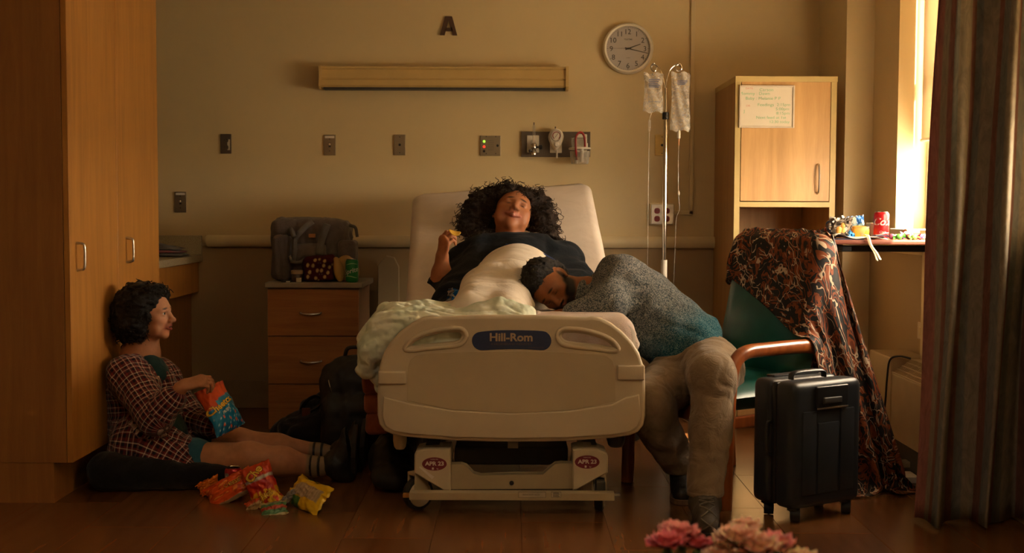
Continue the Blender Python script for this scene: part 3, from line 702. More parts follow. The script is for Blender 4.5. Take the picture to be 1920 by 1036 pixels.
def ivbag(x0, y0, x1, y1, label, big):
    a, c = P(x0, y0, IVD), P(x1, y1, IVD); t = thing('drip_bag', label, 'drip bag', ((a.x+c.x)/2, IVD-.012, c.z))
    W, Hh = c.x-a.x, a.z-c.z; pts = []; nu, nv = 18, 14; cx = (a.x+c.x)/2; cz_ = (a.z+c.z)/2; y = IVD-.014
    for side in (-1, 1):
        for i in range(nu):
            for j in range(nv):
                u, q = i/(nu-1)*2-1, j/(nv-1)*2-1; e = (1-abs(u)**4)*(1-abs(q)**4)
                belly = (.010 + .014*(1-u)*.5)*e
                pts.append((cx+q*W/2*(1-.07*math.sin(u*3+1)), y+side*belly+.006*math.sin(q*6+u*4)*(1-e*.5), cz_+u*Hh/2 + .005*math.sin(q*5)))
    b = MB(); h = nu*nv; b.grid(pts[:h], nu, nv); b.grid(pts[h:], nu, nv)
    b.build('bag', 'ivbag', t, smooth=True)
    b = MB()
    yy = y-.030
    if big:
        for k in range(16): b.box((cx-W*.34, yy, cz_+Hh*.30-k*Hh*.042), (cx-W*(.20 if k % 2 else .12), yy+.0005, cz_+Hh*.303-k*Hh*.042))
        for k in range(4): b.box((cx-.02, yy, cz_+Hh*.34-k*.006), (cx+.03-.004*k, yy+.0005, cz_+Hh*.352-k*.006))
        b.box((cx+.005, yy, cz_-Hh*.24), (cx+.03, yy+.0005, cz_-Hh*.232))
    else:
        for k in range(5): b.box((cx-W*.28, yy, cz_+Hh*.30-k*.009), (cx+W*(.30-.06*(k % 3)), yy+.0005, cz_+Hh*.325-k*.009))
        b.box((cx-W*.32, yy, cz_-Hh*.25), (cx+W*.34, yy+.0005, cz_-Hh*.24))
    b.build('print', 'bag_print', t, kind='stuff')
    return t, cx, c.z
t, cx, cz_ = ivbag(1207, 137, 1242, 211, 'small clear drip bag hanging from the hook nearest the wall clock', False)
q = P(1217, 240, IVD)
MB().lathe([(.003, .02), (.006, .016), (.007, -.03), (.003, -.036)], (q.x, IVD-.014, q.z+.02), 12).build('drip_chamber', 'clear', t, smooth=True)
MB().sweep(spline([(cx-.003, IVD-.014, cz_+.01), (q.x, IVD-.014, q.z+.04), (q.x, IVD-.014, q.z-.02), P(1216, 320, IVD), P(1215, 420, IVD), P(1214, 520, IVD), P(1216, 560, IVD)], 5), .0015, 6).build('tubing', 'clear', t)
t, cx, cz_ = ivbag(1258, 136, 1292, 246, 'long graduated drip bag hanging from the hook above the raceway elbow', True)
q = P(1272, 252, IVD)
MB().lathe([(.004, .02), (.008, .014), (.0085, -.018), (.004, -.022)], (q.x, IVD-.014, q.z), 12).build('drip_chamber', 'white_pl', t, smooth=True)
MB().cyl((q.x, IVD-.014, q.z-.022), (q.x, IVD-.014, q.z-.055), .004, .0025, 10).build('injection_port', 'amber', t)
MB().sweep(spline([(q.x, IVD-.014, q.z-.05), P(1272, 300, IVD), P(1272, 360, IVD), P(1274, 392, IVD), P(1268, 410, IVD), P(1266, 460, IVD), P(1262, 540, IVD), P(1255, 580, IVD)], 6), .0015, 6).build('tubing', 'clear', t)
q = P(1272, 362, IVD); MB().lathe([(.002, .012), (.006, .0), (.002, -.012)], (q.x, IVD-.014, q.z), 10).build('roller_clamp', 'white_pl', t)
# ================================================================ HOSPITAL BED
def plate2d(loops, ext, bev, o, name, mt, parent, res=3, hole_smooth=True):
    """outline + holes (x,z pairs relative to o) extruded along y with rounded edges"""
    cu = bpy.data.curves.new('p', 'CURVE'); cu.dimensions = '2D'; cu.fill_mode = 'BOTH'; cu.extrude = ext; cu.bevel_depth = bev; cu.bevel_resolution = res
    for lp in loops:
        sp_ = cu.splines.new('POLY'); sp_.points.add(len(lp)-1); sp_.use_cyclic_u = True
        for i, p in enumerate(lp): sp_.points[i].co = (p[0], p[1], 0, 1)
    ob = bpy.data.objects.new('p', cu); COL.objects.link(ob); dg = bpy.context.evaluated_depsgraph_get()
    me = bpy.data.meshes.new_from_object(ob.evaluated_get(dg)); vs = [tuple(v.co) for v in me.vertices]; fs = [tuple(p.vertices) for p in me.polygons]
    bpy.data.objects.remove(ob); bpy.data.curves.remove(cu); bpy.data.meshes.remove(me)
    b = MB(); o = Vector(o); b._add([(o.x+x, o.y+z, o.z+y) for x, y, z in vs], fs)
    bm = bmesh.new()
    ob = b.build(name, mt, parent, smooth='auto')
    return ob
def smooth_loop(pts, n=5):
    pts = [Vector((p[0], p[1], 0)) for p in pts]; N = len(pts); out = []
    for i in range(N):
        a, b_, c_, d_ = pts[i-1], pts[i], pts[(i+1) % N], pts[(i+2) % N]
        for k in range(n):
            t = k/n; q = .5*((2*b_)+(c_-a)*t+(2*a-5*b_+4*c_-d_)*t*t+(3*b_-a-3*c_+d_)*t*t*t); out.append((q.x, q.y))
    return out
M['bed_beige'] = pmat('beige_bed_plastic', (.53, .44, .31), .42, var=.03, nscale=4, bump=.1, bscale=300)
M['bed_beige2'] = pmat('beige_bed_panel', (.47, .38, .25), .5, var=.03, nscale=4, bump=.12, bscale=500)
M['bed_metal'] = pmat('painted_bed_metal', (.42, .34, .22), .4, .1, var=.04); M['blue_badge'] = pmat('blue_badge', (.035, .05, .12), .35)
M['badge_text'] = pmat('tan_badge_lettering', (.42, .30, .20), .5); M['maroon'] = pmat('maroon_sticker', (.16, .012, .03), .45); M['sticker_white'] = pmat('white_sticker_print', (.62, .56, .50), .5)
M['rubber'] = pmat('black_rubber', (.014, .013, .012), .6); M['bed_dark'] = pmat('dark_bed_frame', (.028, .025, .022), .5)
BD = 4.35
bed = thing('hospital_bed', 'beige hospital bed with moulded footboard in the middle of the room', 'bed', (0, 5.2, 0))
def bp(dx, py, d=BD, cx=959.5):      # offset from the footboard's middle, photograph row
    q = P(cx+dx, py, d); return q
half = [(0, 597), (70, 597.5), (128, 600), (140, 600.5), (150, 598.5), (165, 601), (185, 611), (206, 627), (223, 645), (235, 664), (242, 685), (245.5, 710), (247, 745), (247, 780), (244, 796), (236, 806), (222, 812), (190, 817), (107, 823), (50, 824.5)]
c0 = bp(0, 597); K = BD/2250*1.0015
off = lambda p, s=1: (s*p[0]*K, -(p[1]-597)*K)
loop = [off(p) for p in half] + [off((0, 825))] + [off(p, -1) for p in half[1:][::-1]]
hole = [(88.5, 630), (92, 622), (101, 618), (125, 618.5), (146, 622), (170, 629), (187, 638), (197, 650), (194, 655), (180, 655), (159, 652), (116, 648), (100, 645), (92, 639)]
hl = smooth_loop([off(p) for p in hole], 3); hr = smooth_loop([off(p, -1) for p in hole], 3)
FX = c0.x
fb = plate2d([loop, hl, hr], .010, .012, (FX, BD+.022, c0.z), 'footboard', 'bed_beige', bed)
# raised rims round the grip holes
for lp in (hl, hr):
    cx_ = sum(p[0] for p in lp)/len(lp); cy_ = sum(p[1] for p in lp)/len(lp)
    pts = [(FX+cx_+(p[0]-cx_)*1.06, BD-.002, c0.z+cy_+(p[1]-cy_)*1.12) for p in lp]
    b = MB(); b.smooth = True; n = len(pts); prs = [Vector(p) for p in pts]
    rings = []
    for i, p in enumerate(prs):
        t = (prs[(i+1) % n]-prs[i-1]).normalized(); a = t.cross(Vector((0, 1, 0))).normalized()
        rings += [p + a*math.cos(q)*.0085 + Vector((0, 1, 0))*math.sin(q)*.006 for q in [2*PI*k/8 for k in range(8)]]
    fs = [(i*8+k, i*8+(k+1) % 8, ((i+1) % n)*8+(k+1) % 8, ((i+1) % n)*8+k) for i in range(n) for k in range(8)]
    b._add(rings, fs); b.build('grip_rim', 'bed_beige', fb)
# inset panel
pan = [(-194, 690), (-190, 676), (-178, 667), (-150, 663.5), (-80, 660), (0, 659), (80, 660), (150, 663.5), (178, 667), (190, 676), (194, 690), (196, 752), (110, 769), (0, 775), (-110, 769), (-196, 752)]
plate2d([[off(p) for p in pan]], .0012, .0012, (FX, BD-.0012, c0.z), 'inset_panel', 'bed_beige2', fb)
# lower lip
lip = [(-216, 753.5), (-190, 761), (-110, 773), (0, 778.5), (110, 773), (190, 761), (216, 747), (238, 742), (241, 780), (236, 798), (222, 808), (190, 813), (107, 819), (0, 821), (-107, 819), (-190, 813), (-222, 808), (-236, 798), (-241, 780), (-238, 748)]
plate2d([[off(p) for p in lip]], .002, .005, (FX, BD-.003, c0.z), 'lower_lip', 'bed_beige', fb)
for a, b2, y0, y1 in ((-250.5, -198, 696.5, 721), (199, 250.5, 684, 712)):
    p0, p1 = off((a, y1)), off((b2, y0))
    MB().box((FX+p0[0], BD-.012, c0.z+p0[1]), (FX+p1[0], BD+.05, c0.z+p1[1]), .006, 3).build('rail_clamp', 'bed_beige', fb, smooth='auto')
# badge
bad = []
for dx, y in ((-57, 622), (-30, 619.5), (0, 618.8), (30, 619.2), (58, 620.5), (67, 624), (73, 632), (74, 641), (70, 650), (62, 655.2), (52, 655.6), (30, 654.3), (0, 653.8), (-30, 655), (-52, 656.5), (-62, 655.5), (-70, 650), (-74, 641), (-73, 632), (-67, 625)): bad.append(off((dx, y)))
plate2d([smooth_loop(bad, 3)], .0008, .0008, (FX, BD-.0010, c0.z), 'badge', 'blue_badge', fb)
b = MB()
lt_ = lambda s, dx, py, size, bold=0, sx=1: b.text(s, bp(dx, py, BD-.0030), size, bold=bold, sx=sx, depth=.0002)
b = MB(); b.text('Hill-Rom', bp(-1, 631.5, BD-.0030), .0405, bold=.030, sx=1.08, depth=.0003); b.build('lettering', 'badge_text', fb, recalc=False)
M['badge_dim'] = pmat('dim_badge_lettering', (.13, .09, .10), .5)
b = MB(); b.text('A HILLENBRAND INDUSTRY', bp(-1, 644.3, BD-.0030), .0115, bold=.004, sx=1.02, depth=.0003).text('www.hill-rom.com', bp(45, 651, BD-.0030), .0075, bold=.006, depth=.0003); b.build('lettering', 'badge_dim', fb, recalc=False)
# base : covers, U beam, bar, casters
CD = 4.37
def qp(x, y, d=CD): return P(740+x/4.364, 800+y/4.364, d)
def pxprism(pts, d, th, nm, mt, parent, bev=.003, f=qp):
    q = [f(x, y, d) for x, y in pts]; return MB().prism([(p.x, p.z) for p in q], -th if th < 0 else Vector((0, th, 0)), o=(0, d, 0), bev=bev).build(nm, mt, parent)
pxprism([(457, 307), (540, 305), (580, 320), (640, 383), (700, 400), (960, 396), (1220, 390), (1270, 345), (1320, 303), (1370, 296), (1462, 300), (1462, 505), (457, 510)], CD+.03, .05, 'cross_beam', 'bed_metal', bed)
for pts, sx, tx, ty in (([(162, 225), (180, 195), (230, 184), (455, 176), (457, 522), (405, 520), (160, 380)], 0, 325, 302), ([(1458, 188), (1500, 178), (1660, 182), (1735, 215), (1746, 240), (1745, 375), (1485, 517), (1458, 517)], 1, 1575, 286)):
    cov = pxprism(pts, CD, .14, 'caster_cover', 'bed_beige', bed, bev=.006)
    c = qp(tx, ty, CD-.0005); b = MB().lathe([(.0455, 0), (.0455, .0006), (0, .0006)], (0, 0, 0), 40, ax=(0, -1, 0))
    b.v = [(c.x+x, c.y+y_, c.z+z*.54) for x, y_, z in b.v]
    st = b.build('inspection_sticker', 'maroon', cov)
    b = MB().text('APR 23', c+Vector((.0, -.0012, .002)), .0205, bold=.035, sx=1.1, depth=.0002).text('INSPECTED', c+Vector((0, -.0012, .0172)), .0055, depth=.0002).text('by', c+Vector((.012, -.0012, -.0172)), .008, depth=.0002)
    b.box((c.x-.009, c.y-.0014, c.z-.021), (c.x-.002, c.y-.0008, c.z-.013)); b.build('lettering', 'sticker_white', st, recalc=False)
a0 = qp(200, 330, CD-.001); a1 = qp(315, 420, CD-.001)
MB()._add([a0, a0+Vector((.004, 0, .004)), a1+Vector((.004, 0, .006)), a1-Vector((.004, 0, .003))], [(0, 1, 2, 3)]).build('scuffed_sticker', 'sticker_white', cov if False else bed)
a, c = qp(118, 536, 4.30), qp(1800, 604, 4.30)
bar = MB().box((a.x, 4.30, c.z), (c.x, 4.345, a.z), .003).build('foot_bar', 'bed_metal', bed)
MB().box((a.x-.024, 4.31, c.z+.006), (a.x, 4.335, a.z-.008), .002).build('bar_end', 'maple', bar)
MB().box((c.x, 4.315, a.z-.014), (c.x+.022, 4.33, a.z-.006), .002).build('bar_end', 'steel', bar)
M['tag_cream'] = pmat('cream_rating_tag', (.45, .38, .28), .5)
for x0_, x1_ in ((1012, 1237), (1282, 1362)):
    p, q = qp(x0_, 530, 4.2995), qp(x1_, 577, 4.2995)
    l_ = MB().box((p.x, 4.2988, q.z), (q.x, 4.3002, p.z)).build('rating_plate', 'black', bar)
    MB().box((p.x+.001, 4.2984, q.z+.001), (q.x-.001, 4.299, p.z-.001)).build('plate_face', 'tag_cream', l_)
b = MB().text('10/04/2019 15:22', qp(1115, 553, 4.2980), .009, depth=.0001); b.build('lettering', 'ink', bar, recalc=False)
b = MB(); p = qp(1322, 553, 4.2981)
for k in range(4): b.box((p.x-.012, 4.2980, p.z-.008+.0045*k), (p.x+.012-.003*(k % 2), 4.2983, p.z-.006+.0045*k))
b.build('print', 'ink', bar, recalc=False)
p = qp(957, 457, CD+.029)
MB().lathe([(.0085, 0), (.0085, .003), (.004, .004), (0, .004)], (p.x, p.y, p.z), 16, ax=(0, -1, 0)).build('keyhole', 'black', bed)
# casters
def caster(cx, cy, yaw, R=.0625):
    M_ = Matrix.Translation((cx, cy, 0)) @ Matrix.Rotation(yaw, 4, 'Z')
    wh = MB(M_).lathe([(R-.012, -.016), (R-.003, -.014), (R, -.006), (R, .006), (R-.003, .014), (R-.012, .016)], (0, 0, R), 28, ax=(1, 0, 0)).build('caster', 'rubber', bed, smooth='auto')
    for s in (-1, 1): MB(M_).lathe([(R-.014, 0), (R-.016, .004), (.014, .006), (0, .006)], (s*.0155, 0, R), 24, ax=(s, 0, 0)).build('wheel_cap', 'bed_beige', wh, smooth='auto')
    MB(M_).box((-.026, -.03, R-.01), (-.021, .03, R+.075), .002).box((.021, -.03, R-.01), (.026, .03, R+.075), .002).box((-.026, -.03, R+.07), (.026, .04, R+.082), .003).build('fork', 'bed_metal', wh)
caster(P(783, 935, 4.40).x, 4.42, math.radians(-52)); caster(P(1124, 935, 4.40).x, 4.41, math.radians(-8))
caster(-.36, 6.0, .3); caster(.36, 6.0, -.2)
# pedal, side bumper feet, bits below the footboard
p, q = qp(1650, 440, 4.35), qp(1725, 480, 4.35)
MB().box((p.x, 4.345, q.z-.03), (q.x, 4.39, p.z), .006).build('brake_pedal', 'dark', bed)
p, q = qp(925, 120, 4.46), qp(1010, 172, 4.46)
MB().sweep([(p.x, 4.46, (p.z+q.z)/2), (q.x, 4.46, (p.z+q.z)/2)], .0125, 14).build('actuator_end', 'tag_cream', bed)
MB().box((qp(820, 0).x, 4.47, qp(0, 175).z), (qp(1150, 0).x, 4.53, qp(0, 108).z+.02)).build('actuator_box', 'bed_dark', bed)
for x0_, x1_, y1_, mt in ((735, 761, 845, 'bed_beige'), (1139, 1174, 841, 'dark')):
    p, q = P(x0_, 800, 4.42), P(x1_, y1_, 4.42); w = q.x-p.x
    MB().lathe([(w*.5, p.z-q.z+.05), (w*.5, .03), (w*.42, .008), (w*.3, 0), (0, 0)], ((p.x+q.x)/2, 4.46, q.z), 18).build('bumper_foot', mt, bed, smooth='auto')
# deck, under-frame
MB().box((-.43, 4.40, .40), (.43, 6.15, .50), .01).build('deck', 'bed_dark', bed)
MB().box((-.32, 4.45, .17), (-.27, 6.1, .24)).box((.27, 4.45, .17), (.32, 6.1, .24)).box((-.32, 6.04, .17), (.32, 6.1, .24)).box((-.27, 5.1, .19), (.27, 5.14, .23)).build('base_frame', 'bed_dark', bed)
for s in (-1, 1):
    MB().sweep([(s*.22, 4.75, .22), (s*.2, 5.35, .42)], .02, 8).build('lift_arm', 'bed_metal', bed)
    MB().sweep([(s*.22, 5.9, .22), (s*.2, 5.45, .42)], .02, 8).build('lift_arm', 'bed_metal', bed)
MB().box((-.22, 4.6, .13), (.22, 5.0, .20), .01).build('battery_box', 'dark', bed)
# head section under the raised back
MB().box((-.40, -.62, -.035), (.40, .46, -.01), .01, rot=Matrix.Rotation(math.radians(27.6), 3, 'X')).build('x', 'bed_dark') if False else None
b = MB(Matrix.Translation((0, 5.22, .53)) @ Matrix.Rotation(math.radians(28), 4, 'X')); b.box((-.42, 0, -.03), (.42, 1.08, .01), .006); b.build('back_section', 'bed_dark', bed)

# ---------------------------------------------------------------- mattress with fitted sheet
M['sheet'] = cloth('white_fitted_sheet', (.66, .58, .50), (.58, .50, .43), .85, 1400, 5, .25)
def mattress():
    path = [(4.47, .612), (4.6, .616), (5.0, .617), (5.16, .622), (5.27, .652), (5.40, .714), (5.6, .82), (5.85, .952), (6.08, 1.075), (6.215, 1.145)]
    path = [(p.x, p.y) for p in spline([(a, b_, 0) for a, b_ in path], 5)]
    W, T_ = .925, .165; rr = rrect(W, T_, .05, 6)
    # denser loop along the long sides
    rr2 = []
    for i, p in enumerate(rr):
        q = rr[(i+1) % len(rr)]; n = 14 if abs(q[0]-p[0]) > .3 else 1
        for k in range(n): rr2.append((p[0]+(q[0]-p[0])*k/n, p[1]+(q[1]-p[1])*k/n))
    N = len(path); pts = []
    def ring(i, sc):
        y, z = path[i]; a, c = path[max(0, i-1)], path[min(N-1, i+1)]; t = Vector((0, c[0]-a[0], c[1]-a[1])).normalized(); nrm = Vector((0, -t.z, t.y))
        f = max(0, (y-5.2)/1.0)
        for x, h in rr2:
            q = Vector((x*sc, y, z)) + nrm*(h*sc if sc == 1 else h*sc)
            q.z += .030*f*(x/.46); q.x -= .052*f
            q += nrm*.004*mnoise.noise(Vector((x*7, y*7, h*3)))
            pts.append(q)
    ring(0, .93); 
    for i in range(N): ring(i, 1)
    k0 = len(pts); ring(N-1, .95)
    for j in range(k0, len(pts)): pts[j] = Vector(pts[j]) + Vector((0, .02, .012))
    n = len(rr2)
    b = MB(); b.smooth = True; b.grid(pts, len(pts)//n, n, closed=True)
    b.f.append(tuple(range(n))); b.mi.append(0); b.sm.append(False); b.f.append(tuple(len(pts)-n+k for k in range(n))); b.mi.append(0); b.sm.append(False)
    return b
tag(mattress().build('mattress', 'sheet', loc=(0, 5.3, .53)), 'white sheeted mattress raised at the head on the hospital bed', 'mattress')

# ================================================================ ARMCHAIR
M['redwood'] = wood('reddish_arm_wood', (.20, .045, .010), (.36, .10, .022), 'Z', .28, 1.0, .6, .5)
m = NT('teal_vinyl'); v = m.coord(); m.base(m.ramp(m.noise(v, 8, 3), [(.3, (.006, .075, .062)), (.7, (.010, .11, .09))]), .30, 0, .5); m.bump(m.noise(v, 500, 2), .1, .001); M['teal'] = m.m
CO = Vector((.81, 4.448, 0)); cu_ = Vector((-.573, .82, 0)).normalized(); cb_ = Vector((.82, .573, 0)).normalized()
CHX = Matrix(((cu_.x, cb_.x, 0, CO.x), (cu_.y, cb_.y, 0, CO.y), (0, 0, 1, 0), (0, 0, 0, 1)))
CW = .56
chair = thing('armchair', 'teal vinyl armchair with bent reddish wood arms beside the bed', 'armchair', CHX @ Vector((CW/2, .3, 0)))
def armframe(x, s):
    pts = spline([(x, -.012, .0), (x, -.004, .25), (x, .008, .46), (x, .030, .545), (x, .085, .583), (x, .2, .588), (x, .38, .588), (x, .45, .583), (x, .515, .555), (x, .545, .47), (x, .56, .25), (x, .58, 0)], 5)
    MB(CHX).sweep(pts, .0265, 14, flat=(1.05, .95)).build('arm_frame', 'redwood', chair, smooth='auto')
armframe(0, 1); armframe(CW, -1)
for y, z in ((.03, .33), (.53, .33)): MB(CHX).box((.02, y-.014, z-.03), (CW-.02, y+.014, z+.03), .006).build('rail', 'redwood', chair)
for x in (0, CW): MB(CHX).box((x-.012, .0, .30), (x+.012, .56, .345), .006).build('side_rail', 'redwood', chair)
def cushion(nm, X0, X1, L, th, xf, puff=.02, n=14, topround=0):
    pts = []; 
    for side in (-1, 1):
        for i in range(n):
            for j in range(n):
                u, q = i/(n-1)*2-1, j/(n-1)*2-1; 
                uu = math.copysign(1-(1-abs(u))**1.6, u) if False else u
                e = ((1-abs(u)**8)*(1-abs(q)**8))**.5
                w = 1-topround*max(0, q)**3*(abs(u)**2)
                pts.append((X0+(X1-X0)*(u+1)/2, L*(q+1)/2*w if q > 0 else L*(q+1)/2, side*(th/2*e + puff*(1-u*u)*(1-q*q))))
    b = MB(xf); h = n*n; b.grid(pts[:h], n, n); b.grid(pts[h:], n, n); o = b.build(nm, 'teal', chair, smooth=True)
    return o
cushion('seat', .032, CW-.032, .53, .11, CHX @ Matrix.Translation((0, -.005, .405)), .018)
BACKXF = CHX @ Matrix.Translation((0, .455, .42)) @ Matrix.Rotation(math.radians(76), 4, 'X')
cushion('backrest', .02, CW-.02, .62, .085, BACKXF, .012, topround=.10)

# ================================================================ SUITCASE
sa = Vector((P(1470, 700, 4.20).x, 4.20, 0)); ang = math.radians(31)
M['shell'] = pmat('black_blue_shell', (.022, .026, .032), .33, var=.15, bump=.15, bscale=700); M['shell2'] = pmat('dark_shell_trim', (.012, .013, .015), .35)
sux = Vector((math.cos(ang), math.sin(ang), 0)); suy = Vector((-math.sin(ang), math.cos(ang), 0))
SX = Matrix(((sux.x, suy.x, 0, P(1474, 900, 4.20).x+.022), (sux.y, suy.y, 0, 4.20), (0, 0, 1, 0), (0, 0, 0, 1)))
SW, SD, S0, S1 = .345, .215, .052, .508
su = thing('suitcase', 'black hard shell cabin suitcase standing in front of the armchair', 'suitcase', SX @ Vector((SW/2, SD/2, 0)))
MB(SX).box((0, 0, S0), (SW, SD*.47, S1), .035, 5).build('front_shell', 'shell', su, smooth=True)
MB(SX).box((0, SD*.53, S0), (SW, SD, S1), .035, 5).build('back_shell', 'shell', su, smooth=True)
MB(SX).box((.006, SD*.44, S0+.006), (SW-.006, SD*.56, S1-.006), .03, 4).build('zip_band', 'shell2', su, smooth='auto')
for x in (.085, .10, .235, .25): pass
for x0_, x1_ in ((.045, .112), (.232, .30)): MB(SX).box((x0_, -.004, S0+.05), (x1_, .01, S1-.105), .004, 2).build('shell_rib', 'shell', su, smooth='auto')
MB(SX).box((.12, -.004, S0+.05), (.224, .01, S1-.15), .004, 2).build('shell_rib', 'shell', su, smooth='auto')
lp = MB(SX).box((.105, -.008, S1-.098), (.265, .012, S1-.018), .006, 3).build('front_lock_plate', 'shell2', su, smooth='auto')
MB(SX).box((.135, -.016, S1-.082), (.225, -.004, S1-.058), .005, 3).build('pull_tab', 'dark', lp, smooth='auto')
MB(SX).box((.108, -.0095, S1-.100), (.262, -.006, S1-.094), .001).build('trim_line', 'steel', lp)
MB(SX).sweep(spline([(.09, SD*.5, S1-.004), (.095, SD*.5, S1+.016), (.13, SD*.5, S1+.023), (.215, SD*.5, S1+.023), (.25, SD*.5, S1+.016), (.255, SD*.5, S1-.004)], 4), .009, 10, flat=(1.5, .7)).build('top_handle', 'shell2', su, smooth='auto')
MB(SX).box((.06, SD*.75, S1-.004), (.285, SD*.95, S1+.008), .005).build('trolley_handle', 'shell2', su)
MB(SX).sweep(spline([(-.004, SD*.5, S1-.15), (-.022, SD*.5, S1-.16), (-.024, SD*.5, S1-.25), (-.004, SD*.5, S1-.27)], 4), .007, 8).build('side_handle', 'shell2', su, smooth='auto')
for x in (.045, SW-.045):
    for y in (.04, SD-.04):
        h_ = MB(SX).lathe([(.02, .058), (.022, .045), (.014, .04)], (x, y, 0), 14).build('wheel_housing', 'dark', su)
        MB(SX).lathe([(.012, -.018), (.025, -.017), (.027, 0), (.025, .017), (.012, .018)], (x+.006, y-.004, .0275), 20, ax=(.7, -.7, 0)).build('wheel', 'rubber', h_, smooth='auto')

# ================================================================ OVERBED TABLE
M['cherry'] = wood('cherry_table_top', (.16, .045, .03), (.24, .08, .05), 'X', .35); M['tbl_metal'] = pmat('table_beige_metal', (.40, .32, .20), .4, .3)
TZ = P(1650, 449, 5.05).z
tb = thing('overbed_table', 'cherry topped overbed table under the window covered with snacks', 'table', (1.6, 5.2, 0))
tx0, tx1, ty0, ty1 = P(1545, 450, 5.0).x, WX-.022, 5.0, 5.42
MB().box((tx0, ty0, TZ-.019), (tx1, ty1, TZ), .006, 2).build('top', 'cherry', tb)
MB().box((tx0+.09, ty0+.05, TZ-.05), (tx0+.13, ty1-.05, TZ-.026), .004).build('bracket', 'black', tb)
MB().box((tx0+.05, 5.16, TZ-.055), (tx1-.02, 5.22, TZ-.028), .006).build('support_arm', 'bed_dark', tb)
MB().box((tx1-.045, 5.02, .055), (tx1-.005, 5.20, TZ-.03), .008).build('column', 'tbl_metal', tb)
MB().box((1.34, 5.02, .035), (tx1-.005, 5.08, .06), .006).build('foot_rail', 'tbl_metal', tb)
for x in (1.36, tx1-.03): MB().cyl((x, 5.03, .019), (x, 5.07, .019), .019, n=14).build('caster', 'rubber', tb)

# ================================================================ WINDOW CONVECTOR
M['heater'] = pmat('convector_enamel', (.42, .31, .16), .45, var=.05)
HX = 1.655; hy0, hy1 = 4.36, P(1650, 700, 5.28).y; hz0 = .135; hz1 = .47
ht = thing('window_convector', 'long beige convector heater with slotted top along the window wall', 'heater', (1.75, 4.5, 0))
MB().box((HX, hy0, hz0), (WX-.02, 5.20, hz1-.055), .006).build('casing', 'heater', ht)
MB().box((HX, 5.205, hz0), (WX-.02, 5.52, hz1+.01), .006).build('end_cover', 'heater', ht)
MB().box((HX+.03, hy0, .0), (WX-.03, 5.5, hz0)).build('plinth', 'bed_dark', ht)
# slotted, sloping top: long bars with ribs
b0 = Vector((HX+.001, 0, hz1-.055)); b1 = Vector((HX+.085, 0, hz1+.0))
for k in range(5):
    t = k/4; q = b0.lerp(b1, t)
    MB().box((q.x, hy0, q.z), (q.x+.007, 5.20, q.z+.005), .001, 1).build('grille_bar', 'heater', ht)
n = 46
for k in range(n):
    y = hy0+.01+(5.19-hy0)*k/n
    MB().prism([(HX, hz1-.056), (HX+.09, hz1-.056), (HX+.09, hz1+.004), (HX+.083, hz1+.004)], Vector((0, .006, 0)), o=(0, y, 0)).build('grille_rib', 'heater', ht)
MB().box((HX+.09, hy0, hz1-.056), (WX-.02, 5.20, hz1+.004)).build('top_plate', 'heater', ht)
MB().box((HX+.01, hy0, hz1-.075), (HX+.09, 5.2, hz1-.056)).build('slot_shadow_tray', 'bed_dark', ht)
cd = MB().sweep(spline([(HX+.07, 5.16, hz1+.012), (HX+.03, 5.19, hz1+.018), (HX-.004, 5.21, hz1+.0), (HX-.012, 5.22, hz1-.08), (HX-.014, 5.235, hz1-.2), (HX-.03, 5.25, .12), (HX-.03, 5.25, .009)], 6), .0045, 8).build('power_cord', 'black', smooth=True)
tag(cd, 'thin black cord hanging down over the end of the convector heater', 'cord')
pw = P(1690, 856, 5.05)
ps = thing('floor_duct', 'white strip lying on the floor along the foot of the convector', 'duct', (1.62, 4.9, 0))
MB().box((P(1655, 856, 4.97).x, 4.88, 0), (HX+.025, 5.0, .026), .004).build('cover', 'white_pl', ps)

# ================================================================ CURTAIN
m = NT('striped_curtain'); a = m.n('Attribute'); a.attribute_name = 'Col'; v = m.coord(scale=(1, 1, .35)); n1 = m.noise(v, 26, 5, .7, 1.5)
hs = m.n('HueSaturation'); m.l(a.outputs['Color'], hs.inputs['Color']); rr = m.ramp(n1, [(.3, .72), (.7, 1.25)]); m.l(rr, hs.inputs['Value'])
m.base(hs.outputs[0], .85, 0, .2); m.bump(m.noise(m.coord(), 600, 2), .2, .001); M['curtain'] = m.m
def curtain():
    nu, nv = 220, 40; pts = []; cols = []
    top = P(1768, 0, 4.2); L0 = P(1719, 985, 4.2).x; xt = P(1768, 3, 4.2).x
    for i in range(nu):
        s = i/(nu-1)
        for j in range(nv):
            t = j/(nv-1); z = 2.62-(2.62-.012)*t
            tt = max(0, (2.62-z)/2.6)
            xs = xt+.02 - (xt+.02-L0)*tt**1.1
            x = xs + s*(2.02 - 1.42)*1.12 - .0
            ph = s*2*PI*4.2 + .5*math.sin(s*9) ; amp = .050*(.7+.5*tt)*(1+.25*math.sin(s*23))
            y = 4.22 + amp*math.cos(ph) + .014*math.sin(ph*2.3+t*2) - .05*tt*s*0 + .02*math.sin(t*5+s*7)*.5
            x += .012*math.sin(ph*1.0+1)*(.5+t) + .006*math.sin(t*9+s*20)
            x = min(x, WX-.004) if y > 0 else x
            pts.append((x, y, z + (.008*math.sin(ph) if j == nv-1 else 0)))
            k = (s*8.4+.1) % 1
            base = (.24, .205, .155) if k < .55 else ((.19, .09, .07) if k < .75 else (.17, .17, .155))
            if s < .035: base = (.30, .13, .11)
            cols.append(base)
    b = MB(); b.grid(pts, nu, nv); o = b.build('curtain', 'curtain', loc=(1.62, 4.22, 0), smooth=True, recalc=False, solid=.002)
    ca = o.data.color_attributes.new('Col', 'FLOAT_COLOR', 'POINT'); ca.data.foreach_set('color', np.array([(*c, 1) for c in cols], dtype=np.float32).ravel())
    return o
tag(curtain(), 'floor length striped grey and rust curtain hanging beside the window', 'curtain')
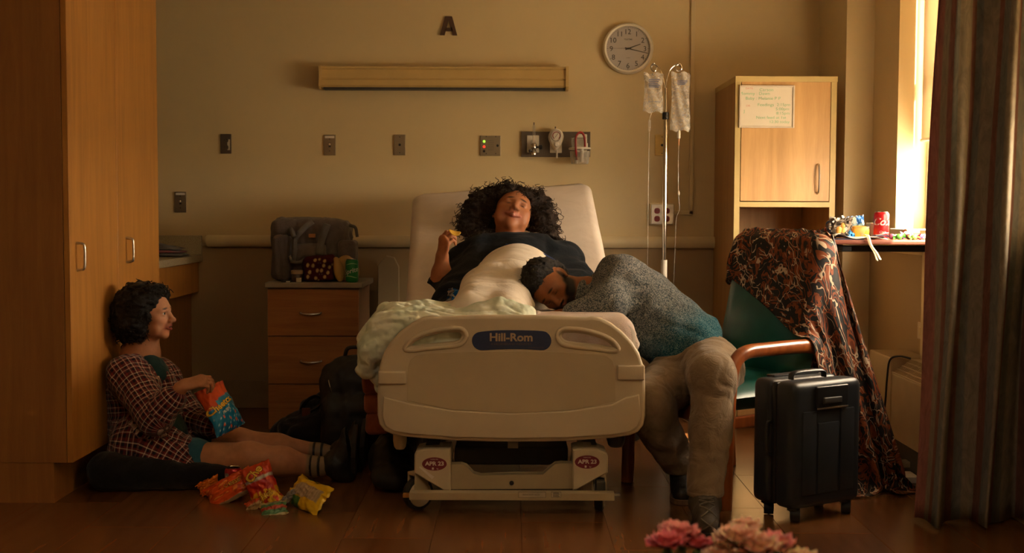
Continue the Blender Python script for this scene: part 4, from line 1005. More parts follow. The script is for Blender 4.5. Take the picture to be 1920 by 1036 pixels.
tr_ = MB().box((1.35, 4.2, 2.62), (WX-.001, 4.24, 2.645)).build('curtain_track', 'white_pl'); tag(tr_, 'white ceiling track carrying the striped curtain', 'track')
# ================================================================ SMOOTH BODIES
def _n3(x, y, z, seed=0, octs=2):
    r = np.random.RandomState(seed); out = 0
    for o in range(octs):
        for _ in range(4):
            d = r.normal(size=3); d /= np.linalg.norm(d); f = (1.0+.5*r.rand())*2**o; p = r.rand()*6.28
            q = r.normal(size=3)*.6*2**o; ph = r.rand()*6.28
            out = out + np.sin((d[0]*x+d[1]*y+d[2]*z)*f*6.28 + p + 1.3*np.sin(q[0]*x*6.28+q[1]*y*6.28+q[2]*z*6.28+ph))/(4*1.7**o)
    return out
class SDF:
    """smooth union of tapered limbs and ellipsoids, turned into one closed skin"""
    def __init__(s, h=.006): s.h = h; s.pr = []; s.paint_ = []
    def cap(s, a, b, ra, rb=None, k=.03, c=None, sq=None, op='u', tag=None):
        s.pr.append(dict(t='cap', a=np.array(a, float), b=np.array(b, float), ra=ra, rb=ra if rb is None else rb, k=k, c=c, sq=sq, op=op)); return s
    def chain(s, pts, rs, k=.03, c=None, sq=None):
        for i in range(len(pts)-1): s.cap(pts[i], pts[i+1], rs[i], rs[i+1], k, c, sq)
        return s
    def ell(s, c0, r, rot=None, k=.03, c=None, op='u'):
        r = (r, r, r) if isinstance(r, (int, float)) else r
        s.pr.append(dict(t='ell', a=np.array(c0, float), r=np.array(r, float), R=np.array(rot if rot is not None else Matrix.Identity(3)), k=k, c=c, op=op)); return s
    def box(s, c0, r, rad, rot=None, k=.03, c=None, op='u'):
        s.pr.append(dict(t='box', a=np.array(c0, float), r=np.array(r, float), rad=rad, R=np.array(rot if rot is not None else Matrix.Identity(3)), k=k, c=c, op=op)); return s
    def paint(s, c0, r, col, rot=None, soft=.3, amt=1.0):
        r = (r, r, r) if isinstance(r, (int, float)) else r
        s.paint_.append((np.array(c0, float), np.array(r, float), np.array(rot if rot is not None else Matrix.Identity(3)), lin(col), soft, amt)); return s
    @staticmethod
    def dist(p, X, Y, Z):
        if p['t'] == 'cap':
            a, b = p['a'], p['b']; ab = b-a; L = max(ab@ab, 1e-12)
            dx, dy, dz = X-a[0], Y-a[1], Z-a[2]
            if p['sq'] is not None:
                n, f = np.array(p['sq'][0], float), p['sq'][1]; n = n/np.linalg.norm(n)
                t = np.clip((dx*ab[0]+dy*ab[1]+dz*ab[2])/L, 0, 1)
                ex, ey, ez = dx-t*ab[0], dy-t*ab[1], dz-t*ab[2]
                q = ex*n[0]+ey*n[1]+ez*n[2]; g = (f-1)*q
                return (np.sqrt((ex+g*n[0])**2+(ey+g*n[1])**2+(ez+g*n[2])**2)-(p['ra']+(p['rb']-p['ra'])*t))/(1+(f-1)*.4)
            t = np.clip((dx*ab[0]+dy*ab[1]+dz*ab[2])/L, 0, 1)
            return np.sqrt((dx-t*ab[0])**2+(dy-t*ab[1])**2+(dz-t*ab[2])**2)-(p['ra']+(p['rb']-p['ra'])*t)
        dx, dy, dz = X-p['a'][0], Y-p['a'][1], Z-p['a'][2]; R = p['R']; r = p['r']
        u = R[0,0]*dx+R[1,0]*dy+R[2,0]*dz; v = R[0,1]*dx+R[1,1]*dy+R[2,1]*dz; w = R[0,2]*dx+R[1,2]*dy+R[2,2]*dz
        if p['t'] == 'ell':
            k0 = np.sqrt((u/r[0])**2+(v/r[1])**2+(w/r[2])**2); k1 = np.sqrt((u/r[0]**2)**2+(v/r[1]**2)**2+(w/r[2]**2)**2)
            return k0*(k0-1)/np.maximum(k1, 1e-6)
        e = p['rad']; qx, qy, qz = np.abs(u)-r[0]+e, np.abs(v)-r[1]+e, np.abs(w)-r[2]+e
        return np.sqrt(np.maximum(qx, 0)**2+np.maximum(qy, 0)**2+np.maximum(qz, 0)**2)+np.minimum(np.maximum(qx, np.maximum(qy, qz)), 0)-e
    @staticmethod
    def bounds(p):
        if p['t'] == 'cap':
            m = max(p['ra'], p['rb']); return np.minimum(p['a'], p['b'])-m, np.maximum(p['a'], p['b'])+m
        m = np.abs(p['R'])@p['r']; return p['a']-m, p['a']+m
    def field(s, disp=None, pad=0):
        h = s.h; us = [p for p in s.pr if p['op'] == 'u']; B = [s.bounds(p) for p in us]
        lo = np.min([b[0] for b in B], 0)-4*h-pad-.02; hi = np.max([b[1] for b in B], 0)+4*h+pad+.02
        n = np.ceil((hi-lo)/h).astype(int)+1; f = np.full(n, .2, np.float32)
        ax = [lo[i]+h*np.arange(n[i]) for i in range(3)]
        for p in s.pr:
            b = s.bounds(p); m = p['k']+3*h+pad+(.02 if disp else 0); i0 = np.clip(((b[0]-m-lo)/h).astype(int), 0, n-1); i1 = np.clip(np.ceil((b[1]+m-lo)/h).astype(int)+1, 1, n)
            if np.any(i1 <= i0): continue
            X, Y, Z = ax[0][i0[0]:i1[0], None, None], ax[1][None, i0[1]:i1[1], None], ax[2][None, None, i0[2]:i1[2]]
            d = s.dist(p, X, Y, Z); sl = (slice(i0[0], i1[0]), slice(i0[1], i1[1]), slice(i0[2], i1[2])); g = f[sl]; k = max(p['k'], 1e-4)
            if p['op'] == 'u': hh = np.clip(.5+.5*(g-d)/k, 0, 1); f[sl] = g+(d-g)*hh-k*hh*(1-hh)
            elif p['op'] == 's': d = -d; hh = np.clip(.5-.5*(g-d)/k, 0, 1); f[sl] = g+(d-g)*hh+k*hh*(1-hh)
        if disp:
            X, Y, Z = np.meshgrid(*ax, indexing='ij', sparse=True); f += disp(X, Y, Z).astype(np.float32)
        return f, lo, ax
    def mesh(s, disp=None, clips=()):
        f, lo, ax = s.field(disp); h = s.h
        for (pt, nr) in clips:      # keep the side the normal points away from
            X, Y, Z = np.meshgrid(*ax, indexing='ij', sparse=True)
            f = np.maximum(f, ((X-pt[0])*nr[0]+(Y-pt[1])*nr[1]+(Z-pt[2])*nr[2]).astype(np.float32))
        return surf(f, lo, h)
    def colors(s, V, base, kk=.006):
        X, Y, Z = V[:,0], V[:,1], V[:,2]; col = np.tile(np.array(lin(base)), (len(V), 1)); W = np.full(len(V), 1e-9); C_ = np.zeros((len(V), 3))
        D = []; 
        us = [p for p in s.pr if p['op'] == 'u']
        dm = np.full(len(V), 9.)
        for p in us: D.append(s.dist(p, X, Y, Z)); dm = np.minimum(dm, D[-1])
        for p, d in zip(us, D):
            w = np.exp(-np.clip(d-dm, 0, 1)/kk); c = np.array(lin(p['c'] if p['c'] is not None else base)); W += w; C_ += w[:,None]*c
        col = C_/W[:,None]
        for c0, r, R, c, soft, amt in s.paint_:
            d = (V-c0)@R; q = np.sqrt(((d/r)**2).sum(1)); w = np.clip((1-q)/soft+.0, 0, 1)*amt; w = w*w*(3-2*w) if amt == 1 else w
            col = col*(1-w[:,None])+np.array(c)*w[:,None]
        return col
    def uv(s, V, seamless=True):
        """cloth coordinates: along and round the nearest limb, in metres"""
        X, Y, Z = V[:,0], V[:,1], V[:,2]; best = np.full(len(V), 9.); out = np.zeros((len(V), 3))
        for p in s.pr:
            if p['op'] != 'u' or 'uv' not in p: continue
            d = s.dist(p, X, Y, Z); m = d < best; best[m] = d[m]
            o, ax_, rf = [np.array(q, float) for q in p['uv'][:3]]; R_ = p['uv'][3]
            ax_ /= np.linalg.norm(ax_); rf = rf-ax_*(rf@ax_); rf /= np.linalg.norm(rf); bn = np.cross(ax_, rf)
            q = V[m]-o; u = q@ax_; a = np.arctan2(q@bn, q@rf)
            out[m] = np.stack([u, a*R_, np.zeros_like(u)], 1)
        return out
def surf(f, lo, h):
    n = f.shape; S = f < 0
    cs = np.zeros((n[0]-1, n[1]-1, n[2]-1), np.uint8)
    for dx in (0, 1):
        for dy in (0, 1):
            for dz in (0, 1): cs += S[dx:n[0]-1+dx, dy:n[1]-1+dy, dz:n[2]-1+dz]
    act = (cs > 0) & (cs < 8); I = np.argwhere(act); idx = np.full(act.shape, -1, np.int32); idx[act] = np.arange(len(I))
    acc = np.zeros((len(I), 3)); cnt = np.zeros(len(I))
    cor = [(0,0,0),(1,0,0),(0,1,0),(1,1,0),(0,0,1),(1,0,1),(0,1,1),(1,1,1)]
    val = [f[I[:,0]+c[0], I[:,1]+c[1], I[:,2]+c[2]] for c in cor]
    for a in range(8):
        for b in range(a+1, 8):
            if bin(a ^ b).count('1') != 1: continue
            va, vb = val[a], val[b]; m = (va < 0) != (vb < 0); t = np.where(m, va/np.where(m, va-vb, 1), 0)
            for q in range(3): acc[:,q] += np.where(m, cor[a][q]+(cor[b][q]-cor[a][q])*t, 0)
            cnt += m
    V = (I+acc/cnt[:,None])*h+lo
    F = []
    for ax_ in range(3):
        o1, o2 = [(1, 2), (2, 0), (0, 1)][ax_]
        A = [slice(0, n[q]-1) for q in range(3)]; sl0 = list(A); sl1 = list(A)
        sl0[ax_] = slice(0, n[ax_]-1); sl1[ax_] = slice(1, n[ax_])
        s0, s1 = S[tuple(sl0)], S[tuple(sl1)]; E = np.argwhere(s0 != s1)
        E = E[(E[:,o1] > 0) & (E[:,o2] > 0)]
        if not len(E): continue
        e1 = np.zeros(3, int); e1[o1] = 1; e2 = np.zeros(3, int); e2[o2] = 1
        g = lambda e: idx[e[:,0], e[:,1], e[:,2]]
        q = np.stack([g(E-e1-e2), g(E-e2), g(E), g(E-e1)], 1); fl = S[E[:,0], E[:,1], E[:,2]]
        q[~fl] = q[~fl][:, ::-1]; F.append(q)
    return V, np.concatenate(F)
def relax(V, F, it=2, lam=.5):
    E = np.concatenate([F[:, [0, 1]], F[:, [1, 2]], F[:, [2, 3]], F[:, [3, 0]]])
    for _ in range(it):
        A = np.zeros_like(V); c = np.zeros(len(V)); np.add.at(A, E[:,0], V[E[:,1]]); np.add.at(c, E[:,0], 1)
        np.add.at(A, E[:,1], V[E[:,0]]); np.add.at(c, E[:,1], 1); V = V+lam*(A/c[:,None]-V)
    return V
def sdf_obj(name, V, F, mt, parent=None, loc=(0,0,0), col=None, uv=None):
    base = Vector((0, 0, 0)); q = parent
    while q is not None: base += Vector(q.location); q = q.parent
    off = np.array(base)+np.array(loc); me = bpy.data.meshes.new(name)
    me.vertices.add(len(V)); me.vertices.foreach_set('co', (V-off).astype(np.float32).ravel())
    me.loops.add(F.size); me.loops.foreach_set('vertex_index', F.astype(np.int32).ravel()); me.polygons.add(len(F))
    me.polygons.foreach_set('loop_start', np.arange(0, F.size, 4, dtype=np.int32)); me.update(calc_edges=True); me.validate()
    me.polygons.foreach_set('use_smooth', np.ones(len(me.polygons), bool))
    for m in (mt if isinstance(mt, (list, tuple)) else [mt]): me.materials.append(M[m] if isinstance(m, str) else m)
    if col is not None:
        a = me.color_attributes.new('Col', 'FLOAT_COLOR', 'POINT'); a.data.foreach_set('color', np.concatenate([col, np.ones((len(col), 1))], 1).astype(np.float32).ravel())
    if uv is not None:
        a = me.attributes.new('clothuv', 'FLOAT_VECTOR', 'POINT'); a.data.foreach_set('vector', uv.astype(np.float32).ravel())
    o = bpy.data.objects.new(name, me); COL.objects.link(o); o.location = loc
    if parent is not None: o.parent = parent
    return o
def frame(fwd, up):
    """3x3 with columns right, back, up for something that faces fwd (its -y)"""
    y = -Vector(fwd).normalized(); z = Vector(up); z = (z-y*z.dot(y)).normalized(); x = y.cross(z)
    return Matrix((x, y, z)).transposed()
V3 = lambda *a: Vector(a)

def head(s, c, R, sc=1.0, skin='#9a6a48', lip='#8a4038', brow='#20140c', beard=None, fem=True, smile=0, eyes_closed=False, mouth_open=0, gaze=(0, 0), nw=1.0):
    """skull, jaw, nose, lips, lids, ears; c is the middle of the head, R its frame (faces local -y)"""
    L = lambda x, y, z: c + R @ Vector((x*sc, y*sc, z*sc))
    E = lambda p, r, k=.02, cc=None, rot=None, op='u': s.ell(L(*p), tuple(q*sc for q in r), R @ rot if rot is not None else R, k*sc, cc, op)
    rx = lambda a: Matrix.Rotation(math.radians(a), 3, 'X'); rz = lambda a: Matrix.Rotation(math.radians(a), 3, 'Z'); ry = lambda a: Matrix.Rotation(math.radians(a), 3, 'Y')
    E((0, .012, .035), (.073, .092, .082))                     # cranium
    E((0, -.030, .010), (.063, .060, .078), .03)               # face mass
    E((0, -.040, -.045), (.047 if fem else .052, .046, .050), .03)      # lower face
    E((0, -.066, -.084), (.020 if fem else .025, .018, .016), .022)     # chin
    for q in (-1, 1):
        E((q*.038, -.022, -.056), (.016, .046, .026), .028, rot=rz(q*20))        # jaw
        E((q*.042, -.058, -.014+.003*smile), (.021+.002*smile, .020, .018), .018) # cheek
        E((q*.027, -.076, .026), (.022, .012, .010), .016, rot=rz(q*16))         # brow ridge
        E((q*.031, -.099, .011), (.016, .015, .011), .012, op='s')               # eye socket
        E((q*.074, .014, .002), (.007, .017, .028), .006, rot=rz(-q*18))          # ear
        E((q*.079, .010, .004), (.004, .009, .016), .004, rot=rz(-q*18), op='s')
        E((q*.074, .002, -.022), (.006, .009, .010), .006)
    s.cap(L(0, -.086, .020), L(0, -.106, -.018), .0085*sc, .0115*sc, .012*sc)       # nose
    E((0, -.112, -.021), (.0110, .0105, .0095), .008)
    for q in (-1, 1):
        E((q*.0115*nw, -.101, -.025), (.0075*nw, .009, .0068), .006)
        E((q*.0062, -.108, -.0315), (.0034, .0048, .003), .002, '#241008', op='s')
    mz = -.050
    E((0, -.0885, mz+.012), (.020, .010, .010), .012)
    s.paint(L(0, -.105, -.033), (.008*sc, .008*sc, .003*sc), '#3a1a10', R, .5, .6)
    wdt = .021+.006*smile
    for q in (-1, 1):       # lips
        s.cap(L(0, -.0985, mz+.0035+mouth_open), L(q*wdt, -.085, mz+.004*smile), .0052*sc, .0025*sc, .004*sc, lip)
        s.cap(L(0, -.0970, mz-.0055-mouth_open), L(q*wdt*.9, -.085, mz+.003*smile-.001), .0062*sc, .0025*sc, .004*sc, lip)
    if mouth_open:
        E((0, -.096, mz-.001), (.013, .010, mouth_open*.9), .003, op='s')
        s.paint(L(0, -.094, mz-.001), (.012*sc, .012*sc, (mouth_open+.001)*sc), '#2a0c0a', R, .4)
    else: s.paint(L(0, -.098, mz-.0012), (wdt*sc, .012*sc, .0016*sc), '#3c1512', R, .6)
    for q in (-1, 1):
        s.paint(L(q*.030, -.094, .031), (.0235*sc, .018*sc, .0060*sc), brow, R @ ry(q*8), .5, .92)
        if eyes_closed:
            E((q*.030, -.0765, .0105), (.0160, .0120, .0115), .005)
            s.paint(L(q*.030, -.094, .0035), (.0185*sc, .014*sc, .0034*sc), '#0c0604', R @ ry(q*7), .5)
            s.paint(L(q*.029, -.094, .0175), (.0175*sc, .014*sc, .0026*sc), '#3a1c0e', R @ ry(q*4), .6, .7)
        else:
            E((q*.030, -.0775, .0170), (.0155, .0115, .0062), .004)     # upper lid
            E((q*.030, -.0775, .0040), (.0150, .0105, .0050), .004)
            s.paint(L(q*.030, -.092, .0150), (.0185*sc, .012*sc, .0030*sc), '#120a06', R @ ry(q*4), .5, .95)
        s.paint(L(q*.030, -.088, .010), (.020*sc, .018*sc, .013*sc), '#4a2412', R, .9, .4)  # eye-socket shade painted into the skin colour
        s.paint(L(q*.045, -.070, -.018), (.022*sc, .02*sc, .018*sc), '#a04a30', R, .9, .22)
    if beard:
        for p, r, a in (((0, -.060, -.074), (.062, .070, .040), .95), ((0, -.098, -.036), (.026, .018, .0065), .9), ((-.054, -.024, -.042), (.034, .050, .044), .93), ((.054, -.024, -.042), (.034, .050, .044), .93), ((-.050, -.055, -.050), (.034, .045, .036), .93), ((.050, -.055, -.050), (.034, .045, .036), .93), ((-.068, .0, .0), (.014, .018, .035), .8), ((.068, .0, .0), (.014, .018, .035), .8), ((0, -.088, -.067), (.016, .02, .010), .9)):
            s.paint(L(*p), tuple(q*sc for q in r), beard, R, .35, min(.985, a+.05))
        for q in (-1, 1):
            s.paint(L(0, -.0985, mz+.0025), (.019*sc, .012*sc, .0042*sc), lip, R, .4, .8); s.paint(L(0, -.097, mz-.0055), (.017*sc, .012*sc, .0052*sc), lip, R, .4, .9)
    return L
def eyeballs(parent, L, R, sc, iris='#2a1a10', gaze=(0, 0)):
    for q in (-1, 1):
        c = L(q*.030, -.0765, .0105); d = (R @ Vector((gaze[0], -1, gaze[1]))).normalized(); r = .0118*sc
        b = MB(); b.smooth = True; b.ball(c, r, 16, 12); e = b.build('eyeball', 'eyewhite', parent)
        b = MB(); b.smooth = True; b.lathe([(.0056*sc, r*.872), (.0052*sc, r*.955), (.0022*sc, r*1.01), (0, r*1.02)], c, 16, ax=d); b.build('iris', 'iris', e)
M['eyewhite'] = pmat('eye_white', (.55, .50, .45), .25); M['iris'] = pmat('dark_brown_iris', (.022, .012, .007), .12)

def hand_(s, w, d, n, side, curl=(30, 35, 40), spread=4, thumb=(40, 20), sc=1.0, c=None, curls=None, thumb_in=.3):
    """w wrist, d towards the fingers, n out of the BACK of the hand, side = +1 when the thumb is at d x n"""
    d = Vector(d).normalized(); n = Vector(n); n = (n-d*n.dot(d)).normalized(); t = d.cross(n)*side     # t : towards the thumb
    A = lambda a, b, e: w + d*a*sc + t*b*sc + n*e*sc
    sqn = (n, 1.7)
    s.cap(A(-.02, 0, 0), A(.012, 0, 0), .024*sc, .025*sc, .012, c, (n, 1.35))
    s.cap(A(.012, .012, 0), A(.075, .022, .002), .024*sc, .020*sc, .012, c, sqn)
    s.cap(A(.012, -.012, 0), A(.070, -.022, 0), .022*sc, .018*sc, .012, c, sqn)
    s.cap(A(.035, 0, 0), A(.078, 0, .002), .026*sc, .022*sc, .012, c, sqn)
    bl = [(.083, .031, .072, .0092), (.087, .010, .080, .0096), (.084, -.011, .075, .0092), (.076, -.030, .060, .0082)]
    for i, (f0, tt, Ln, r) in enumerate(bl):
        cu = curls[i] if curls else curl; a0 = spread*(1.5-i); base = A(f0, tt, .002)
        dd = (Matrix.Rotation(math.radians(a0)*side, 3, n) @ d) if True else d
        axis = dd.cross(n); p = base; ang = 0
        for j, fr in enumerate((.46, .30, .24)):
            ang += cu[j]; v = Matrix.Rotation(-math.radians(ang), 3, axis) @ dd
            q = p + v*Ln*fr*sc; rr = r*sc*(1, .92, .84)[j]
            s.cap(p - (dd*.012*sc if j == 0 else v*0), q, rr*1.04, rr*.92, .0035, c); p = q
        s.paint(p + v*.001 + n*0, .001, '#000000') if False else None
    p = A(.018, .024, -.006); v = (d*.75+t*.75-n*thumb_in).normalized(); q = p+v*.042*sc
    s.cap(A(.008, .012, -.002), q, .018*sc, .0125*sc, .010, c)
    ax_ = (d.cross(t)) ; v2 = (v + (d*.6 - t*.45 - n*thumb_in*.9)*math.radians(thumb[0])).normalized(); q2 = q+v2*.032*sc
    s.cap(q, q2, .0118*sc, .0105*sc, .004, c); v3 = (v2 + (-t*.7 - n*thumb_in*.6)*math.radians(thumb[1])).normalized()
    s.cap(q2, q2+v3*.026*sc, .0105*sc, .0088*sc, .004, c)
    return s

M['skin'] = attrmat('skin', .5, .12, 260, .35, .12)
def curls(parent, name, roots, n, seed, rmin, rmax, length, turns, thick, mt, droop=.3, spread=1.0):
    """ringlets: helical locks growing out of the hair mass. roots(): (point, outward)"""
    rnd = random.Random(seed); b = MB(); b.smooth = True
    for _ in range(n):
        p, o = roots(rnd); o = (Vector(o)+Vector((rnd.gauss(0, .35), rnd.gauss(0, .35), rnd.gauss(0, .35)))*spread).normalized(); L = length*rnd.uniform(.5, 1.2); R0 = rnd.uniform(rmin, rmax); T_ = turns*rnd.uniform(.7, 1.3)*L/length
        m = int(max(10, T_*8)); pts = []; a = o.orthogonal().normalized(); c = o.cross(a); ph = rnd.random()*6.28; dr = Vector((0, 0, -droop))
        for k in range(m+1):
            t = k/m; ctr = p + o*L*t + dr*L*t*t*.8; an = ph+T_*6.28*t; pts.append(ctr + (a*math.cos(an)+c*math.sin(an))*R0*min(1, t*5+.1))
        b.sweep(pts, [thick*(1-.6*(k/m)) for k in range(m+1)], 4, cap=False)
    return b.build(name, mt, parent, recalc=False, smooth=True)
def hairmat(name, c, c2):
    m = NT(name); v = m.coord(scale=(1, 1, 1)); m.base(m.ramp(m.noise(v, 60, 5, .7, 2), [(.35, c), (.7, c2)]), .48, 0, .35); m.bump(m.noise(v, 150, 4, .6, 2), .8, .01); return m.m
M['hair_black'] = hairmat('black_hair', (.004, .003, .0025), (.016, .011, .008)); M['hair_brown'] = hairmat('dark_brown_curls', (.008, .004, .0025), (.045, .022, .011))
# ================================================================ PEOPLE
def plaidmat():
    m = NT('plaid_flannel'); a = m.n('Attribute'); a.attribute_name = 'clothuv'; sx = m.n('SeparateXYZ'); m.l(a.outputs['Vector'], sx.inputs[0])
    def stripes(o, per, seq):
        d = m.n('Math', operation='MULTIPLY'); m.l(o, d.inputs[0]); d.inputs[1].default_value = 1/per
        f = m.n('Math', operation='FRACT'); m.l(d.outputs[0], f.inputs[0]); return m.ramp(f.outputs[0], seq, 'CONSTANT')
    base, red, wht = (.014, .009, .018), (.17, .022, .024), (.62, .48, .40)
    seq = [(0, base), (.22, red), (.42, base), (.46, wht), (.54, base), (.74, red), (.86, wht), (.93, red)]
    c1 = stripes(sx.outputs[0], .052, seq); c2 = stripes(sx.outputs[1], .052, seq)
    mx = m.n('MixRGB'); mx.inputs[0].default_value = .5; m.l(c1, mx.inputs[1]); m.l(c2, mx.inputs[2])
    m.base(mx.outputs[0], .9, 0, .15); v = m.coord(); b = m.bump(m.noise(v, 18, 4, .6, 1.2), .5, .02); m.bump(m.noise(v, 900, 2), .2, .001, b)
    m.b.inputs['Sheen Weight'].default_value = .2; return m.m
M['plaid'] = plaidmat()
M['teal_top'] = cloth('dark_teal_cotton', (.012, .045, .05)); M['denim'] = cloth('blue_denim', (.03, .13, .19), (.02, .09, .14))
M['boot_black'] = pmat('black_boot_leather', (.012, .011, .010), .5, bump=.2, bscale=90); M['black_cloth'] = cloth('black_cushion_cloth', (.010, .010, .012), (.006, .006, .007))
M['sole'] = pmat('boot_sole', (.02, .018, .016), .7); M['lace'] = pmat('boot_lace', (.11, .09, .065), .7)
SKIN1, SKIN2, SKIN3 = '#b07c5c', '#a36a48', '#8a5430'
def uvcap(s, a, b, ra, rb=None, k=.03, sq=None, ref=(0, -1, 0), R=None):
    s.cap(a, b, ra, rb, k, None, sq); d = Vector(b)-Vector(a); s.pr[-1]['uv'] = (tuple(a), tuple(d), ref, R or (ra+(rb or ra))/2*1.2); return s
def uvell(s, c, r, rot=None, k=.03, ax=(0, 0, 1), ref=(0, -1, 0), R=None):
    s.ell(c, r, rot, k); s.pr[-1]['uv'] = (tuple(c), ax, ref, R or (r[0]+r[1])/2); return s
def folds(amp, f, seed=3, oct=2): return lambda X, Y, Z: amp*_n3(X*f, Y*f, Z*f, seed, oct)

# ---------------------------------------------------------------- woman sitting on the floor
w1 = thing('person', 'person in red plaid shirt and denim shorts sitting on a black cushion against the wardrobe, reaching into a crisp packet', 'person', P(290, 900, 4.9) * Vector((1, 1, 0)) if False else Vector((P(290, 900, 4.9).x, 4.95, .08)))
w1['label'] = 'person in plaid shirt on the floor cushion holding an orange and blue crisp packet'
s = SDF(.0036); hc = P(279, 592, 4.95); R1 = frame((1, -.16, .05), (-.06, 0, 1))
L1 = head(s, hc, R1, .97, lip='#8a3a34', mouth_open=.0028)
J = dict(N=P(262, 655, 4.98), rs=P(236, 700, 4.86), ls=P(300, 705, 5.10), re=P(292, 782, 4.72), rw=P(345, 722, 4.70), le=P(350, 782, 5.06), lw=P(408, 803, 4.93), ch=P(258, 740, 4.97), be=P(272, 815, 4.96), hp=P(283, 862, 4.95),
         rh=P(310, 866, 4.86), lh=P(310, 862, 5.05), rk=P(468, 856, 4.80), lk=P(446, 828, 5.04), ra=P(592, 874, 4.86), la=P(598, 848, 5.08))
s.cap(hc+V3(-.012, .004, -.05), J['N']+V3(.01, 0, -.02), .046, .058, .03).chain([J['N']+V3(0, 0, -.03), J['ch'], J['be'], J['hp']], [.08, .10, .095, .10], .05)
s.chain([J['N']+V3(0, -.03, -.06), J['rs'], J['re'], J['rw']], [.05, .045, .036, .0245], .03).chain([J['N']+V3(0, .03, -.06), J['ls'], J['le'], J['lw']], [.05, .045, .036, .0245], .03)
s.chain([J['rh'], J['rk'], P(530, 864, 4.82), J['ra'], P(622, 872, 4.87)], [.082, .058, .056, .036, .036], .03).chain([J['lh'], J['lk'], P(520, 838, 5.05), J['la'], P(630, 852, 5.08)], [.080, .056, .054, .036, .036], .03)
hand_(s, J['rw'], P(380, 713, 4.72)-J['rw'], (.1, -.45, .9), -1, curls=[(28, 45, 30), (35, 50, 30), (40, 50, 30), (45, 50, 30)], thumb=(25, 20), thumb_in=.6, sc=.92)
hand_(s, J['lw'], P(440, 797, 4.90)-J['lw'], (.1, .35, -1), -1, curls=[(35, 45, 30), (40, 45, 30), (42, 50, 30), (45, 50, 30)], thumb=(20, 15), thumb_in=.2, sc=.92)
for a in ('ra', 'la'):       # white socks with two black bands
    c = J[a]; s.paint(c+V3(.01, 0, 0), (.065, .08, .08), '#8a7458', None, .12, .999)
    for q in (-.016, .016): s.paint(c+V3(q, 0, 0), (.0062, .09, .09), '#0a0a0a', None, .2)
V, F = s.mesh(); V = relax(V, F, 1, .35); sdf_obj('body', V, F, 'skin', w1, col=s.colors(V, SKIN1)); eyeballs(w1, L1, R1, .97)
# shirt
s = SDF(.0055); axd = (J['N']-J['hp'])
fwd = Vector((.85, -.5, 0))
uvell(s, (J['ch']+V3(0, 0, .045)), (.118, .160, .13), frame(fwd, axd), .06, tuple(axd), tuple(fwd), .15)
uvell(s, J['ch']+V3(.01, 0, -.03), (.125, .158, .17), frame(fwd, axd), .06, tuple(axd), tuple(fwd), .15)
uvell(s, J['be']+V3(.01, -.01, 0), (.138, .168, .15), frame(fwd, axd), .06, tuple(axd), tuple(fwd), .15)
uvell(s, J['hp']+V3(.03, -.02, .02), (.185, .19, .11), None, .06, tuple(axd), tuple(fwd), .15)
for a, b_, e in (('rs', 're', 'rw'), ('ls', 'le', 'lw')):
    uvcap(s, J[a], J[b_], .078, .066, .05, ref=(0, -1, 0)); uvcap(s, J[b_], J[b_].lerp(J[e], .50 if a == 'rs' else .72), .064, .052, .03, ref=(0, -1, 0))
    q = J[b_].lerp(J[e], .52 if a == 'rs' else .74); d = (J[e]-J[b_]).normalized(); uvcap(s, q-d*.012, q+d*.008, .055, .053, .004)
for q, r_ in (((345, 845), .062), ((352, 872), .045), ((330, 880), .04), ((302, 897), .016)): uvcap(s, P(268, 835, 4.84), P(q[0], q[1], 4.775 if q[0] != 345 else 4.84), .10, r_, .06)
nk = J['N']+V3(.02, -.01, -.025)
for q, t in ((-1, 0), (1, 0)):    # collar
    uvcap(s, J['N']+V3(-.045, q*.0, -.0), J['N']+V3(.05, q*.062-.02, -.065), .026, .018, .015, sq=((.3, q*.5, .8), 1.5))
s.ell(J['N']+V3(.085, -.03, -.10), (.045, .034, .13), frame(fwd, axd+V3(-.25, .12, 0)), .02, op='s')
s.ell(J['N']+V3(.03, -.005, .02), (.062, .06, .07), None, .02, op='s')
s.ell(J['be']+V3(.17, -.06, -.02), (.05, .035, .16), frame(fwd, axd), .03, op='s')
V, F = s.mesh(lambda X, Y, Z: .0055*_n3(X*7, Y*7, Z*5, 5, 2)-.004*np.abs(np.sin(46*(X*.5+Y*.7+Z*.9)+3*_n3(X*5, Y*5, Z*5, 8, 1))))
V = relax(V, F, 1, .4); sdf_obj('plaid_shirt', V, F, 'plaid', w1, uv=s.uv(V))
s = SDF(.006); s.ell(J['ch']+V3(.025, -.012, .04), (.100, .14, .15), frame(fwd, axd)).ell(J['be']+V3(.04, -.02, 0), (.13, .15, .14), frame(fwd, axd)); s.ell(J['N']+V3(.04, -.01, .02), (.055, .05, .07), None, .02, op='s')
V, F = s.mesh(folds(.003, 9)); sdf_obj('top', V, F, 'teal_top', w1)
s = SDF(.006); s.cap(J['hp']+V3(.02, .05, .0), J['lh'].lerp(J['lk'], .52), .105, .088).cap(J['hp']+V3(.02, -.04, 0), J['rh'].lerp(J['rk'], .35), .105, .092)
V, F = s.mesh(folds(.003, 9)); sdf_obj('shorts', V, F, 'denim', w1)
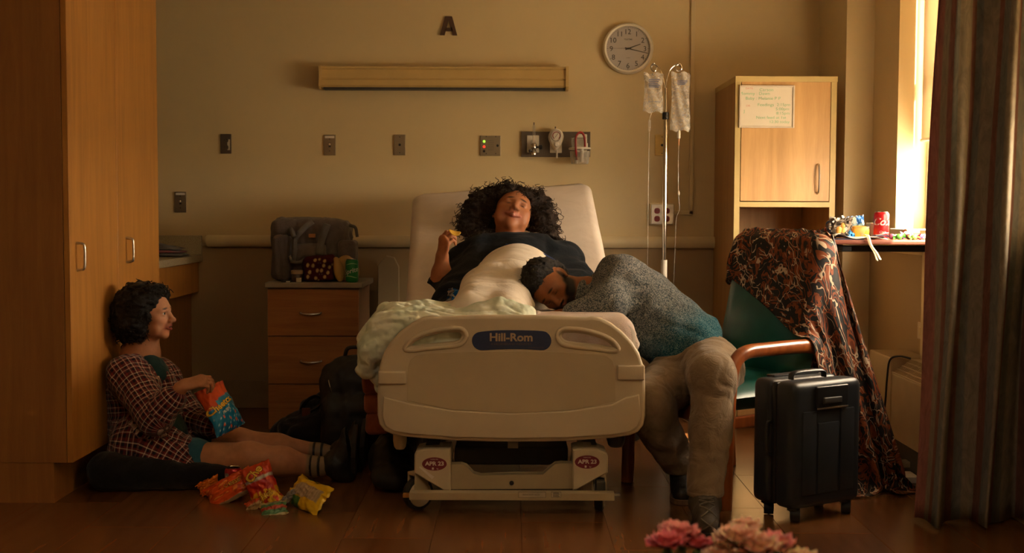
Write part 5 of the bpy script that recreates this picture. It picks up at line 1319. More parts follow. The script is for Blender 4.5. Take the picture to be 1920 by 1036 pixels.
# hair
def hairobj(nm, prims, cuts, parent, mt, h=.0055, amp=.009, f=17, seed=4):
    s = SDF(h)
    for c, r, *rest in prims: s.ell(c, r, rest[0] if rest else None, .03)
    for c, r, *rest in cuts: s.ell(c, r, rest[0] if rest else None, .012, op='s')
    V, F = s.mesh(lambda X, Y, Z: amp*_n3(X*f, Y*f, Z*f, seed, 2)+amp*.45*_n3(X*f*3, Y*f*3, Z*f*3, seed+1, 1)); return sdf_obj(nm, V, F, mt, parent)
H = lambda c, L: L(*c)
hm = [(L1(0, .030, .045), (.100, .106, .100), R1), (L1(0, .075, -.005), (.102, .080, .115), R1), (L1(-.055, .03, -.015), (.045, .055, .085), R1), (L1(.055, .03, -.015), (.045, .055, .085), R1), (L1(0, -.035, .095), (.066, .05, .035), R1)]
hairobj('hair', hm, [(L1(0, -.108, -.025), (.085, .085, .115), R1)], w1, 'hair_black')
def around(prims):
    def f(rnd):
        c, r, *rest = rnd.choice(prims); d = Vector((rnd.gauss(0, 1), rnd.gauss(0, 1), rnd.gauss(0, 1))).normalized(); Rm = rest[0] if rest else Matrix.Identity(3)
        return c+Rm @ Vector((d.x*r[0]*.93, d.y*r[1]*.93, d.z*r[2]*.93)), Rm @ d
    return f
ar = around(hm)
def back_only(L, lim, ar):
    def f(rnd):
        for _ in range(20):
            p, d = ar(rnd); q = L
            if lim(p): return p, d
        return p, d
    return f
inv1 = R1.transposed()
curls(w1, 'curl_strands', back_only(None, lambda p: (inv1 @ (p-hc)).y > -.035 or (inv1 @ (p-hc)).z > .09, ar), 520, 3, .005, .009, .024, 1.1, .0032, 'hair_black')['kind'] = 'stuff'
# boots, soles towards the bed
def boot(parent, ankle, toe, heel, solen, mt, solemt, r=.045, laces=True, shaft=None):
    """ankle -> heel and toe points lie on the sole's middle line"""
    s = SDF(.005); a, t, h_ = Vector(ankle), Vector(toe), Vector(heel); n = Vector(solen).normalized()
    s.cap(shaft if shaft is not None else a-n*.06, a, .055, .050, .03)
    s.cap(a, h_-n*.045, .048, .042, .03).cap(a, h_.lerp(t, .55)-n*.045, .045, .040, .03).cap(h_.lerp(t, .5)-n*.04, t-n*.035-(t-h_).normalized()*.03, .043, .036, .025)
    V, F = s.mesh(folds(.0015, 20), clips=[(tuple(h_-n*.012), tuple(n))]); b = sdf_obj('boot', V, F, mt, parent)
    ax_ = (t-h_).normalized(); sd_ = n.cross(ax_)
    pts = []; L_ = (t-h_).length
    for k in range(22):
        a_ = 2*PI*k/22; x = math.cos(a_); y = math.sin(a_); pts.append((x*(L_/2+.012)+L_/2-.004, y*.050*(1-.14*(x < -.2)+.06*(x > .2))))
    MB().prism(pts, n*.022 , o=h_-n*.022, u=ax_, v=sd_, bev=.003).build('sole', solemt, b)
    if laces:
        up_ = -n; c0 = np.array(a+n*.01); Q = V-c0; q1 = Q@np.array(ax_); q2 = Q@np.array(up_); q3 = Q@np.array(sd_); an = np.degrees(np.arctan2(q2, q1)); rad = np.hypot(q1, q2)
        def on(phi, sl):
            m_ = (np.abs(an-phi) < 7) & (np.abs(q3-sl) < .009)
            r_ = rad[m_].max() if m_.any() else .055
            return a+n*.01+ax_*(r_+.002)*math.cos(math.radians(phi))+up_*(r_+.002)*math.sin(math.radians(phi))+sd_*sl
        for k in range(7):
            p0 = 42-13*k
            MB().sweep(spline([on(p0, -.026), on(p0-4, -.010), on(p0-8, .010), on(p0-11, .026)], 3), .0026, 6).build('lace', 'lace', b)
            MB().sweep(spline([on(p0-11, -.026), on(p0-7, -.010), on(p0-3, .010), on(p0, .026)], 3), .0026, 6).build('lace', 'lace', b)
    return b
boot(w1, P(636, 868, 4.88), P(672, 798, 4.86), P(668, 884, 4.88), (1, 0, .15), 'boot_black', 'sole', laces=False, shaft=P(628, 870, 4.87))
boot(w1, P(648, 846, 5.08), P(690, 786, 5.1), P(684, 868, 5.08), (1, 0, .15), 'boot_black', 'sole', laces=False, shaft=P(640, 850, 5.08))
# floor cushion
s = SDF(.007); a, b_ = P(165, 880, 4.86), P(440, 885, 4.95)
s.cap(V3(-1.60, 4.72, .075), V3(-1.15, 4.76, .045), .088, .055, .1, sq=((0, 0, 1), 1.15)).cap(V3(-1.56, 5.08, .055), V3(-1.18, 5.10, .05), .08, .06, .1, sq=((0, 0, 1), 1.6)).ell((-1.34, 4.93, .055), (.28, .24, .055))
V, F = s.mesh(folds(.006, 5), clips=[((0, 0, .002), (0, 0, -1))]); tag(sdf_obj('floor_cushion', V, F, 'black_cloth', loc=(-1.36, 4.95, 0)), 'flat black cushion on the floor against the wardrobe', 'cushion')

# ---------------------------------------------------------------- woman in the bed
w2 = thing('person', 'curly haired person in a dark robe lying back on the bed holding up a crisp', 'person', Vector((0, 5.45, .75)))
s = SDF(.0032); hc2 = P(960, 405, 5.80); R2 = frame((.16, -.85, .52), (.22, .50, .84)); K2 = 1.16
L2 = head(s, hc2, R2, K2, lip='#9c5548', smile=1.6, eyes_closed=True, nw=1.25, brow='#140a06')
sl = Vector((0, .88, .47)).normalized(); nm_ = Vector((0, -.47, .88))
J2 = dict(N=P(962, 464, 5.74), rs=P(878, 500, 5.62), ls=P(1052, 498, 5.62), re=P(826, 560, 5.42), rw=P(829, 480, 5.36), le=P(1090, 535, 5.45), lw=P(1075, 575, 5.25), ch=P(962, 502, 5.60), be=P(955, 525, 5.40))
s.ell(L2(0, -.005, -.085), (.060, .05, .03), R2, .02)
for q in (-1, 1): s.ell(L2(q*.042, -.035, -.030), (.030, .040, .040), R2, .03)
s.paint(L2(0, -.098, -.0515), (.013, .012, .0022), '#c9b49a', R2, .4)
#         # soft under the chin
s.cap(hc2+V3(0, .05, -.05), J2['N']+V3(0, .045, 0), .060, .070, .03).chain([J2['N']+V3(0, 0, -.02), J2['ch'], J2['be'], V3(-.06, 5.15, .78)], [.09, .13, .12, .08], .05)
s.chain([J2['N'], J2['rs'], J2['re'], J2['rw']], [.06, .06, .050, .030], .03).chain([J2['N'], J2['ls'], J2['le'], J2['lw']], [.06, .06, .048, .030], .03)
s.cap(J2['re'].lerp(J2['rw'], .2), J2['re'].lerp(J2['rw'], .6), .052, .046, .02)
for q in (-.13, -.01): s.chain([V3(q, 5.15, .78), V3(q, 4.85, .75), V3(q, 4.58, .735)], [.06, .04, .03], .03)
hand_(s, J2['rw'], P(838, 425, 5.32)-J2['rw'], (-.75, -.55, .0), -1, curls=[(45, 60, 25), (50, 60, 30), (55, 65, 35), (60, 65, 35)], thumb=(20, 15), thumb_in=1.1, sc=.98)
V, F = s.mesh(); V = relax(V, F, 1, .35); sdf_obj('body', V, F, 'skin', w2, col=s.colors(V, SKIN2))
M['robe'] = cloth('navy_black_robe', (.007, .011, .016), (.004, .005, .008), .85, 700, 10, .4); M['gown'] = cloth('white_gown', (.74, .66, .56), (.66, .58, .48), .85, 900, 8, .45)
M['robe'].node_tree.nodes['Principled BSDF'].inputs['Sheen Weight'].default_value = .03; M['blue_trim'] = pmat('blue_gown_trim', (.01, .03, .12), .7)
s = SDF(.0065)
s.ell(J2['ch']+V3(0, -.02, .03), (.21, .16, .125), frame((0, -.47, .88), (0, .88, .47)) if False else None, .06)
s.cap(J2['rs']+V3(.05, 0, .0), J2['rs'], .095, .095, .05).cap(J2['ls']+V3(-.05, 0, .0), J2['ls'], .098, .098, .05).cap(J2['rs'], J2['ls'], .09, .09, .05)
s.cap(J2['rs'], J2['re'], .100, .088, .05).cap(J2['re']+V3(-.01, 0, -.03), J2['re'].lerp(J2['rw'], .16), .092, .070, .04)
s.cap(J2['ls'], J2['le'], .100, .075, .05).cap(J2['le'], J2['lw'], .075, .06, .04)
s.cap(J2['rs']+V3(.04, -.05, -.03), P(848, 572, 5.20), .115, .085, .05).cap(P(848, 572, 5.20), P(840, 590, 5.05), .07, .05, .04).cap(J2['ls']+V3(-.05, -.05, -.02), P(1050, 560, 5.3), .11, .06, .05)
s.cap(P(900, 470, 5.55), P(872, 560, 5.18), .055, .030, .04).cap(P(905, 462, 5.58), P(1010, 462, 5.58), .05, .06, .04)
s.ell(J2['N']+V3(.005, -.05, .055), (.085, .085, .055), None, .03, op='s'); s.ell(J2['rw']+V3(0, 0, .04), (.055, .06, .10), None, .02, op='s')
V, F = s.mesh(lambda X, Y, Z: .006*_n3(X*5, Y*5, Z*5, 2, 2)-.006*np.abs(np.sin(34*(X*.35+Y*.5-Z*.9)+3*_n3(X*4, Y*4, Z*4, 9, 1)))); V = relax(V, F, 2, .4); sdf_obj('robe', V, F, 'robe', w2)
s = SDF(.0065)
s.ell(V3(.02, 5.46, .79), (.185, .25, .170), None, .08).ell(V3(.0, 5.22, .77), (.20, .24, .135), None, .08).cap(V3(-.12, 5.08, .765), V3(-.16, 4.62, .73), .095, .065, .08).cap(V3(.0, 5.08, .765), V3(-.02, 4.62, .73), .095, .065, .08).ell(V3(-.13, 4.9, .715), (.2, .3, .025), None, .05)
V, F = s.mesh(lambda X, Y, Z: .004*_n3(X*5, Y*5, Z*5, 2, 2)-.006*np.abs(np.sin(20*(X*.25+Y*1.0+Z*.5)+2.5*_n3(X*3.4, Y*3.4, Z*3.4, 9, 1)))**.6, clips=[((0, 0, .695), (0, 0, -1))]); V = relax(V, F, 2, .4); sdf_obj('gown', V, F, 'gown', w2)
MB().sweep(spline([P(948, 458, 5.46), P(985, 461, 5.45), P(1010, 471, 5.43), P(1040, 487, 5.40)], 6), .008, 8, flat=(1, .4)).build('gown_trim', 'blue_trim', w2, smooth=True)
# hair : wide cloud of ringlets
hm2 = [(L2(0, .012, .083), (.100, .090, .056), R2), (L2(-.05, -.03, .080), (.045, .045, .035), R2), (L2(.05, -.03, .080), (.045, .045, .035), R2), (L2(-.10, .055, .0), (.085, .065, .11), R2), (L2(.10, .055, -.0), (.075, .06, .11), R2), (P(886, 428, 5.80), (.070, .06, .095)), (P(900, 455, 5.66), (.060, .05, .05)), (P(1022, 425, 5.80), (.055, .05, .10)), (P(1034, 455, 5.68), (.045, .04, .06)), (P(905, 385, 5.84), (.085, .055, .07)), (P(1005, 385, 5.84), (.070, .05, .07)), (P(945, 366, 5.85), (.11, .05, .05))]
hairobj('hair', hm2, [(L2(.004, -.085, -.038), (.073, .105, .088), R2)], w2, 'hair_brown', .006, .014, 13)
ar2 = around(hm2); inv2 = R2.transposed()
def lim2(p):
    q = inv2 @ (p-hc2); return not (abs(q.x) < .078 and q.y < .03 and q.z < .080)
curls(w2, 'curl_strands', back_only(None, lim2, ar2), 900, 5, .007, .013, .050, 1.6, .0028, 'hair_brown', .25)['kind'] = 'stuff'
M['crisp'] = pmat('yellow_crisp', (.62, .36, .04), .6)
c = P(853, 437, 5.27); b = MB(); b.smooth = True
pts = []
for i in range(8):
    for j in range(8):
        u, v = i/7*2-1, j/7*2-1; k = max(abs(u), abs(v)); r = math.hypot(u, v) or 1; u2, v2 = u*k/r, v*k/r
        pts.append((c.x+.026*u2, c.y+.010*v2*1.5, c.z+.010*v2+.010*u2*u2-.006*u2))
b.grid(pts, 8, 8); tag(b.build('crisp', 'crisp', solid=.002), 'yellow crisp held up in the fingers of the person in bed', 'crisp')

# ---------------------------------------------------------------- man asleep on the bed's edge
m3 = thing('person', 'bearded person in grey blue knitted sweater slumped from the armchair onto the bed', 'person', Vector((.78, 4.7, .0)))
def knit():
    m = NT('ombre_knit_wool'); a = m.n('Attribute'); a.attribute_name = 'clothuv'; sx = m.n('SeparateXYZ'); m.l(a.outputs['Vector'], sx.inputs[0]); v = m.coord()
    ad = m.n('Math', operation='MULTIPLY_ADD'); m.l(m.noise(v, 12, 3), ad.inputs[0]); ad.inputs[1].default_value = .10; m.l(sx.outputs[0], ad.inputs[2])
    sp_ = m.n('TexVoronoi'); m.l(v, sp_.inputs['Vector']); sp_.inputs['Scale'].default_value = 340
    dark = m.ramp(ad.outputs[0], [(.04, (.06, .075, .085)), (.30, (.07, .09, .10)), (.42, (.012, .085, .115)), (.60, (.006, .055, .075))]); lite = m.ramp(ad.outputs[0], [(.04, (.27, .26, .24)), (.30, (.22, .23, .22)), (.42, (.10, .17, .19)), (.60, (.03, .13, .16))])
    f = m.ramp(sp_.outputs['Color'], [(.40, 0.0), (.60, 1.0)]); mx = m.n('MixRGB'); m.l(f, mx.inputs[0]); m.l(dark, mx.inputs[1]); m.l(lite, mx.inputs[2])
    m.base(mx.outputs[0], .92, 0, .12); b = m.bump(sp_.outputs['Distance'], .7, .004); m.bump(m.noise(v, 22, 3, .6, 1), .4, .02, b); return m.m
M['knit'] = knit(); M['khaki'] = cloth('khaki_cotton', (.235, .165, .10), (.17, .12, .07), .8, 1100, 16, .5); M['boot_brown'] = pmat('dark_brown_boot', (.05, .036, .025), .65, bump=.25, bscale=120); M['tan_sole'] = pmat('tan_sole_edge', (.16, .09, .05), .6)
hc3 = P(1036, 537, 4.95); R3 = frame((.02, -.86, -.50), (-.80, -.16, .40)); s = SDF(.0032)
L3 = head(s, hc3, R3, 1.0, lip='#7a4034', fem=False, beard='#100a07', brow='#0c0806', eyes_closed=True)
J3 = dict(N=P(1112, 553, 4.93), ls=P(1165, 520, 4.92), rs=P(1165, 600, 4.95), le=P(1142, 566, 4.74), lw=P(1072, 588, 4.72), ch=P(1195, 570, 4.92), be=P(1265, 625, 4.84), hp=P(1322, 690, 4.74),
          lh=P(1335, 695, 4.66), rh=P(1275, 705, 4.80), lk=P(1336, 706, 4.37), rk=V3(.505, 4.52, .385), la=P(1322, 925, 4.25), ra=P(1284, 893, 4.63))
s.cap(L3(0, .03, -.055), J3['N'], .056, .060, .03).chain([J3['N'], J3['ch'], J3['be'], J3['hp']], [.07, .12, .12, .12], .05)
s.chain([J3['N'], J3['ls'], J3['le'], J3['lw']], [.05, .05, .04, .026], .03).chain([J3['hp'], J3['lh'], J3['lk'], J3['la']], [.1, .075, .055, .04], .03).chain([J3['rh'], J3['rk'], J3['ra']], [.075, .055, .04], .03)
hand_(s, J3['lw'], P(1040, 588, 4.78)-J3['lw'], (-.1, -.2, 1), 1, curls=[(15, 25, 15)]*4, thumb=(10, 10), sc=.98)
V, F = s.mesh(); V = relax(V, F, 1, .35); sdf_obj('body', V, F, 'skin', m3, col=s.colors(V, SKIN3)); 
s = SDF(.0055); axm = tuple(J3['hp']-J3['ls']); O3 = J3['ls']
def uvm(c, r, rot=None, k=.06): s.ell(c, r, rot, k); s.pr[-1]['uv'] = (tuple(O3), axm, (0, -1, 0), .18)
axn = Vector(axm).normalized(); RB = frame((0, -1, 0), axn)
uvm(P(1172, 545, 4.95), (.115, .16, .15), RB); uvm(P(1205, 575, 4.92), (.145, .18, .16), RB); uvm(P(1258, 622, 4.86), (.15, .17, .16), RB); uvm(P(1298, 645, 4.80), (.120, .15, .10), RB)
for a, b_, ra_, rb_ in ((J3['ls']+V3(.0, 0, -.0), J3['le'], .088, .066), (J3['le'], J3['lw']+V3(.012, 0, 0), .066, .044)):
    s.cap(a, b_, ra_, rb_, .04); s.pr[-1]['uv'] = (tuple(O3), axm, (0, -1, 0), .1)
s.cap(J3['N']+V3(-.012, 0, .006), J3['N']+V3(.05, .0, -.0), .070, .095, .02); s.pr[-1]['uv'] = (tuple(O3), axm, (0, -1, 0), .1)
s.cap(P(1325, 618, 4.84), P(1318, 655, 4.70), .055, .06, .03); s.pr[-1]['uv'] = (tuple(O3), axm, (0, -1, 0), .1)
V, F = s.mesh(lambda X, Y, Z: .005*_n3(X*5, Y*5, Z*5, 2, 2)-.007*np.abs(np.sin(24*(X*.8-Y*.3+Z*.75)+2.6*_n3(X*4, Y*4, Z*4, 9, 1)))**.7); V = relax(V, F, 1, .4); sdf_obj('sweater', V, F, 'knit', m3, uv=s.uv(V))
s = SDF(.0055)
s.chain([J3['hp']+V3(.02, .03, -.03), J3['lh']+V3(0, 0, .0)], [.135, .115], .06).chain([J3['lh'], J3['lk'], P(1333, 800, 4.32), P(1322, 918, 4.255)], [.115, .078, .069, .062], .04)
s.chain([J3['hp'], J3['rh'], J3['rk'], J3['ra']+V3(-.01, 0, .03)], [.13, .115, .088, .060], .04)
V, F = s.mesh(lambda X, Y, Z: .0035*_n3(X*6, Y*6, Z*6, 2, 2)-.005*np.abs(np.sin(30*(X*.9+Y*.6+Z*.55)+3*_n3(X*5, Y*5, Z*4, 9, 1)))**.7, clips=[(tuple(P(1322, 928, 4.25)), (.02, 0, -1))]); V = relax(V, F, 1, .4)
pants = sdf_obj('trousers', V, F, 'khaki', m3)
c = P(1322, 921, 4.252); b = MB(); b.smooth = True; b.lathe([(.060, 0), (.0655, .001), (.0655, .016), (.061, .018)], c+V3(0, 0, -.012), 28); b.build('hem', 'khaki', pants)
boot(m3, P(1322, 945, 4.235), V3(P(1326, 1010, 4.04).x, 4.03, 0), V3(P(1320, 960, 4.27).x, 4.285, 0), (0, 0, -1), 'boot_brown', 'sole', shaft=P(1322, 915, 4.25))
boot(m3, J3['ra']+V3(0, 0, 0), V3(J3['ra'].x-.03, 4.50, 0), V3(J3['ra'].x+.01, 4.70, 0), (0, 0, -1), 'boot_black', 'tan_sole', laces=False, shaft=J3['ra']+V3(0, 0, .05))
hm3 = [(L3(0, .028, .052), (.084, .096, .084), R3), (L3(0, -.030, .098), (.066, .055, .042), R3), (L3(0, .07, .0), (.074, .05, .07), R3)]
hairobj('hair', hm3, [(L3(0, -.115, .0), (.085, .075, .092), R3), (L3(.088, .012, -.004), (.034, .040, .048), R3)], m3, 'hair_black', .005, .006, 24)
inv3 = R3.transposed(); ar3 = around(hm3[:2])
curls(m3, 'curl_strands', back_only(None, lambda p: (inv3 @ (p-hc3)).z > .085, ar3), 170, 8, .003, .006, .014, 1.0, .0024, 'hair_black', 0)['kind'] = 'stuff'
# ================================================================ DRAPED CLOTHS
def drape(X0, col, steps=160, iters=10, grav=(0, 0, -9.8), th=.006, stretch=1.0, bend=.35, fric=.6, pins=None, dt=1/60, rest=None, damp=.985):
    """position based cloth on a grid of points X0[nu][nv]; col(P)->distance"""
    X = X0.copy(); nu, nv, _ = X.shape; V = np.zeros_like(X); R_ = rest if rest is not None else X0
    G = []
    def add(sa, sb, k):
        a0 = R_[sa]; b0 = R_[sb]; G.append((sa, sb, np.linalg.norm(a0-b0, axis=-1), k))
    def pairs(du, dv, k):
        for par in (0, 1):
            if du and not dv:
                a = slice(par*du, nu-du, 2*du) if du == 1 else None
                if du == 1:
                    n_ = len(range(par, nu-1, 2)); add((slice(par, par+2*n_, 2), slice(None)), (slice(par+1, par+1+2*n_, 2), slice(None)), k)
            if dv == 1 and not du:
                n_ = len(range(par, nv-1, 2)); add((slice(None), slice(par, par+2*n_, 2)), (slice(None), slice(par+1, par+1+2*n_, 2)), k)
    pairs(1, 0, 1); pairs(0, 1, 1)
    def diag(k):
        for par in (0, 1):
            n_ = len(range(par, nu-1, 2)); r0 = slice(par, par+2*n_, 2); r1 = slice(par+1, par+1+2*n_, 2)
            add((r0, slice(0, nv-1)), (r1, slice(1, nv)), k); add((r0, slice(1, nv)), (r1, slice(0, nv-1)), k)
    diag(.5)
    for off in range(4):
        idx = np.arange(off, nu-2, 4)
        if len(idx): add((idx, slice(None)), (idx+2, slice(None)), bend)
        idx = np.arange(off, nv-2, 4)
        if len(idx): add((slice(None), idx), (slice(None), idx+2), bend)
    g = np.array(grav)
    for st in range(steps):
        V = V*damp+g*dt; Pn = X+V*dt
        for it in range(iters):
            for sa, sb, L, k in G:
                A, B = Pn[sa], Pn[sb]; d = B-A; l = np.linalg.norm(d, axis=-1)+1e-9; c = (d*((l-L)/l*.5*k)[..., None])
                if k < 1: pass
                Pn[sa] = A+c; Pn[sb] = Pn[sb]-c
            if it % 5 == 4 or it == iters-1:
                f = Pn.reshape(-1, 3); d = col(f)
                m = d < th
                if m.any():
                    q = f[m]; e = 1e-3; n = np.stack([col(q+np.array(v)*e)-d[m] for v in ((1, 0, 0), (0, 1, 0), (0, 0, 1))], 1); n /= np.linalg.norm(n, axis=1)[:, None]+1e-9
                    push = (th-d[m])[:, None]*n; old = X.reshape(-1, 3)[m]; q2 = q+push; mv = q2-old; tn = mv-(mv*n).sum(1)[:, None]*n
                    q2 = q2-tn*fric; f[m] = q2; Pn = f.reshape(nu, nv, 3)
            if pins is not None: Pn[pins] = X0[pins]
        V = (Pn-X)/dt; X = Pn
    return X
def collider(prims, floor=0.0):
    s = SDF()
    for p in prims: getattr(s, p[0])(*p[1:])
    def f(Q):
        X, Y, Z = Q[:,0], Q[:,1], Q[:,2]; d = Z-floor
        for p in s.pr: d = np.minimum(d, SDF.dist(p, X, Y, Z))
        return d
    return f
def cloth_obj(name, X, mt, loc=None, solid=.004, sub=1, parent=None, uvs=None, kind=None):
    nu, nv, _ = X.shape; b = MB(); b.grid([Vector(p) for p in X.reshape(-1, 3)], nu, nv)
    o = b.build(name, mt, parent, loc=loc, smooth=True, recalc=False)
    if uvs is not None:
        a = o.data.attributes.new('clothuv', 'FLOAT_VECTOR', 'POINT'); a.data.foreach_set('vector', uvs.astype(np.float32).ravel())
    if sub: md = o.modifiers.new('sub', 'SUBSURF'); md.levels = sub; md.render_levels = sub
    if solid: md = o.modifiers.new('solid', 'SOLIDIFY'); md.thickness = solid; md.offset = 0
    return o
# batik : brown, black and cream swirls
def batik():
    m = NT('batik_cotton'); a = m.n('Attribute'); a.attribute_name = 'clothuv'; mp = m.n('Mapping'); m.l(a.outputs['Vector'], mp.inputs[0]); mp.inputs['Scale'].default_value = (1.5, 1.5, 1.5)
    v = mp.outputs[0]
    nz = m.n('TexNoise'); m.l(v, nz.inputs['Vector']); nz.inputs['Scale'].default_value = 5.5; nz.inputs['Detail'].default_value = 2
    ad = m.n('MixRGB'); ad.blend_type = 'ADD'; ad.inputs[0].default_value = .22; m.l(v, ad.inputs[1]); m.l(nz.outputs['Color'], ad.inputs[2])
    vw = ad.outputs[0]
    base = m.ramp(m.noise(vw, 8, 2, .5, 2.2), [(.47, (.010, .009, .010)), (.49, (.20, .048, .012)), (.56, (.13, .028, .009)), (.60, (.014, .011, .011))], 'CONSTANT')
    vo = m.n('TexVoronoi'); vo.feature = 'DISTANCE_TO_EDGE'; m.l(vw, vo.inputs['Vector']); vo.inputs['Scale'].default_value = 14
    l1 = m.ramp(vo.outputs['Distance'], [(.0, 1.0), (.022, 0.0)], 'CONSTANT')
    wv = m.n('TexWave'); wv.wave_type = 'RINGS'; m.l(vw, wv.inputs['Vector']); wv.inputs['Scale'].default_value = 6; wv.inputs['Distortion'].default_value = 9; wv.inputs['Detail Scale'].default_value = 2.2
    l2 = m.ramp(wv.outputs['Fac'], [(.0, 0.0), (.93, 1.0)], 'CONSTANT'); gate = m.ramp(m.noise(v, 9, 1), [(.50, 0.0), (.53, 1.0)])
    g2 = m.n('Math', operation='MULTIPLY'); m.l(l2, g2.inputs[0]); m.l(gate, g2.inputs[1])
    gate1 = m.ramp(m.noise(v, 6, 1), [(.44, 1.0), (.50, 0.0)]); g1 = m.n('Math', operation='MULTIPLY'); m.l(l1, g1.inputs[0]); m.l(gate1, g1.inputs[1])
    vd = m.n('TexVoronoi'); m.l(v, vd.inputs['Vector']); vd.inputs['Scale'].default_value = 26; vd.inputs['Randomness'].default_value = .8
    l3 = m.ramp(vd.outputs['Distance'], [(.0, 1.0), (.13, 0.0)], 'CONSTANT'); gate3 = m.ramp(m.noise(v, 7.5, 1), [(.55, 0.0), (.58, 1.0)]); g3 = m.n('Math', operation='MULTIPLY'); m.l(l3, g3.inputs[0]); m.l(gate3, g3.inputs[1])
    mx_ = m.n('Math', operation='MAXIMUM'); m.l(g1.outputs[0], mx_.inputs[0]); m.l(g2.outputs[0], mx_.inputs[1]); mx2 = m.n('Math', operation='MAXIMUM'); m.l(mx_.outputs[0], mx2.inputs[0]); m.l(g3.outputs[0], mx2.inputs[1])
    c = m.n('MixRGB'); m.l(mx2.outputs[0], c.inputs[0]); m.l(base, c.inputs[1]); c.inputs[2].default_value = (.48, .36, .25, 1)
    m.base(c.outputs[0], .62, 0, .3); m.bump(m.noise(m.coord(), 500, 2), .1, .001); return m.m
M['batik'] = batik()
def CL(u, b, z): return CHX @ Vector((u, b, z))
nu, nv = 92, 64; LU, LV = 1.26, .98
X0 = np.zeros((nu, nv, 3)); RST = np.zeros((nu, nv, 3)); rr = random.Random(3); PIN = np.zeros((nu, nv), bool)
Rb = Matrix(((cu_.x, cb_.x, 0), (cu_.y, cb_.y, 0), (0, 0, 1)))
for i in range(nu):
    for j in range(nv):
        u = CW+.13-LU*i/(nu-1); b_ = -.28+LV*j/(nv-1)+.66-.24*min(1, max(0, 1-u/CW))+.16*min(1, max(0, -u/.15)); q = .80
        RST[i, j] = (LU*i/(nu-1), LV*j/(nv-1), 0)
        p = CL((CW+.10)-(CW+.13-.03-u)*q if False else u*.86, .60+(b_-.60)*.84, 1.05+(.03*math.sin(u*23+b_*5)+.03*math.sin(b_*26+u*7))*min(1, abs(b_-.60)/.12))
        bb_, uu_ = b_, u*.86; dz = 0
        if b_ > .62: bb_ = .62+.12*(b_-.62); dz -= .93*(b_-.62)
        if uu_ < 0: dz += .93*uu_; uu_ *= .22
        p = CL(uu_, .60+(bb_-.60)*.84, max(.03, p.z+dz))
        X0[i, j] = p; PIN[i, j] = abs(b_-.60) < .0085 and .03 < u*.86 < CW-.03
bx = BACKXF; bc = bx @ Vector((CW/2, .31, 0)); bR = bx.to_3x3()
cols = [('box', bc, (CW/2-.02, .305, .055), .05, bR), ('box', CL(CW/2, .26, .40), (CW/2, .27, .07), .04, Rb), ('cap', CL(0, 0, .3), CL(0, .03, .55), .03), ('cap', CL(0, .06, .588), CL(0, .47, .588), .03), ('cap', CL(0, .52, .55), CL(0, .58, 0), .03),
        ('cap', CL(CW, .06, .588), CL(CW, .47, .588), .03), ('cap', CL(CW, .52, .55), CL(CW, .58, 0), .03), ('box', SX @ Vector((SW/2, SD/2, .27)), (SW/2+.01, SD/2+.01, .25), .04, SX.to_3x3()),
        ('box', Vector((1.58, 5.21, TZ-.02)), (.26, .21, .02), .01), ('box', Vector((1.75, 4.8, .25)), (.095, .8, .24), .02), ('box', Vector((1.05+.40, 6.4, .9)), (.3, .3, .9), .01)]
XS = drape(X0, collider(cols), steps=150, iters=10, grav=(2.3, -.6, -9.4), th=.007, bend=.10, fric=.75, rest=RST, damp=.97, pins=PIN)
uvs = np.zeros((nu*nv, 3)); uvs[:, :2] = RST.reshape(-1, 3)[:, :2]
sh = cloth_obj('batik_shawl', XS, 'batik', loc=(1.25, 4.9, 0), solid=.0015, sub=1, uvs=uvs)
tag(sh, 'brown and black batik cloth with cream swirls draped over the armchair back', 'cloth')

# mint quilt and pink blanket on the foot of the bed
m = NT('mint_quilt'); v = m.coord(); vo = m.n('TexVoronoi'); m.l(v, vo.inputs['Vector']); vo.inputs['Scale'].default_value = 42; vo.feature = 'SMOOTH_F1'
m.base(m.ramp(m.noise(v, 7, 3), [(.35, (.56, .64, .50)), (.6, (.72, .74, .63))]), .9, 0, .15); b1 = m.bump(vo.outputs['Distance'], .55, .015); m.bump(m.noise(v, 300, 2), .3, .002, b1); M['mint'] = m.m
m = NT('pink_fleece'); v = m.coord(); m.base(m.ramp(m.noise(v, 9, 3), [(.3, (.62, .48, .42)), (.7, (.74, .62, .54))]), .95, 0, .1); m.bump(m.noise(v, 260, 4, .7), .9, .006); M['pinkf'] = m.m
legs = [('box', Vector((-.02, 5.0, .58)), (.465, .53, .12), .04), ('box', Vector((0, 4.365, .50)), (.455, .024, .207), .02), ('box', Vector((0, 4.3, .40)), (.45, .02, .3), .02), ('cap', V3(.0, 5.08, .765), V3(-.02, 4.62, .73), .09, .06)]
def quilt(n1, n2, x0, x1, y0, y1, z, W, L, f, seed, steps=110, rot=0, bend=.5, th=.014, g=(0, 0, -9.8), rfac=.6):
    X0 = np.zeros((n1, n2, 3)); R = np.zeros((n1, n2, 3)); r = random.Random(seed); ph = r.random()*6
    for i in range(n1):
        for j in range(n2):
            a, b_ = i/(n1-1), j/(n2-1); R[i, j] = (W*a, L*b_, 0)
            X0[i, j] = (x0+(x1-x0)*a+.02*math.sin(b_*9+ph)+rot*b_, y0+(y1-y0)*b_+.02*math.sin(a*8+ph), z+.030*math.sin(a*f+b_*3+ph)+.022*math.sin(b_*f*.9-a*4))
    return drape(X0, collider(legs), steps=steps, iters=9, th=th, bend=bend, fric=rfac, rest=R, damp=.96, grav=g)
s = SDF(.0055)
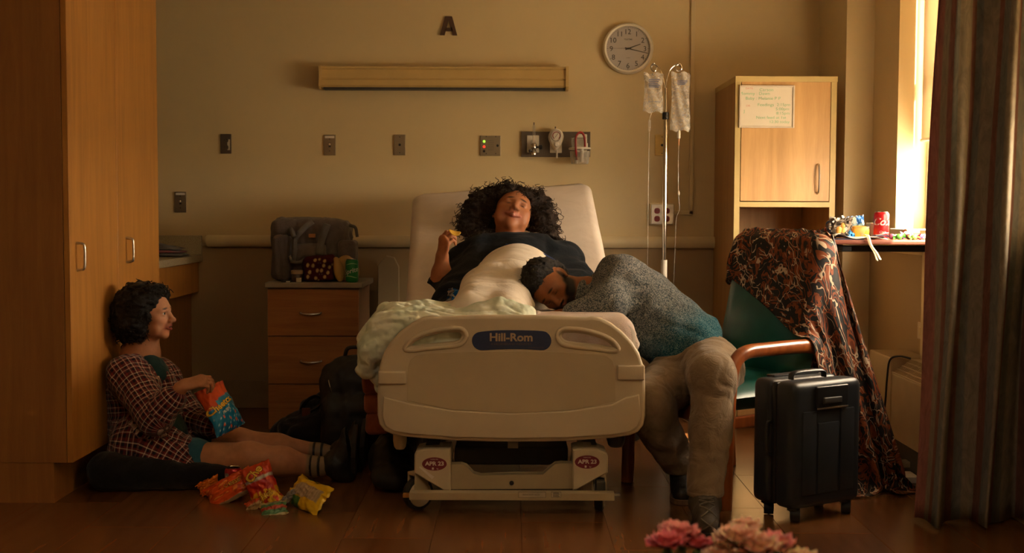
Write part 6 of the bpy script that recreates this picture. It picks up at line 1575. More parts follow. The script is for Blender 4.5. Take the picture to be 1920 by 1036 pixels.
for ch in (((684, 690, 4.47, .030), (698, 655, 4.45, .050), (722, 617, 4.46, .060), (762, 603, 4.52, .052), (822, 606, 4.55, .045)), ((694, 640, 4.60, .050), (732, 596, 4.62, .055), (790, 593, 4.62, .045), (852, 594, 4.6, .042)),
           ((850, 602, 4.5, .040), (900, 592, 4.50, .040), (940, 583, 4.50, .045), (985, 588, 4.50, .034)), ((716, 724, 4.52, .026), (706, 690, 4.50, .036), (712, 650, 4.50, .05)), ((742, 588, 4.56, .04), (800, 584, 4.60, .030), (880, 590, 4.64, .030))):
    s.chain([P(a_, b_, d_) for a_, b_, d_, r_ in ch], [r_ for *_, r_ in ch], .028)
s.box((-.20, 4.60, .712), (.245, .20, .020), .02, None, .04).box((-.19, 4.418, .65), (.27, .022, .075), .02, None, .02)
V, F = s.mesh(lambda X, Y, Z: .006*_n3(X*6, Y*6, Z*6, 2, 2)-.010*np.abs(np.sin(42*(X*.55+Y*.75+Z*.6)+4*_n3(X*4, Y*4, Z*4, 9, 1)))**.6+.004); V = relax(V, F, 1, .5)
tag(sdf_obj('quilt', V, F, 'mint', loc=(-.35, 4.55, .6)), 'crumpled mint green quilt hanging off the corner of the bed foot', 'quilt')
Q = quilt(44, 36, .015, .44, 4.39, 4.70, .80, .52, .42, 12, 5, bend=.5)
tag(cloth_obj('fleece_blanket', Q, 'pinkf', loc=(.2, 4.6, .7), solid=.012, sub=1), 'pale pink fleece blanket lying at the bed foot under the hand of the slumped person', 'blanket')
# pillow behind the head
s = SDF(.008); s.box(P(985, 405, 6.02), (.30, .15, .045), .045, Matrix.Rotation(math.radians(28), 3, 'X') @ Matrix.Rotation(math.radians(-10), 3, 'Z'))
V, F = s.mesh(folds(.006, 5)); tag(sdf_obj('pillow', V, F, 'gown', loc=P(985, 405, 6.02)), 'thin white pillow tucked behind the dark curls on the raised mattress', 'pillow')
# ================================================================ CANS, PACKETS, BAGS, FLOWERS
def colmesh(b, cols, name, mt, parent=None, loc=None, **kw):
    o = b.build(name, mt, parent, loc=loc, recalc=False, **kw); a = o.data.color_attributes.new('Col', 'FLOAT_COLOR', 'POINT')
    a.data.foreach_set('color', np.array([(*c, 1) for c in cols], dtype=np.float32).ravel()); return o
m = NT('foil_print'); a = m.n('Attribute'); a.attribute_name = 'Col'; m.base(a.outputs['Color'], .30, .15, .5); m.bump(m.noise(m.coord(), 45, 3, .6, 1), .35, .006); M['foil'] = m.m
M['can_metal'] = pmat('can_aluminium', (.55, .52, .48), .25, 1); M['can_red'] = pmat('red_can', (.42, .010, .014), .28, .3, var=.03); M['can_green'] = pmat('green_can', (.01, .20, .05), .28, .3, var=.05)
M['white_print'] = pmat('white_print', (.66, .62, .56), .4); M['lime_print'] = pmat('pale_green_print', (.35, .55, .25), .4); M['silver_label'] = pmat('grey_label', (.28, .26, .24), .4)
M['yellow_print'] = pmat('yellow_lettering', (.72, .45, .04), .4); M['black_print'] = pmat('black_lettering_edge', (.015, .012, .012), .4)
def can(loc, label, mt, words, wm, size, group=None, face=-90, R_=.033, H_=.118, extra=None):
    t = thing('drink_can', label, 'can', loc, group); c = Vector(loc)
    MB().lathe([(R_*.78, 0), (R_*.86, .002), (R_*.98, .010), (R_, .016), (R_, H_-.016), (R_*.96, H_-.010), (R_*.82, H_-.003)], c, 36).build('body', mt, t, smooth='auto')
    MB().lathe([(R_*.82, H_-.003), (R_*.84, H_), (R_*.80, H_), (R_*.77, H_-.004), (0, H_-.005)], c, 30).build('lid', 'can_metal', t, smooth='auto')
    MB().lathe([(.008, 0), (.009, .0012), (.0, .0015)], c+V3(.004, -.004, H_-.005), 12).build('pull_tab', 'can_metal', t)
    def wrap(cz, sp=face, r=R_+.0004, tilt=0):
        return lambda a_, b_: c + V3(math.cos(math.radians(sp)+(a_*math.cos(tilt)-b_*math.sin(tilt))/R_)*r, math.sin(math.radians(sp)+(a_*math.cos(tilt)-b_*math.sin(tilt))/R_)*r, cz+a_*math.sin(tilt)+b_*math.cos(tilt))
    for wd, cz, sz, ti, sh in words: MB().text(wd, (0, 0, 0), sz, bold=.012, map2=wrap(cz, tilt=ti), shear=sh).build('lettering', wm, t, recalc=False)
    if extra: extra(t, wrap)
    return t
def patch(t, wrap, a0, a1, z0, z1, mt, nm='print', n=8):
    b = MB(); f = wrap((z0+z1)/2); pts = []
    for i in range(n+1):
        for j in (0, 1): pts.append(f(a0+(a1-a0)*i/n, (j-.5)*(z1-z0)))
    b.grid(pts, n+1, 2); b.build(nm, mt, t, recalc=False)
def swoosh(t, wrap, z, amp, w, mt, ph=0):
    f = wrap(z, r=.0333) if False else wrap(z); pts = []
    for i in range(17):
        a_ = -.034+.068*i/16; zz = amp*math.sin(a_*70+ph); ww = w*(1-(abs(i-8)/9)**2)+.0004
        pts += [f(a_, zz-ww/2), f(a_, zz+ww/2)]
    b = MB(); b.grid(pts, 17, 2); b.build('print', mt, t, recalc=False)
def pillowbag(name, label, cat, c, U, V_, W, H, puff, colf, words=(), parent=None, n=34, openend=False, crumple=.004, seed=1, group=None, noise_=1.0, open_w=.03):
    """snack packet: c centre, U width direction, V_ height direction, colf(u,v)->colour with u,v in 0..1"""
    U, V_ = Vector(U).normalized(), Vector(V_); V_ = (V_-U*V_.dot(U)).normalized(); N_ = U.cross(V_); c = Vector(c)
    t = thing(name, label, cat, c, group) if parent is None else parent
    def prof(u, v):
        x, y = u*2-1, v*2-1; e = max(0, 1-abs(y)**2.2)**.6
        if openend and y > 0: e = 1-.35*y*y if True else e
        return max(0, (1-abs(x)**2.2))**.55*e*puff
    def pos(u, v, side):
        x, y = u*2-1, v*2-1; w_ = 1-.10*max(0, (1-abs(y)**3))
        d = prof(u, v)*side; q = Vector((x*4, y*4, side*2+seed*7))
        if not (openend and y > .9): d += crumple*mnoise.noise(q*1.3)*(.4+.6*min(1, prof(u, v)/max(puff, 1e-4)*2))
        d += crumple*.5*math.sin(x*14+seed)*abs(y)**4
        e2 = crumple*1.2*mnoise.noise(q*.8+Vector((9, 9, 9)))
        return c + U*(x*W/2*w_+e2) + V_*(y*H/2 + e2*.7) + N_*(d + .6*crumple*math.sin(y*3+seed))
    for side, nm in ((1, 'front'), (-1, 'back')):
        pts = []; cols = []
        for i in range(n):
            for j in range(n):
                u, v = i/(n-1), j/(n-1); pts.append(pos(u, v, side)); cols.append(lin(colf(u, v) if side == 1 else colf(1-u, v)))
        b = MB(); b.grid(pts, n, n); colmesh(b, cols, nm, 'foil', t, smooth=True)
    if openend:
        b = MB(); pts = []
        for i in range(n): pts += [pos(i/(n-1), .985, 1)-V_*.004, pos(i/(n-1), .985, -1)-V_*.004]
        M.setdefault('bag_inside', pmat('dark_bag_inside', (.10, .07, .05), .5)); b.grid(pts, n, 2); 
        b.build('inside', 'bag_inside', t, recalc=False)
    for wd, u0, v0, sz, mt, ang, bold in words:
        ca, sa = math.cos(ang), math.sin(ang)
        f = lambda a_, b_: pos(u0+(a_*ca-b_*sa)/W, v0+(a_*sa+b_*ca)/H, 1)+N_*.0026
        if mt == 'yellow_print':
            f2 = lambda a_, b_: pos(u0+(a_*ca-b_*sa)/W, v0+(a_*sa+b_*ca)/H, 1)+N_*.0008
            MB().text(wd, (0, 0, 0), sz, bold=bold+.03, map2=f2).build('lettering', 'black_print', t, recalc=False)
        MB().text(wd, (0, 0, 0), sz, bold=bold, map2=f).build('lettering', mt, t, recalc=False)
    return t, pos, N_

# crisp packet in the hands of the person on the floor (image: opening at top left, corner at lower right)
A, B_, C_, D_ = P(365, 738, 4.80), P(412, 716, 4.90), P(460, 795, 4.90), P(412, 812, 4.80)
cc = (A+B_+C_+D_)/4; Uv = (B_-A); Vv = ((A+B_)-(C_+D_))
def cf(u, v):
    if v > .70+.10*(u-.5): return '#d04a10' if v < .93 else '#b83c0c'
    if v > .60+.16*(u-.5) and u < .35: return '#c8480f'
    k = math.sin(u*21+v*9)*math.sin(v*23-u*7)
    if v < .36 and .2 < u < .95 and k > .72: return '#e0602a'
    if v < .55 and math.sin(u*50+v*90) > .985: return '#c0e0f0'
    return '#0e86c0' if v > .18 else '#0c78b4'
pillowbag('crisp_packet', 'orange and blue crisp packet held open by the person on the floor', 'snack packet', cc, Uv, Vv, .15, .20, .030, cf, [('Cheetos', .42, .56, .040, 'yellow_print', .18, .03), ('PUFFS', .52, .41, .016, 'white_print', .18, .02)], openend=True, seed=2, crumple=.005)

# rubbish on the floor
fz = lambda px, py: P(px, py, 1.113*2250/(py-395)*.998)
def floorpt(px, py):
    d = P(px, py, 1).normalized() if False else None
    v = CAMROT @ Vector(((px-960)/FPX, (518-py)/FPX, -1)); t = -CAMH/v.z; return Vector((v.x*t, v.y*t, 0))
c = floorpt(438, 931)
def rl(t, wrap): patch(t, wrap, -.010, .012, .035, .098, 'silver_label', n=6); patch(t, wrap, -.033, .033, .092, .098, 'can_red')
can(c, 'red drink can standing behind the open snack packets on the floor', 'can_red', [('Cola', .062, .030, math.pi/2, .3)], 'white_print', 0, extra=rl, face=-130)
def c_or(u, v):
    if v < .10: return '#b8a080'
    k = mnoise.noise(Vector((u*7, v*7, 1))); return '#d8500f' if k > -.1 else ('#b8400c' if k > -.35 else '#e08030')
p = floorpt(432, 940)+V3(0, 0, .050)
pillowbag('snack_packet', 'crumpled orange snack packet lying nearest the wardrobe in the floor litter', 'snack packet', p, (.85, .10, .45), (-.35, .35, .8), .20, .095, .030, c_or, [('CHEESE', .6, .62, .022, 'yellow_print', 0, .01)], seed=4, crumple=.006)
p = floorpt(402, 928)+V3(-.02, 0, .035)
pillowbag('snack_packet', 'torn orange packet corner sticking out at the wardrobe end of the floor litter', 'snack packet', p, (.8, .2, .35), (-.3, .3, .8), .085, .055, .012, lambda u, v: '#e08018' if v > .4 else '#c05a10', seed=5, crumple=.010, n=18)
def c_fh(u, v):
    if v > .74: return '#c03c0c'
    if .66 < v <= .70: return '#b0a8a0'
    if v > .42: return '#a81414' if math.sin(u*17+v*11) < .6 else '#c83a10'
    return '#d8a818' if mnoise.noise(Vector((u*8, v*8, 3))) > -.12 else '#b02810'
p = floorpt(492, 945)+V3(0, 0, .068)
pillowbag('snack_packet', 'red and yellow snack packet leaning with its lettering up in the floor litter', 'snack packet', p, (.75, .2, .30), (-.60, .15, .75), .12, .175, .024, c_fh, [('Che', .40, .82, .045, 'yellow_print', .5, .03), ('Hot', .55, .30, .030, 'yellow_print', .3, .02)], seed=6, crumple=.005)
p = floorpt(514, 962)+V3(0, 0, .018)
pillowbag('snack_packet', 'small flat green and red wrapper in front of the floor litter', 'wrapper', p, (.92, .2, .12), (.05, .75, .6), .10, .065, .008, lambda u, v: '#9a9068' if (v > .82 or v < .12) else ('#a03820' if .4 < v < .58 else '#4c7a50'), seed=7, crumple=.005, n=20)
p = floorpt(476, 953)+V3(0, 0, .018)
pillowbag('snack_packet', 'tiny torn orange scrap of packet between the orange and green wrappers', 'wrapper', p, (.8, .3, .3), (-.2, .6, .7), .060, .040, .008, lambda u, v: '#c04818' if v > .4 else '#c0a070', seed=8, crumple=.010, n=14)
p = floorpt(536, 948)+V3(0, 0, .025)
pillowbag('snack_packet', 'narrow grey and red bar wrapper poking out beside the yellow packet', 'wrapper', p, (.7, .1, .65), (-.6, .6, .4), .10, .035, .008, lambda u, v: '#8a8078' if u > .35 else '#a02c18', seed=9, crumple=.008, n=16)
def c_ye(u, v):
    if .34 < u < .80 and .12 < v < .86: return '#b8a088' if int(v*40) % 2 else '#a08c70'
    if u < .32 and .52 < v < .78: return '#3c7030'
    return '#d8b010'
p = floorpt(578, 952)+V3(0, 0, .048)
pillowbag('snack_packet', 'yellow snack packet lying back side up at the bed end of the floor litter', 'snack packet', p, (.40, .30, .60), (-.14, .19, .045), .125, .225, .024, c_ye, seed=10, crumple=.006)

# blue foil packet on the bed by the robe
p = P(856, 562, 5.02)
pillowbag('snack_packet', 'blue and silver crisp packet on the bed beside the dark robe', 'snack packet', p, (.9, -.1, -.15), (-.1, .35, .9), .085, .085, .022, lambda u, v: ('#9a9490' if mnoise.noise(Vector((u*9, v*9, 2))) > 0 else '#5a5450') if (u < .28 or v < .12) else ('#c02038' if (.45 < v < .6 and .4 < u < .8) else '#1470b8'), [('Ruffles', .6, .62, .022, 'white_print', -.1, .02)], seed=11, crumple=.012)

# ---------------------------------------------------------------- on the overbed table
tz = TZ
def tp(px, d): q = P(px, 440, d); return V3(q.x, d, tz)
def cw(t, wrap): swoosh(t, wrap, .022, .004, .004, 'white_print')
c = tp(1652, 5.20); can(V3(c.x, c.y, tz+.0005), 'red cola can standing on the overbed table by the window', 'can_red', [('Cola', .075, .046, 0, .35), ('Coca', .030, .014, 0, .3)], 'white_print', 0, face=-95, extra=cw)
def c_sil(u, v): return '#9a8f80' if mnoise.noise(Vector((u*10, v*10, 5))) > -.05 else ('#4a4038' if v > .3 else '#2a60a0')
t, pos, N_ = pillowbag('snack_packet', 'open silver lined crisp packet on its side at the chair end of the table', 'snack packet', V3(tp(1572, 5.14).x, 5.14, tz+.052), (.25, .3, .9), (.85, -.55, .1), .088, .10, .040, c_sil, seed=12, crumple=.014, openend=True)
M['onion'] = pmat('golden_crisps', (.55, .27, .05), .6)
b = MB(); rr = random.Random(4); b.smooth = True
for k in range(7): b.ball(V3(tp(1573, 5.10).x+rr.uniform(-.012, .018), 5.085+rr.uniform(-.01, .02), tz+.045+rr.uniform(-.018, .02)), (.012, .006, .012), 8, 6)
ob = b.build('crisps', 'onion', t, kind='stuff')
pillowbag('snack_packet', 'small red and black packet under the silver lined packet', 'snack packet', V3(tp(1545, 5.12).x+.02, 5.16, tz+.022), (.9, .2, .2), (0, .6, .8), .08, .055, .014, lambda u, v: '#b02a12' if u > .3 else '#241a18', seed=13, crumple=.010, n=18)
q = tp(1614, 5.18); jc = thing('juice_cup', 'orange filled clear plastic cup beside the cola can', 'cup', V3(q.x, 5.2, tz))
M['orange_fill'] = pmat('orange_snack_filling', (.80, .36, .03), .5)
s = SDF(.004); s.box(V3(q.x, 5.2, tz+.024), (.036, .028, .023), .012).ell(V3(q.x, 5.2, tz+.038), (.030, .022, .014)); V, F = s.mesh(folds(.001, 20)); sdf_obj('filling', V, F, 'orange_fill', jc)
MB().lathe([(.026, .0), (.038, .040), (.041, .052)], V3(q.x, 5.2, tz+.001), 24).build('cup', 'clear', jc, smooth=True)
pillowbag('snack_packet', 'clear and blue cellophane bag standing behind the orange filled cup', 'snack packet', V3(q.x+.006, 5.27, tz+.052), (1, .1, .1), (0, .1, 1), .075, .095, .010, lambda u, v: '#8fb0b8' if v < .6 else ('#2f6fb8' if u > .5 else '#a8b0a8'), seed=14, crumple=.008, n=20)
pillowbag('snack_packet', 'bright blue wrapper squeezed beside the silver lined packet', 'wrapper', V3(tp(1592, 5.12).x, 5.12, tz+.022), (.8, .2, .4), (.2, .4, .9), .035, .045, .010, lambda u, v: '#1e80c0', seed=15, crumple=.010, n=14)
q = tp(1638, 5.24); o = MB().box((q.x-.016, 5.24, tz+.0005), (q.x+.016, 5.30, tz+.068), .002).build('carton', 'plate_cream'); tag(o, 'small cream carton between the orange cup and the cola can', 'carton')
def sheet(name, label, cat, pts, mt, cols=None, solid=.0006):
    b = MB(); b.grid(pts[0], pts[1], pts[2]); o = b.build(name, mt, smooth=True, recalc=False, solid=solid); tag(o, label, cat); return o
M['paper'] = pmat('white_paper', (.72, .68, .60), .7, var=.04); M['navy'] = pmat('navy_booklet', (.02, .03, .07), .5); M['ribbon'] = pmat('cream_ribbon', (.72, .62, .42), .6)
pts = []; x0_, x1_ = tp(1560, 5.03).x, tp(1662, 5.03).x
for i in range(24):
    for j in range(10):
        u, v = i/23, j/9; pts.append((x0_+(x1_-x0_)*u, 5.008+.14*v-.03*u*v, tz+.006+.014*math.exp(-((u-.12)/.13)**2)+.004*math.sin(u*11+v*5)+.003*abs(math.sin(v*9+u*3))))
sheet('paper_sheet', 'crumpled white paper lying along the front of the overbed table', 'paper', (pts, 24, 10), 'paper')
o = MB().box((x0_-.02, 5.012, tz+.0003), (x0_+.13, 5.13, tz+.0045), .001).build('booklet', 'navy'); tag(o, 'dark booklet lying under the crumpled white paper', 'booklet')
o = MB().box((tp(1640, 5.05).x, 5.03, tz+.0145), (tp(1664, 5.05).x, 5.10, tz+.019), .001, rot=None).build('booklet', 'can_metal') ; o.data.materials[0] = M['navy']; tag(o, 'small blue edged card on top of the white paper near the cola can', 'card')
for k, (dx, dz) in enumerate(((0, 0), (.010, .006))):
    p0, p1, p2, p3 = P(1622+k*3, 451, 5.0), P(1632+k*2, 460, 4.985), P(1640+k*4, 474, 4.98), P(1645+k*6, 489-k*2, 4.975)
    cpts = spline([V3(p0.x, 5.03, tz+.022), V3(p0.x+.005, 4.992, tz+.016), p1, p2, p3], 6); pts = []
    for q in cpts: pts += [q-V3(.005, 0, -.001), q+V3(.005, .002, .001)]
    sheet('ribbon_end', ('front' if k == 0 else 'rear')+' cream ribbon end hanging over the table edge' if False else ('shorter cream ribbon end hanging over the table edge' if k else 'longer cream ribbon end hanging over the table edge'), 'ribbon', (pts, len(cpts), 2), 'ribbon')
# wrapped sweets
SW = [(1672, 5.05, '#b86080', 'pink sweet nearest the cola can'), (1680, 5.10, '#c8b090', 'cream sweet behind the nearest pink one'), (1686, 5.03, '#4f9a3c', 'round green sweet at the front of the sweets'), (1692, 5.09, '#8a58a8', 'purple wrapped sweet behind the green one'), (1699, 5.14, '#b8b0c8', 'silver lilac sweet at the top of the pile'), (1704, 5.05, '#5a3028', 'brown sweet between green and striped ones'), (1709, 5.10, '#c04c70', 'rose wrapped sweet in the middle of the pile'), (1714, 5.03, '#88b858', 'pale green sweet near the table edge'), (1719, 5.09, '#d08898', 'pale pink striped sweet'), (1725, 5.05, '#a8305c', 'dark pink sweet toward the curtain'), (1731, 5.10, '#d8c8c0', 'white wrapped sweet nearest the curtain')]
for k, (px_, d, cl, lb) in enumerate(SW):
    q = tp(px_, d); r = random.Random(k); rad = .0105+.002*r.random(); a_ = r.random()*3; U = V3(math.cos(a_), math.sin(a_)*.6, r.uniform(-.2, .35)).normalized(); c = V3(q.x, d, tz+rad+.001+(.012 if 'top' in lb else 0))
    t = thing('wrapped_sweet', lb+' on the table' if 'table' not in lb else lb, 'sweet', V3(c.x, c.y, tz), 'wrapped sweets on the overbed table')
    key = 'sw'+cl; M[key] = pmat('sweet_wrapper_'+['pink', 'cream', 'green', 'purple', 'lilac', 'brown', 'rose', 'pale_green', 'pale_pink', 'dark_pink', 'white'][k], lin(cl), .3, var=.3, nscale=120)
    b = MB(); b.smooth = True; b.ball(c, (rad*1.15, rad, rad), 12, 8); b.build('sweet', key, t)
    for sg in (-1, 1):
        pts = []; W_ = U.orthogonal().normalized(); Z_ = U.cross(W_)
        for i in range(4):
            for j in range(9):
                rr_ = rad*(.25+.35*i); pts.append(c+U*sg*(rad*.9+i*rad*.38)+W_*rr_*(j/4-1)+Z_*rr_*.35*math.sin(j*2.4))
        b = MB(); b.grid(pts, 4, 9); b.build('wrapper_end', key, t, recalc=False, smooth=True)
q0, q1 = tp(1700, 5.25), tp(1757, 5.25)
M['tan_orange'] = pmat('tan_orange_plastic', (.45, .18, .06), .5)
o = MB().sweep([(q0.x+.01, 5.30, tz+.022), (min(q1.x, WX-.05), 5.31, tz+.022)], [.020, .022], 16).build('tube', 'tan_orange', smooth='auto'); tag(o, 'tan orange tube lying at the back of the overbed table behind the sweets', 'tube')

# ---------------------------------------------------------------- on the nightstand
NZ = NT_Z+.0005
def npt(px, d): q = P(px, 500, d); return V3(q.x, d, NZ)
M['tote'] = cloth('grey_brown_quilted_canvas', (.125, .10, .09), (.095, .078, .07), .85, 800, 20, .3); M['tote_strap'] = cloth('grey_strap_webbing', (.13, .12, .11), None, .8, 1200); M['leather'] = pmat('tan_leather_tag', (.32, .13, .04), .6)
bx0, bx1 = P(505, 480, 6.22).x, P(668, 480, 6.22).x
tt = thing('tote_bag', 'grey quilted changing bag slumped on the nightstand', 'bag', V3((bx0+bx1)/2, 6.3, NZ))
TW = bx1-bx0; tx = bx0; ztop = P(580, 414, 6.25).z; zsh = P(660, 462, 6.2).z
def clipz(s_, lo_): pass
s = SDF(.006); s.box(V3(tx+TW*.47, 6.31, NZ+.155), (TW*.44, .115, .155), .045, None, .03).box(V3(tx+TW*.42, 6.30, NZ+.235), (TW*.385, .10, .075), .05, None, .04).cap(V3(tx+TW*.10, 6.30, ztop-.03), V3(tx+TW*.80, 6.30, ztop-.045), .030, .022, .05).cap(V3(tx+TW*.80, 6.30, ztop-.04), V3(tx+TW*.93, 6.28, ztop-.085), .022, .010, .03)
V, F = s.mesh(lambda X, Y, Z: .005*_n3(X*7, Y*7, Z*7, 3, 2)-.0025*np.abs(np.sin(X*110+2*_n3(X*5, Y*5, Z*5, 4, 1))), clips=[((0, 0, NZ), (0, 0, -1))]); sdf_obj('body', V, F, 'tote', tt)
s = SDF(.006); s.box(V3(tx+TW*.16, 6.19, NZ+.12), (TW*.115, .03, .115), .03, Matrix.Rotation(.05, 3, 'Y')); V, F = s.mesh(lambda X, Y, Z: -.003*np.abs(np.sin(X*95+Z*8))+.003*_n3(X*7, Y*7, Z*7, 3, 1)); sdf_obj('bottle_pocket', V, F, 'tote', tt)
s = SDF(.006); s.box(V3(tx+TW*.48, 6.185, NZ+.10), (TW*.20, .022, .095), .03); V, F = s.mesh(folds(.003, 8)); sdf_obj('front_pocket', V, F, 'tote', tt)
s = SDF(.006); s.box(V3(tx+TW*.90, 6.24, NZ+.105), (TW*.10, .07, .105), .02); V, F = s.mesh(folds(.003, 8)); sdf_obj('side_pocket', V, F, 'tote', tt)
def strap(pl, w=.014, nm='strap'):
    pts = spline(pl, 6); q = []
    for i, p_ in enumerate(pts):
        tdir = (pts[min(i+1, len(pts)-1)]-pts[max(0, i-1)]).normalized(); sd_ = tdir.cross(V3(0, -1, 0)); sd_ = sd_.normalized()*w if sd_.length > .1 else V3(w, 0, 0); q += [p_-sd_, p_+sd_]
    b = MB(); b.grid(q, len(pts), 2); b.build(nm, 'tote_strap', tt, recalc=False, smooth=True, solid=.003)
strap([P(549, 493, 6.15), P(552, 470, 6.14), P(553, 448, 6.15), P(562, 436, 6.14), P(574, 424, 6.16), P(586, 415, 6.19)]); strap([P(540, 440, 6.17), P(545, 430, 6.14), P(552, 444, 6.13)], .012)
strap([P(598, 478, 6.155), P(602, 455, 6.15), P(609, 432, 6.15), P(614, 420, 6.17)], .018); strap([P(543, 480, 6.15), P(548, 490, 6.13), P(562, 491, 6.13), P(572, 484, 6.14)], .008)
strap([P(655, 422, 6.24), P(666, 426, 6.2), P(669, 438, 6.2), P(670, 444, 6.2)], .008, 'zip_pull')
q, q2 = P(579, 438, 6.172), P(591.5, 445, 6.172); MB().box((q.x, 6.166, q2.z), (q2.x, 6.176, q.z), .001).build('leather_tag', 'leather', tt)
# spotted pouch
dots = [(590, 487), (598, 485), (608, 489), (611, 479), (617, 479), (586, 498), (606, 498), (594, 507), (602, 507), (614, 511), (591, 522), (608, 519), (596, 527), (603, 528), (617, 501), (624, 485), (576, 497), (580, 510), (576, 519), (600, 477), (623, 496), (583, 480)]
s = SDF(.004); q = npt(599, 6.12); s.box(q+V3(0, .02, .062), (.072, .040, .058), .02, None, .02, '#3c0a10').cap(q+V3(-.062, .02, .105), q+V3(.060, .02, .125), .016, .014, .03, '#3c0a10').box(q+V3(-.062, .03, .05), (.025, .04, .048), .015, None, .02, '#26060a')
for dx, dy in dots: s.paint(P(dx, dy, 6.085), (.0105, .03, .0140), '#a8915c', Matrix.Rotation(.3, 3, 'Y'), .25)
for dx, dy in ((596, 493), (600, 493), (598, 514), (603, 514)): s.paint(P(dx, dy, 6.085), (.004, .03, .005), '#58505a', None, .3)
V, F = s.mesh(folds(.003, 9), clips=[((0, 0, NZ), (0, 0, -1))]); tag(sdf_obj('patterned_pouch', V, F, 'foil', loc=q, col=s.colors(V, '#3c0a10')), 'maroon fabric pouch with cream ovals on the nightstand', 'pouch')
M['spotcloth'] = attrmat('spotted_cotton', .85, .1, 500, .2); bpy.data.objects['patterned_pouch'].data.materials[0] = M['spotcloth']
# tan round bag, jar, bits, green can
M['tan_leather'] = pmat('tan_straw_leather', (.40, .24, .065), .6, bump=.2, bscale=160)
t = thing('round_bag', 'tan rounded leather clutch standing between the spotted pouch and green can', 'bag', npt(643, 6.12))
c = npt(643, 6.13); s = SDF(.004); s.ell(c+V3(.008, .045, .070), (.052, .020, .068), Matrix.Rotation(.12, 3, 'Y')).ell(c+V3(.035, .045, .045), (.045, .016, .045), Matrix.Rotation(.5, 3, 'Y')); V, F = s.mesh(clips=[((0, 0, NZ), (0, 0, -1))]); sdf_obj('back_panel', V, F, 'tan_leather', t)
s = SDF(.004); s.ell(c+V3(-.024, .0, .062), (.028, .022, .066), Matrix.Rotation(-.22, 3, 'Y')); V, F = s.mesh(clips=[((0, 0, NZ), (0, 0, -1))]); sdf_obj('front_flap', V, F, 'tan_leather', t)
c = npt(660, 6.09)
def gx(t, wrap): swoosh(t, wrap, .092, .004, .003, 'lime_print', 1); swoosh(t, wrap, .028, .004, .004, 'lime_print', 2.4)
can(V3(c.x, 6.09, NZ), 'green lemon soda can on the nightstand corner nearest the bed', 'can_green', [('Sprite', .060, .034, .25, .2)], 'white_print', 0, face=-92, extra=gx)
c = npt(557, 6.11); t = thing('jar', 'small dark jar with beige lid in front of the grey changing bag', 'jar', V3(c.x, 6.11, NZ)); M['jar_brown'] = pmat('dark_brown_jar', (.06, .035, .02), .35)
MB().lathe([(.026, 0), (.028, .004), (.028, .036), (.026, .040)], V3(c.x, 6.11, NZ), 24).build('body', 'jar_brown', t, smooth='auto'); MB().lathe([(.030, .040), (.031, .043), (.031, .056), (.028, .059), (0, .059)], V3(c.x, 6.11, NZ), 24).build('lid', 'leather', t, smooth='auto'); bpy.data.objects
M['jar_lid'] = pmat('beige_jar_lid', (.34, .25, .17), .5)
for ch in t.children:
    if ch.name.startswith('lid'): ch.data.materials[0] = M['jar_lid']
c = npt(560, 6.075); b = MB().box((c.x-.012, 6.068, NZ), (c.x+.014, 6.078, NZ+.022), .002); tag(b.build('card_frame', 'plate_cream'), 'tiny cream box in front of the small jar', 'box')
c = npt(540, 6.09); tag(MB().box((c.x-.03, 6.06, NZ), (c.x+.02, 6.11, NZ+.009), .003).build('phone', 'black'), 'black phone lying flat at the front of the nightstand', 'phone')
c = npt(541, 6.07); tag(MB().box((c.x-.010, 6.052, NZ), (c.x+.010, 6.058, NZ+.006), .001).build('paper_slip', 'paper'), 'tiny white slip of paper in front of the black phone', 'paper')

# ---------------------------------------------------------------- black bags between nightstand and bed
M['nylon'] = pmat('black_nylon', (.010, .010, .011), .6, bump=.3, bscale=30)
t = thing('backpack', 'tall black backpack standing between nightstand and bed', 'backpack', V3(-.72, 5.45, 0))
s = SDF(.008); s.box(V3(-.70, 5.40, .21), (.155, .13, .21), .08, None, .05).ell(V3(-.70, 5.40, .37), (.15, .12, .09), None, .05).box(V3(-.72, 5.27, .16), (.12, .05, .13), .05, None, .03)
V, F = s.mesh(folds(.008, 6), clips=[((0, 0, 0), (0, 0, -1))]); sdf_obj('body', V, F, 'nylon', t)
MB().sweep(spline([(-.76, 5.42, .44), (-.74, 5.40, .49), (-.68, 5.40, .49), (-.66, 5.42, .44)], 5), .009, 8).build('grab_handle', 'nylon', t, smooth=True)
MB().sweep(spline([P(622, 735, 5.20), P(618, 722, 5.2), P(616, 712, 5.24)], 4), .002, 6).build('zip_pull', 'steel', t)
t = thing('jacket', 'black jacket heaped on the floor against the nightstand drawers', 'jacket', V3(-.95, 5.6, 0))
s = SDF(.009); s.cap(P(530, 815, 5.62), P(640, 790, 5.6), .055, .13, .08).cap(P(600, 775, 5.65), P(660, 760, 5.6), .07, .11, .08).cap(P(560, 820, 5.5), P(660, 830, 5.5), .05, .06, .08).ell(P(612, 742, 5.75), (.035, .03, .035), None, .05).box(V3(-.83, 5.6, .07), (.25, .12, .07), .05)
V, F = s.mesh(lambda X, Y, Z: .010*_n3(X*6, Y*6, Z*6, 2, 2)-.01*np.abs(np.sin(22*(X+Y*.5+Z)+3*_n3(X*4, Y*4, Z*4, 9, 1))), clips=[((0, 0, .001), (0, 0, -1))]); sdf_obj('cloth', V, F, 'black_cloth', t)
M['dark_rust'] = cloth('dark_rust_lining', (.14, .04, .015)); MB().sweep(spline([P(566, 765, 5.56), P(576, 750, 5.54), P(592, 742, 5.54), P(602, 748, 5.54), P(596, 760, 5.54), P(580, 768, 5.54)], 5), .010, 8, flat=(1.5, .6)).build('sleeve_loop', 'nylon', t, smooth=True)
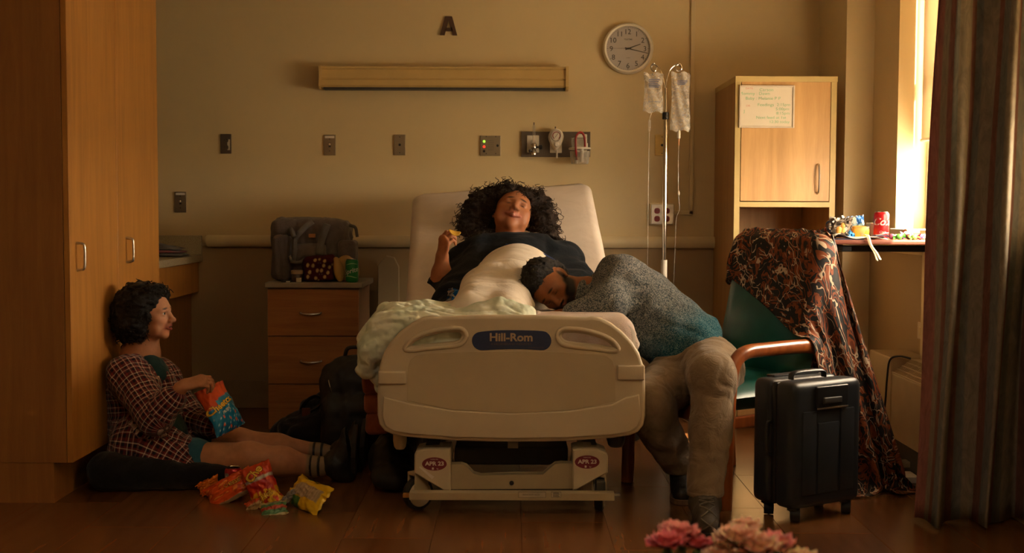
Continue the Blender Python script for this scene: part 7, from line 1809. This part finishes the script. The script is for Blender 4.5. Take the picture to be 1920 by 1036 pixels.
MB().box(tuple(P(574, 772, 5.53)-V3(.02, .005, .02)), tuple(P(574, 772, 5.53)+V3(.02, .005, .02)), .004).build('lining_patch', 'dark_rust', t)
t = thing('duffel_bag', 'black duffel bag on the floor beneath the bed corner', 'bag', V3(-.48, 5.0, 0))
s = SDF(.008); s.cap(V3(-.49, 4.86, .10), V3(-.46, 5.25, .11), .095, .10, .05).ell(V3(-.47, 4.74, .055), (.09, .10, .055), None, .05); V, F = s.mesh(folds(.007, 6), clips=[((0, 0, .001), (0, 0, -1))]); sdf_obj('body', V, F, 'nylon', t)
for q in (-.03, .03): MB().sweep(spline([V3(-.49+q, 4.88, .18), V3(-.50+q, 4.92, .25), V3(-.48+q, 5.04, .26), V3(-.47+q, 5.10, .19)], 5), .008, 8).build('handle', 'nylon', t, smooth=True)
M['rust'] = cloth('rust_padded_cloth', (.26, .065, .018), (.18, .04, .012), .85, 700, 10, .3)
t = thing('rust_throw', 'rust coloured folded throw hanging at the bed side under the mint quilt', 'throw', V3(-.53, 4.75, .25))
for k in range(4):
    s = SDF(.006); z = .525-.078*k; s.box(V3(-.535+.006*k, 4.78, z), (.048, .20, .042), .022); V, F = s.mesh(folds(.003, 8)); sdf_obj('fold', V, F, 'rust', t)
# paper cup on the floor under the bed
q = V3(P(1103, 820, 5.39).x+.0, 5.39, 0); t = thing('paper_cup', 'white paper cup with red rim on the floor beyond the bed base', 'cup', q)
MB().lathe([(.026, 0), (.034, .088), (.032, .088), (.024, .004)], q, 24).build('cup', 'white_print', t, smooth='auto'); MB().lathe([(.0342, .078), (.0352, .089), (.033, .091)], q, 24).build('rim', 'can_red', t, smooth=True)

# ---------------------------------------------------------------- flowers close to the camera
FD = 1.95
m = NT('pink_petal'); a = m.n('Attribute'); a.attribute_name = 'Col'; m.base(a.outputs['Color'], .6, 0, .3); m.b.inputs['Subsurface Weight'].default_value = .15; m.b.inputs['Subsurface Scale'].default_value = .01; M['petal'] = m.m
M['leaf'] = pmat('green_leaf', (.09, .14, .035), .5, var=.25, nscale=20); M['vase'] = pmat('cream_ceramic_vase', (.45, .38, .28), .3); M['tray_wood'] = wood('side_table_wood', (.16, .07, .025), (.24, .11, .04), 'X', .4)
fc = P(1345, 1100, FD); vz = fc.z-.24
st_ = thing('side_table', 'small round wooden side table near the camera carrying the flowers', 'table', V3(fc.x, FD, 0))
MB().lathe([(.0, vz-.025), (.20, vz-.025), (.215, vz-.012), (.20, vz), (0, vz)], (fc.x, FD, 0), 40).build('top', 'tray_wood', st_, smooth='auto'); MB().cyl((fc.x, FD, .02), (fc.x, FD, vz-.025), .022).build('pedestal', 'tray_wood', st_, smooth='auto'); MB().lathe([(.16, 0), (.16, .012), (.05, .022), (.0, .03)], (fc.x, FD, 0), 30).build('base', 'tray_wood', st_, smooth='auto')
va = thing('vase', 'cream vase holding the pink flowers on the side table', 'vase', V3(fc.x, FD, vz))
MB().lathe([(.035, 0), (.055, .03), (.058, .08), (.038, .13), (.044, .15), (.040, .15), (.034, .13), (.05, .08), (.03, .01)], (fc.x, FD, vz), 32).build('body', 'vase', va, smooth='auto')
BL = [(1252, 1020, 1.93, .034, 0), (1278, 1002, 1.97, .032, 1), (1310, 1022, 1.95, .026, 0), (1262, 992, 2.0, .024, 1), (1385, 1012, 1.92, .040, 2), (1420, 1030, 1.90, .042, 2), (1452, 1022, 1.96, .036, 1), (1398, 990, 2.0, .028, 2), (1505, 1050, 1.93, .030, 3), (1350, 1045, 1.90, .030, 2)]
PC = [(.62, .16, .20), (.70, .26, .27), (.74, .42, .34), (.70, .60, .35)]
nk_ = ['deep pink carnation lowest at the bed side of the bouquet', 'pink carnation with a pale heart beside the boot', 'small rose pink carnation between the two blossom clusters', 'small pink carnation at the top of the bed side cluster', 'peach pink peony in the suitcase side cluster', 'largest peach peony at the front of the bouquet', 'pink peony at the suitcase end of the bouquet', 'pale peach bud standing highest in the suitcase side cluster', 'pale yellow blossom at the outer end of the bouquet', 'peach blossom low in the middle of the bouquet']
for k, (px_, py_, d, r, ci) in enumerate(BL):
    c = P(px_, py_, d); t = thing('pink_flower', nk_[k], 'flower', c, 'flowers of the bouquet'); rn = random.Random(k+20)
    MB().sweep(spline([c-V3(0, 0, r*.5), (c+V3(fc.x, FD, vz+.15))*.5+V3(0, 0, -.03), V3(fc.x+rn.uniform(-.02, .02), FD+rn.uniform(-.02, .02), vz+.145), V3(fc.x+rn.uniform(-.015, .015), FD, vz+.03)], 6), .0028, 8).build('stem', 'leaf', t, smooth=True)
    MB().ball(c-V3(0, 0, r*.55), (r*.3, r*.3, r*.4), 10, 6).build('calyx', 'leaf', t)
    nn_ = 26
    for q in range(nn_):
        lay = q/nn_; az = q*2.399; el = math.radians(8+74*(1-lay)) if True else 0; sz_ = r*(.55+.55*lay); pts = []; cols = []
        od = V3(math.cos(az)*math.cos(el), math.sin(az)*math.cos(el), math.sin(el)); sd_ = V3(-math.sin(az), math.cos(az), 0); up_ = od.cross(sd_)
        b_c = c+V3(0, 0, -r*.15)
        for i in range(6):
            for j in range(7):
                u, v = i/5, j/6*2-1; w_ = sz_*.62*math.sin(.35+u*2.2)*1.0; curl = .35*sz_*u*u
                pts.append(b_c+od*(sz_*u)+sd_*w_*v-up_*curl*(1-lay)*.6+V3(0, 0, .12*sz_*math.sin(v*6+q)*u+.2*sz_*u*v*v)); f_ = .75+.5*u*rn.uniform(.7, 1.1); cols.append(tuple(min(.9, x*f_) for x in (PC[ci] if rn.random() < .8 else PC[(ci+1) % 4])))
        b = MB(); b.grid(pts, 6, 7); colmesh(b, cols, 'petal', 'petal', t, smooth=True)
for k, (px_, py_, d, ang) in enumerate(((1300, 1030, 1.9, .5), (1318, 1022, 1.95, 1.0), (1290, 1045, 1.9, 2.4), (1340, 1040, 1.95, .1), (1240, 1045, 1.95, 2.8), (1470, 1055, 1.95, .2))):
    c = P(px_, py_, d); bs = V3(fc.x, FD, vz+.15); dd = (c-bs); pts = []
    sd_ = dd.cross(V3(0, 1, .2)).normalized(); 
    for i in range(9):
        for j in range(5):
            u, v = i/8, j/4*2-1; w_ = .022*math.sin(PI*u)**.8+.001; pts.append(bs+dd*u+sd_*w_*v+V3(0, -.01*v*v, .03*math.sin(PI*u)))
    b = MB(); b.grid(pts, 9, 5); tag(b.build('flower_leaf', 'leaf', smooth=True, recalc=False, solid=.0006), 'green bouquet leaf %s' % ['in front of the boot toe', 'reaching highest between the blossom clusters', 'below the small rose pink carnation', 'under the peach blossom in the middle', 'lowest at the bed side', 'at the outer end by the pale yellow blossom'][k], 'leaf', 'leaves of the bouquet')
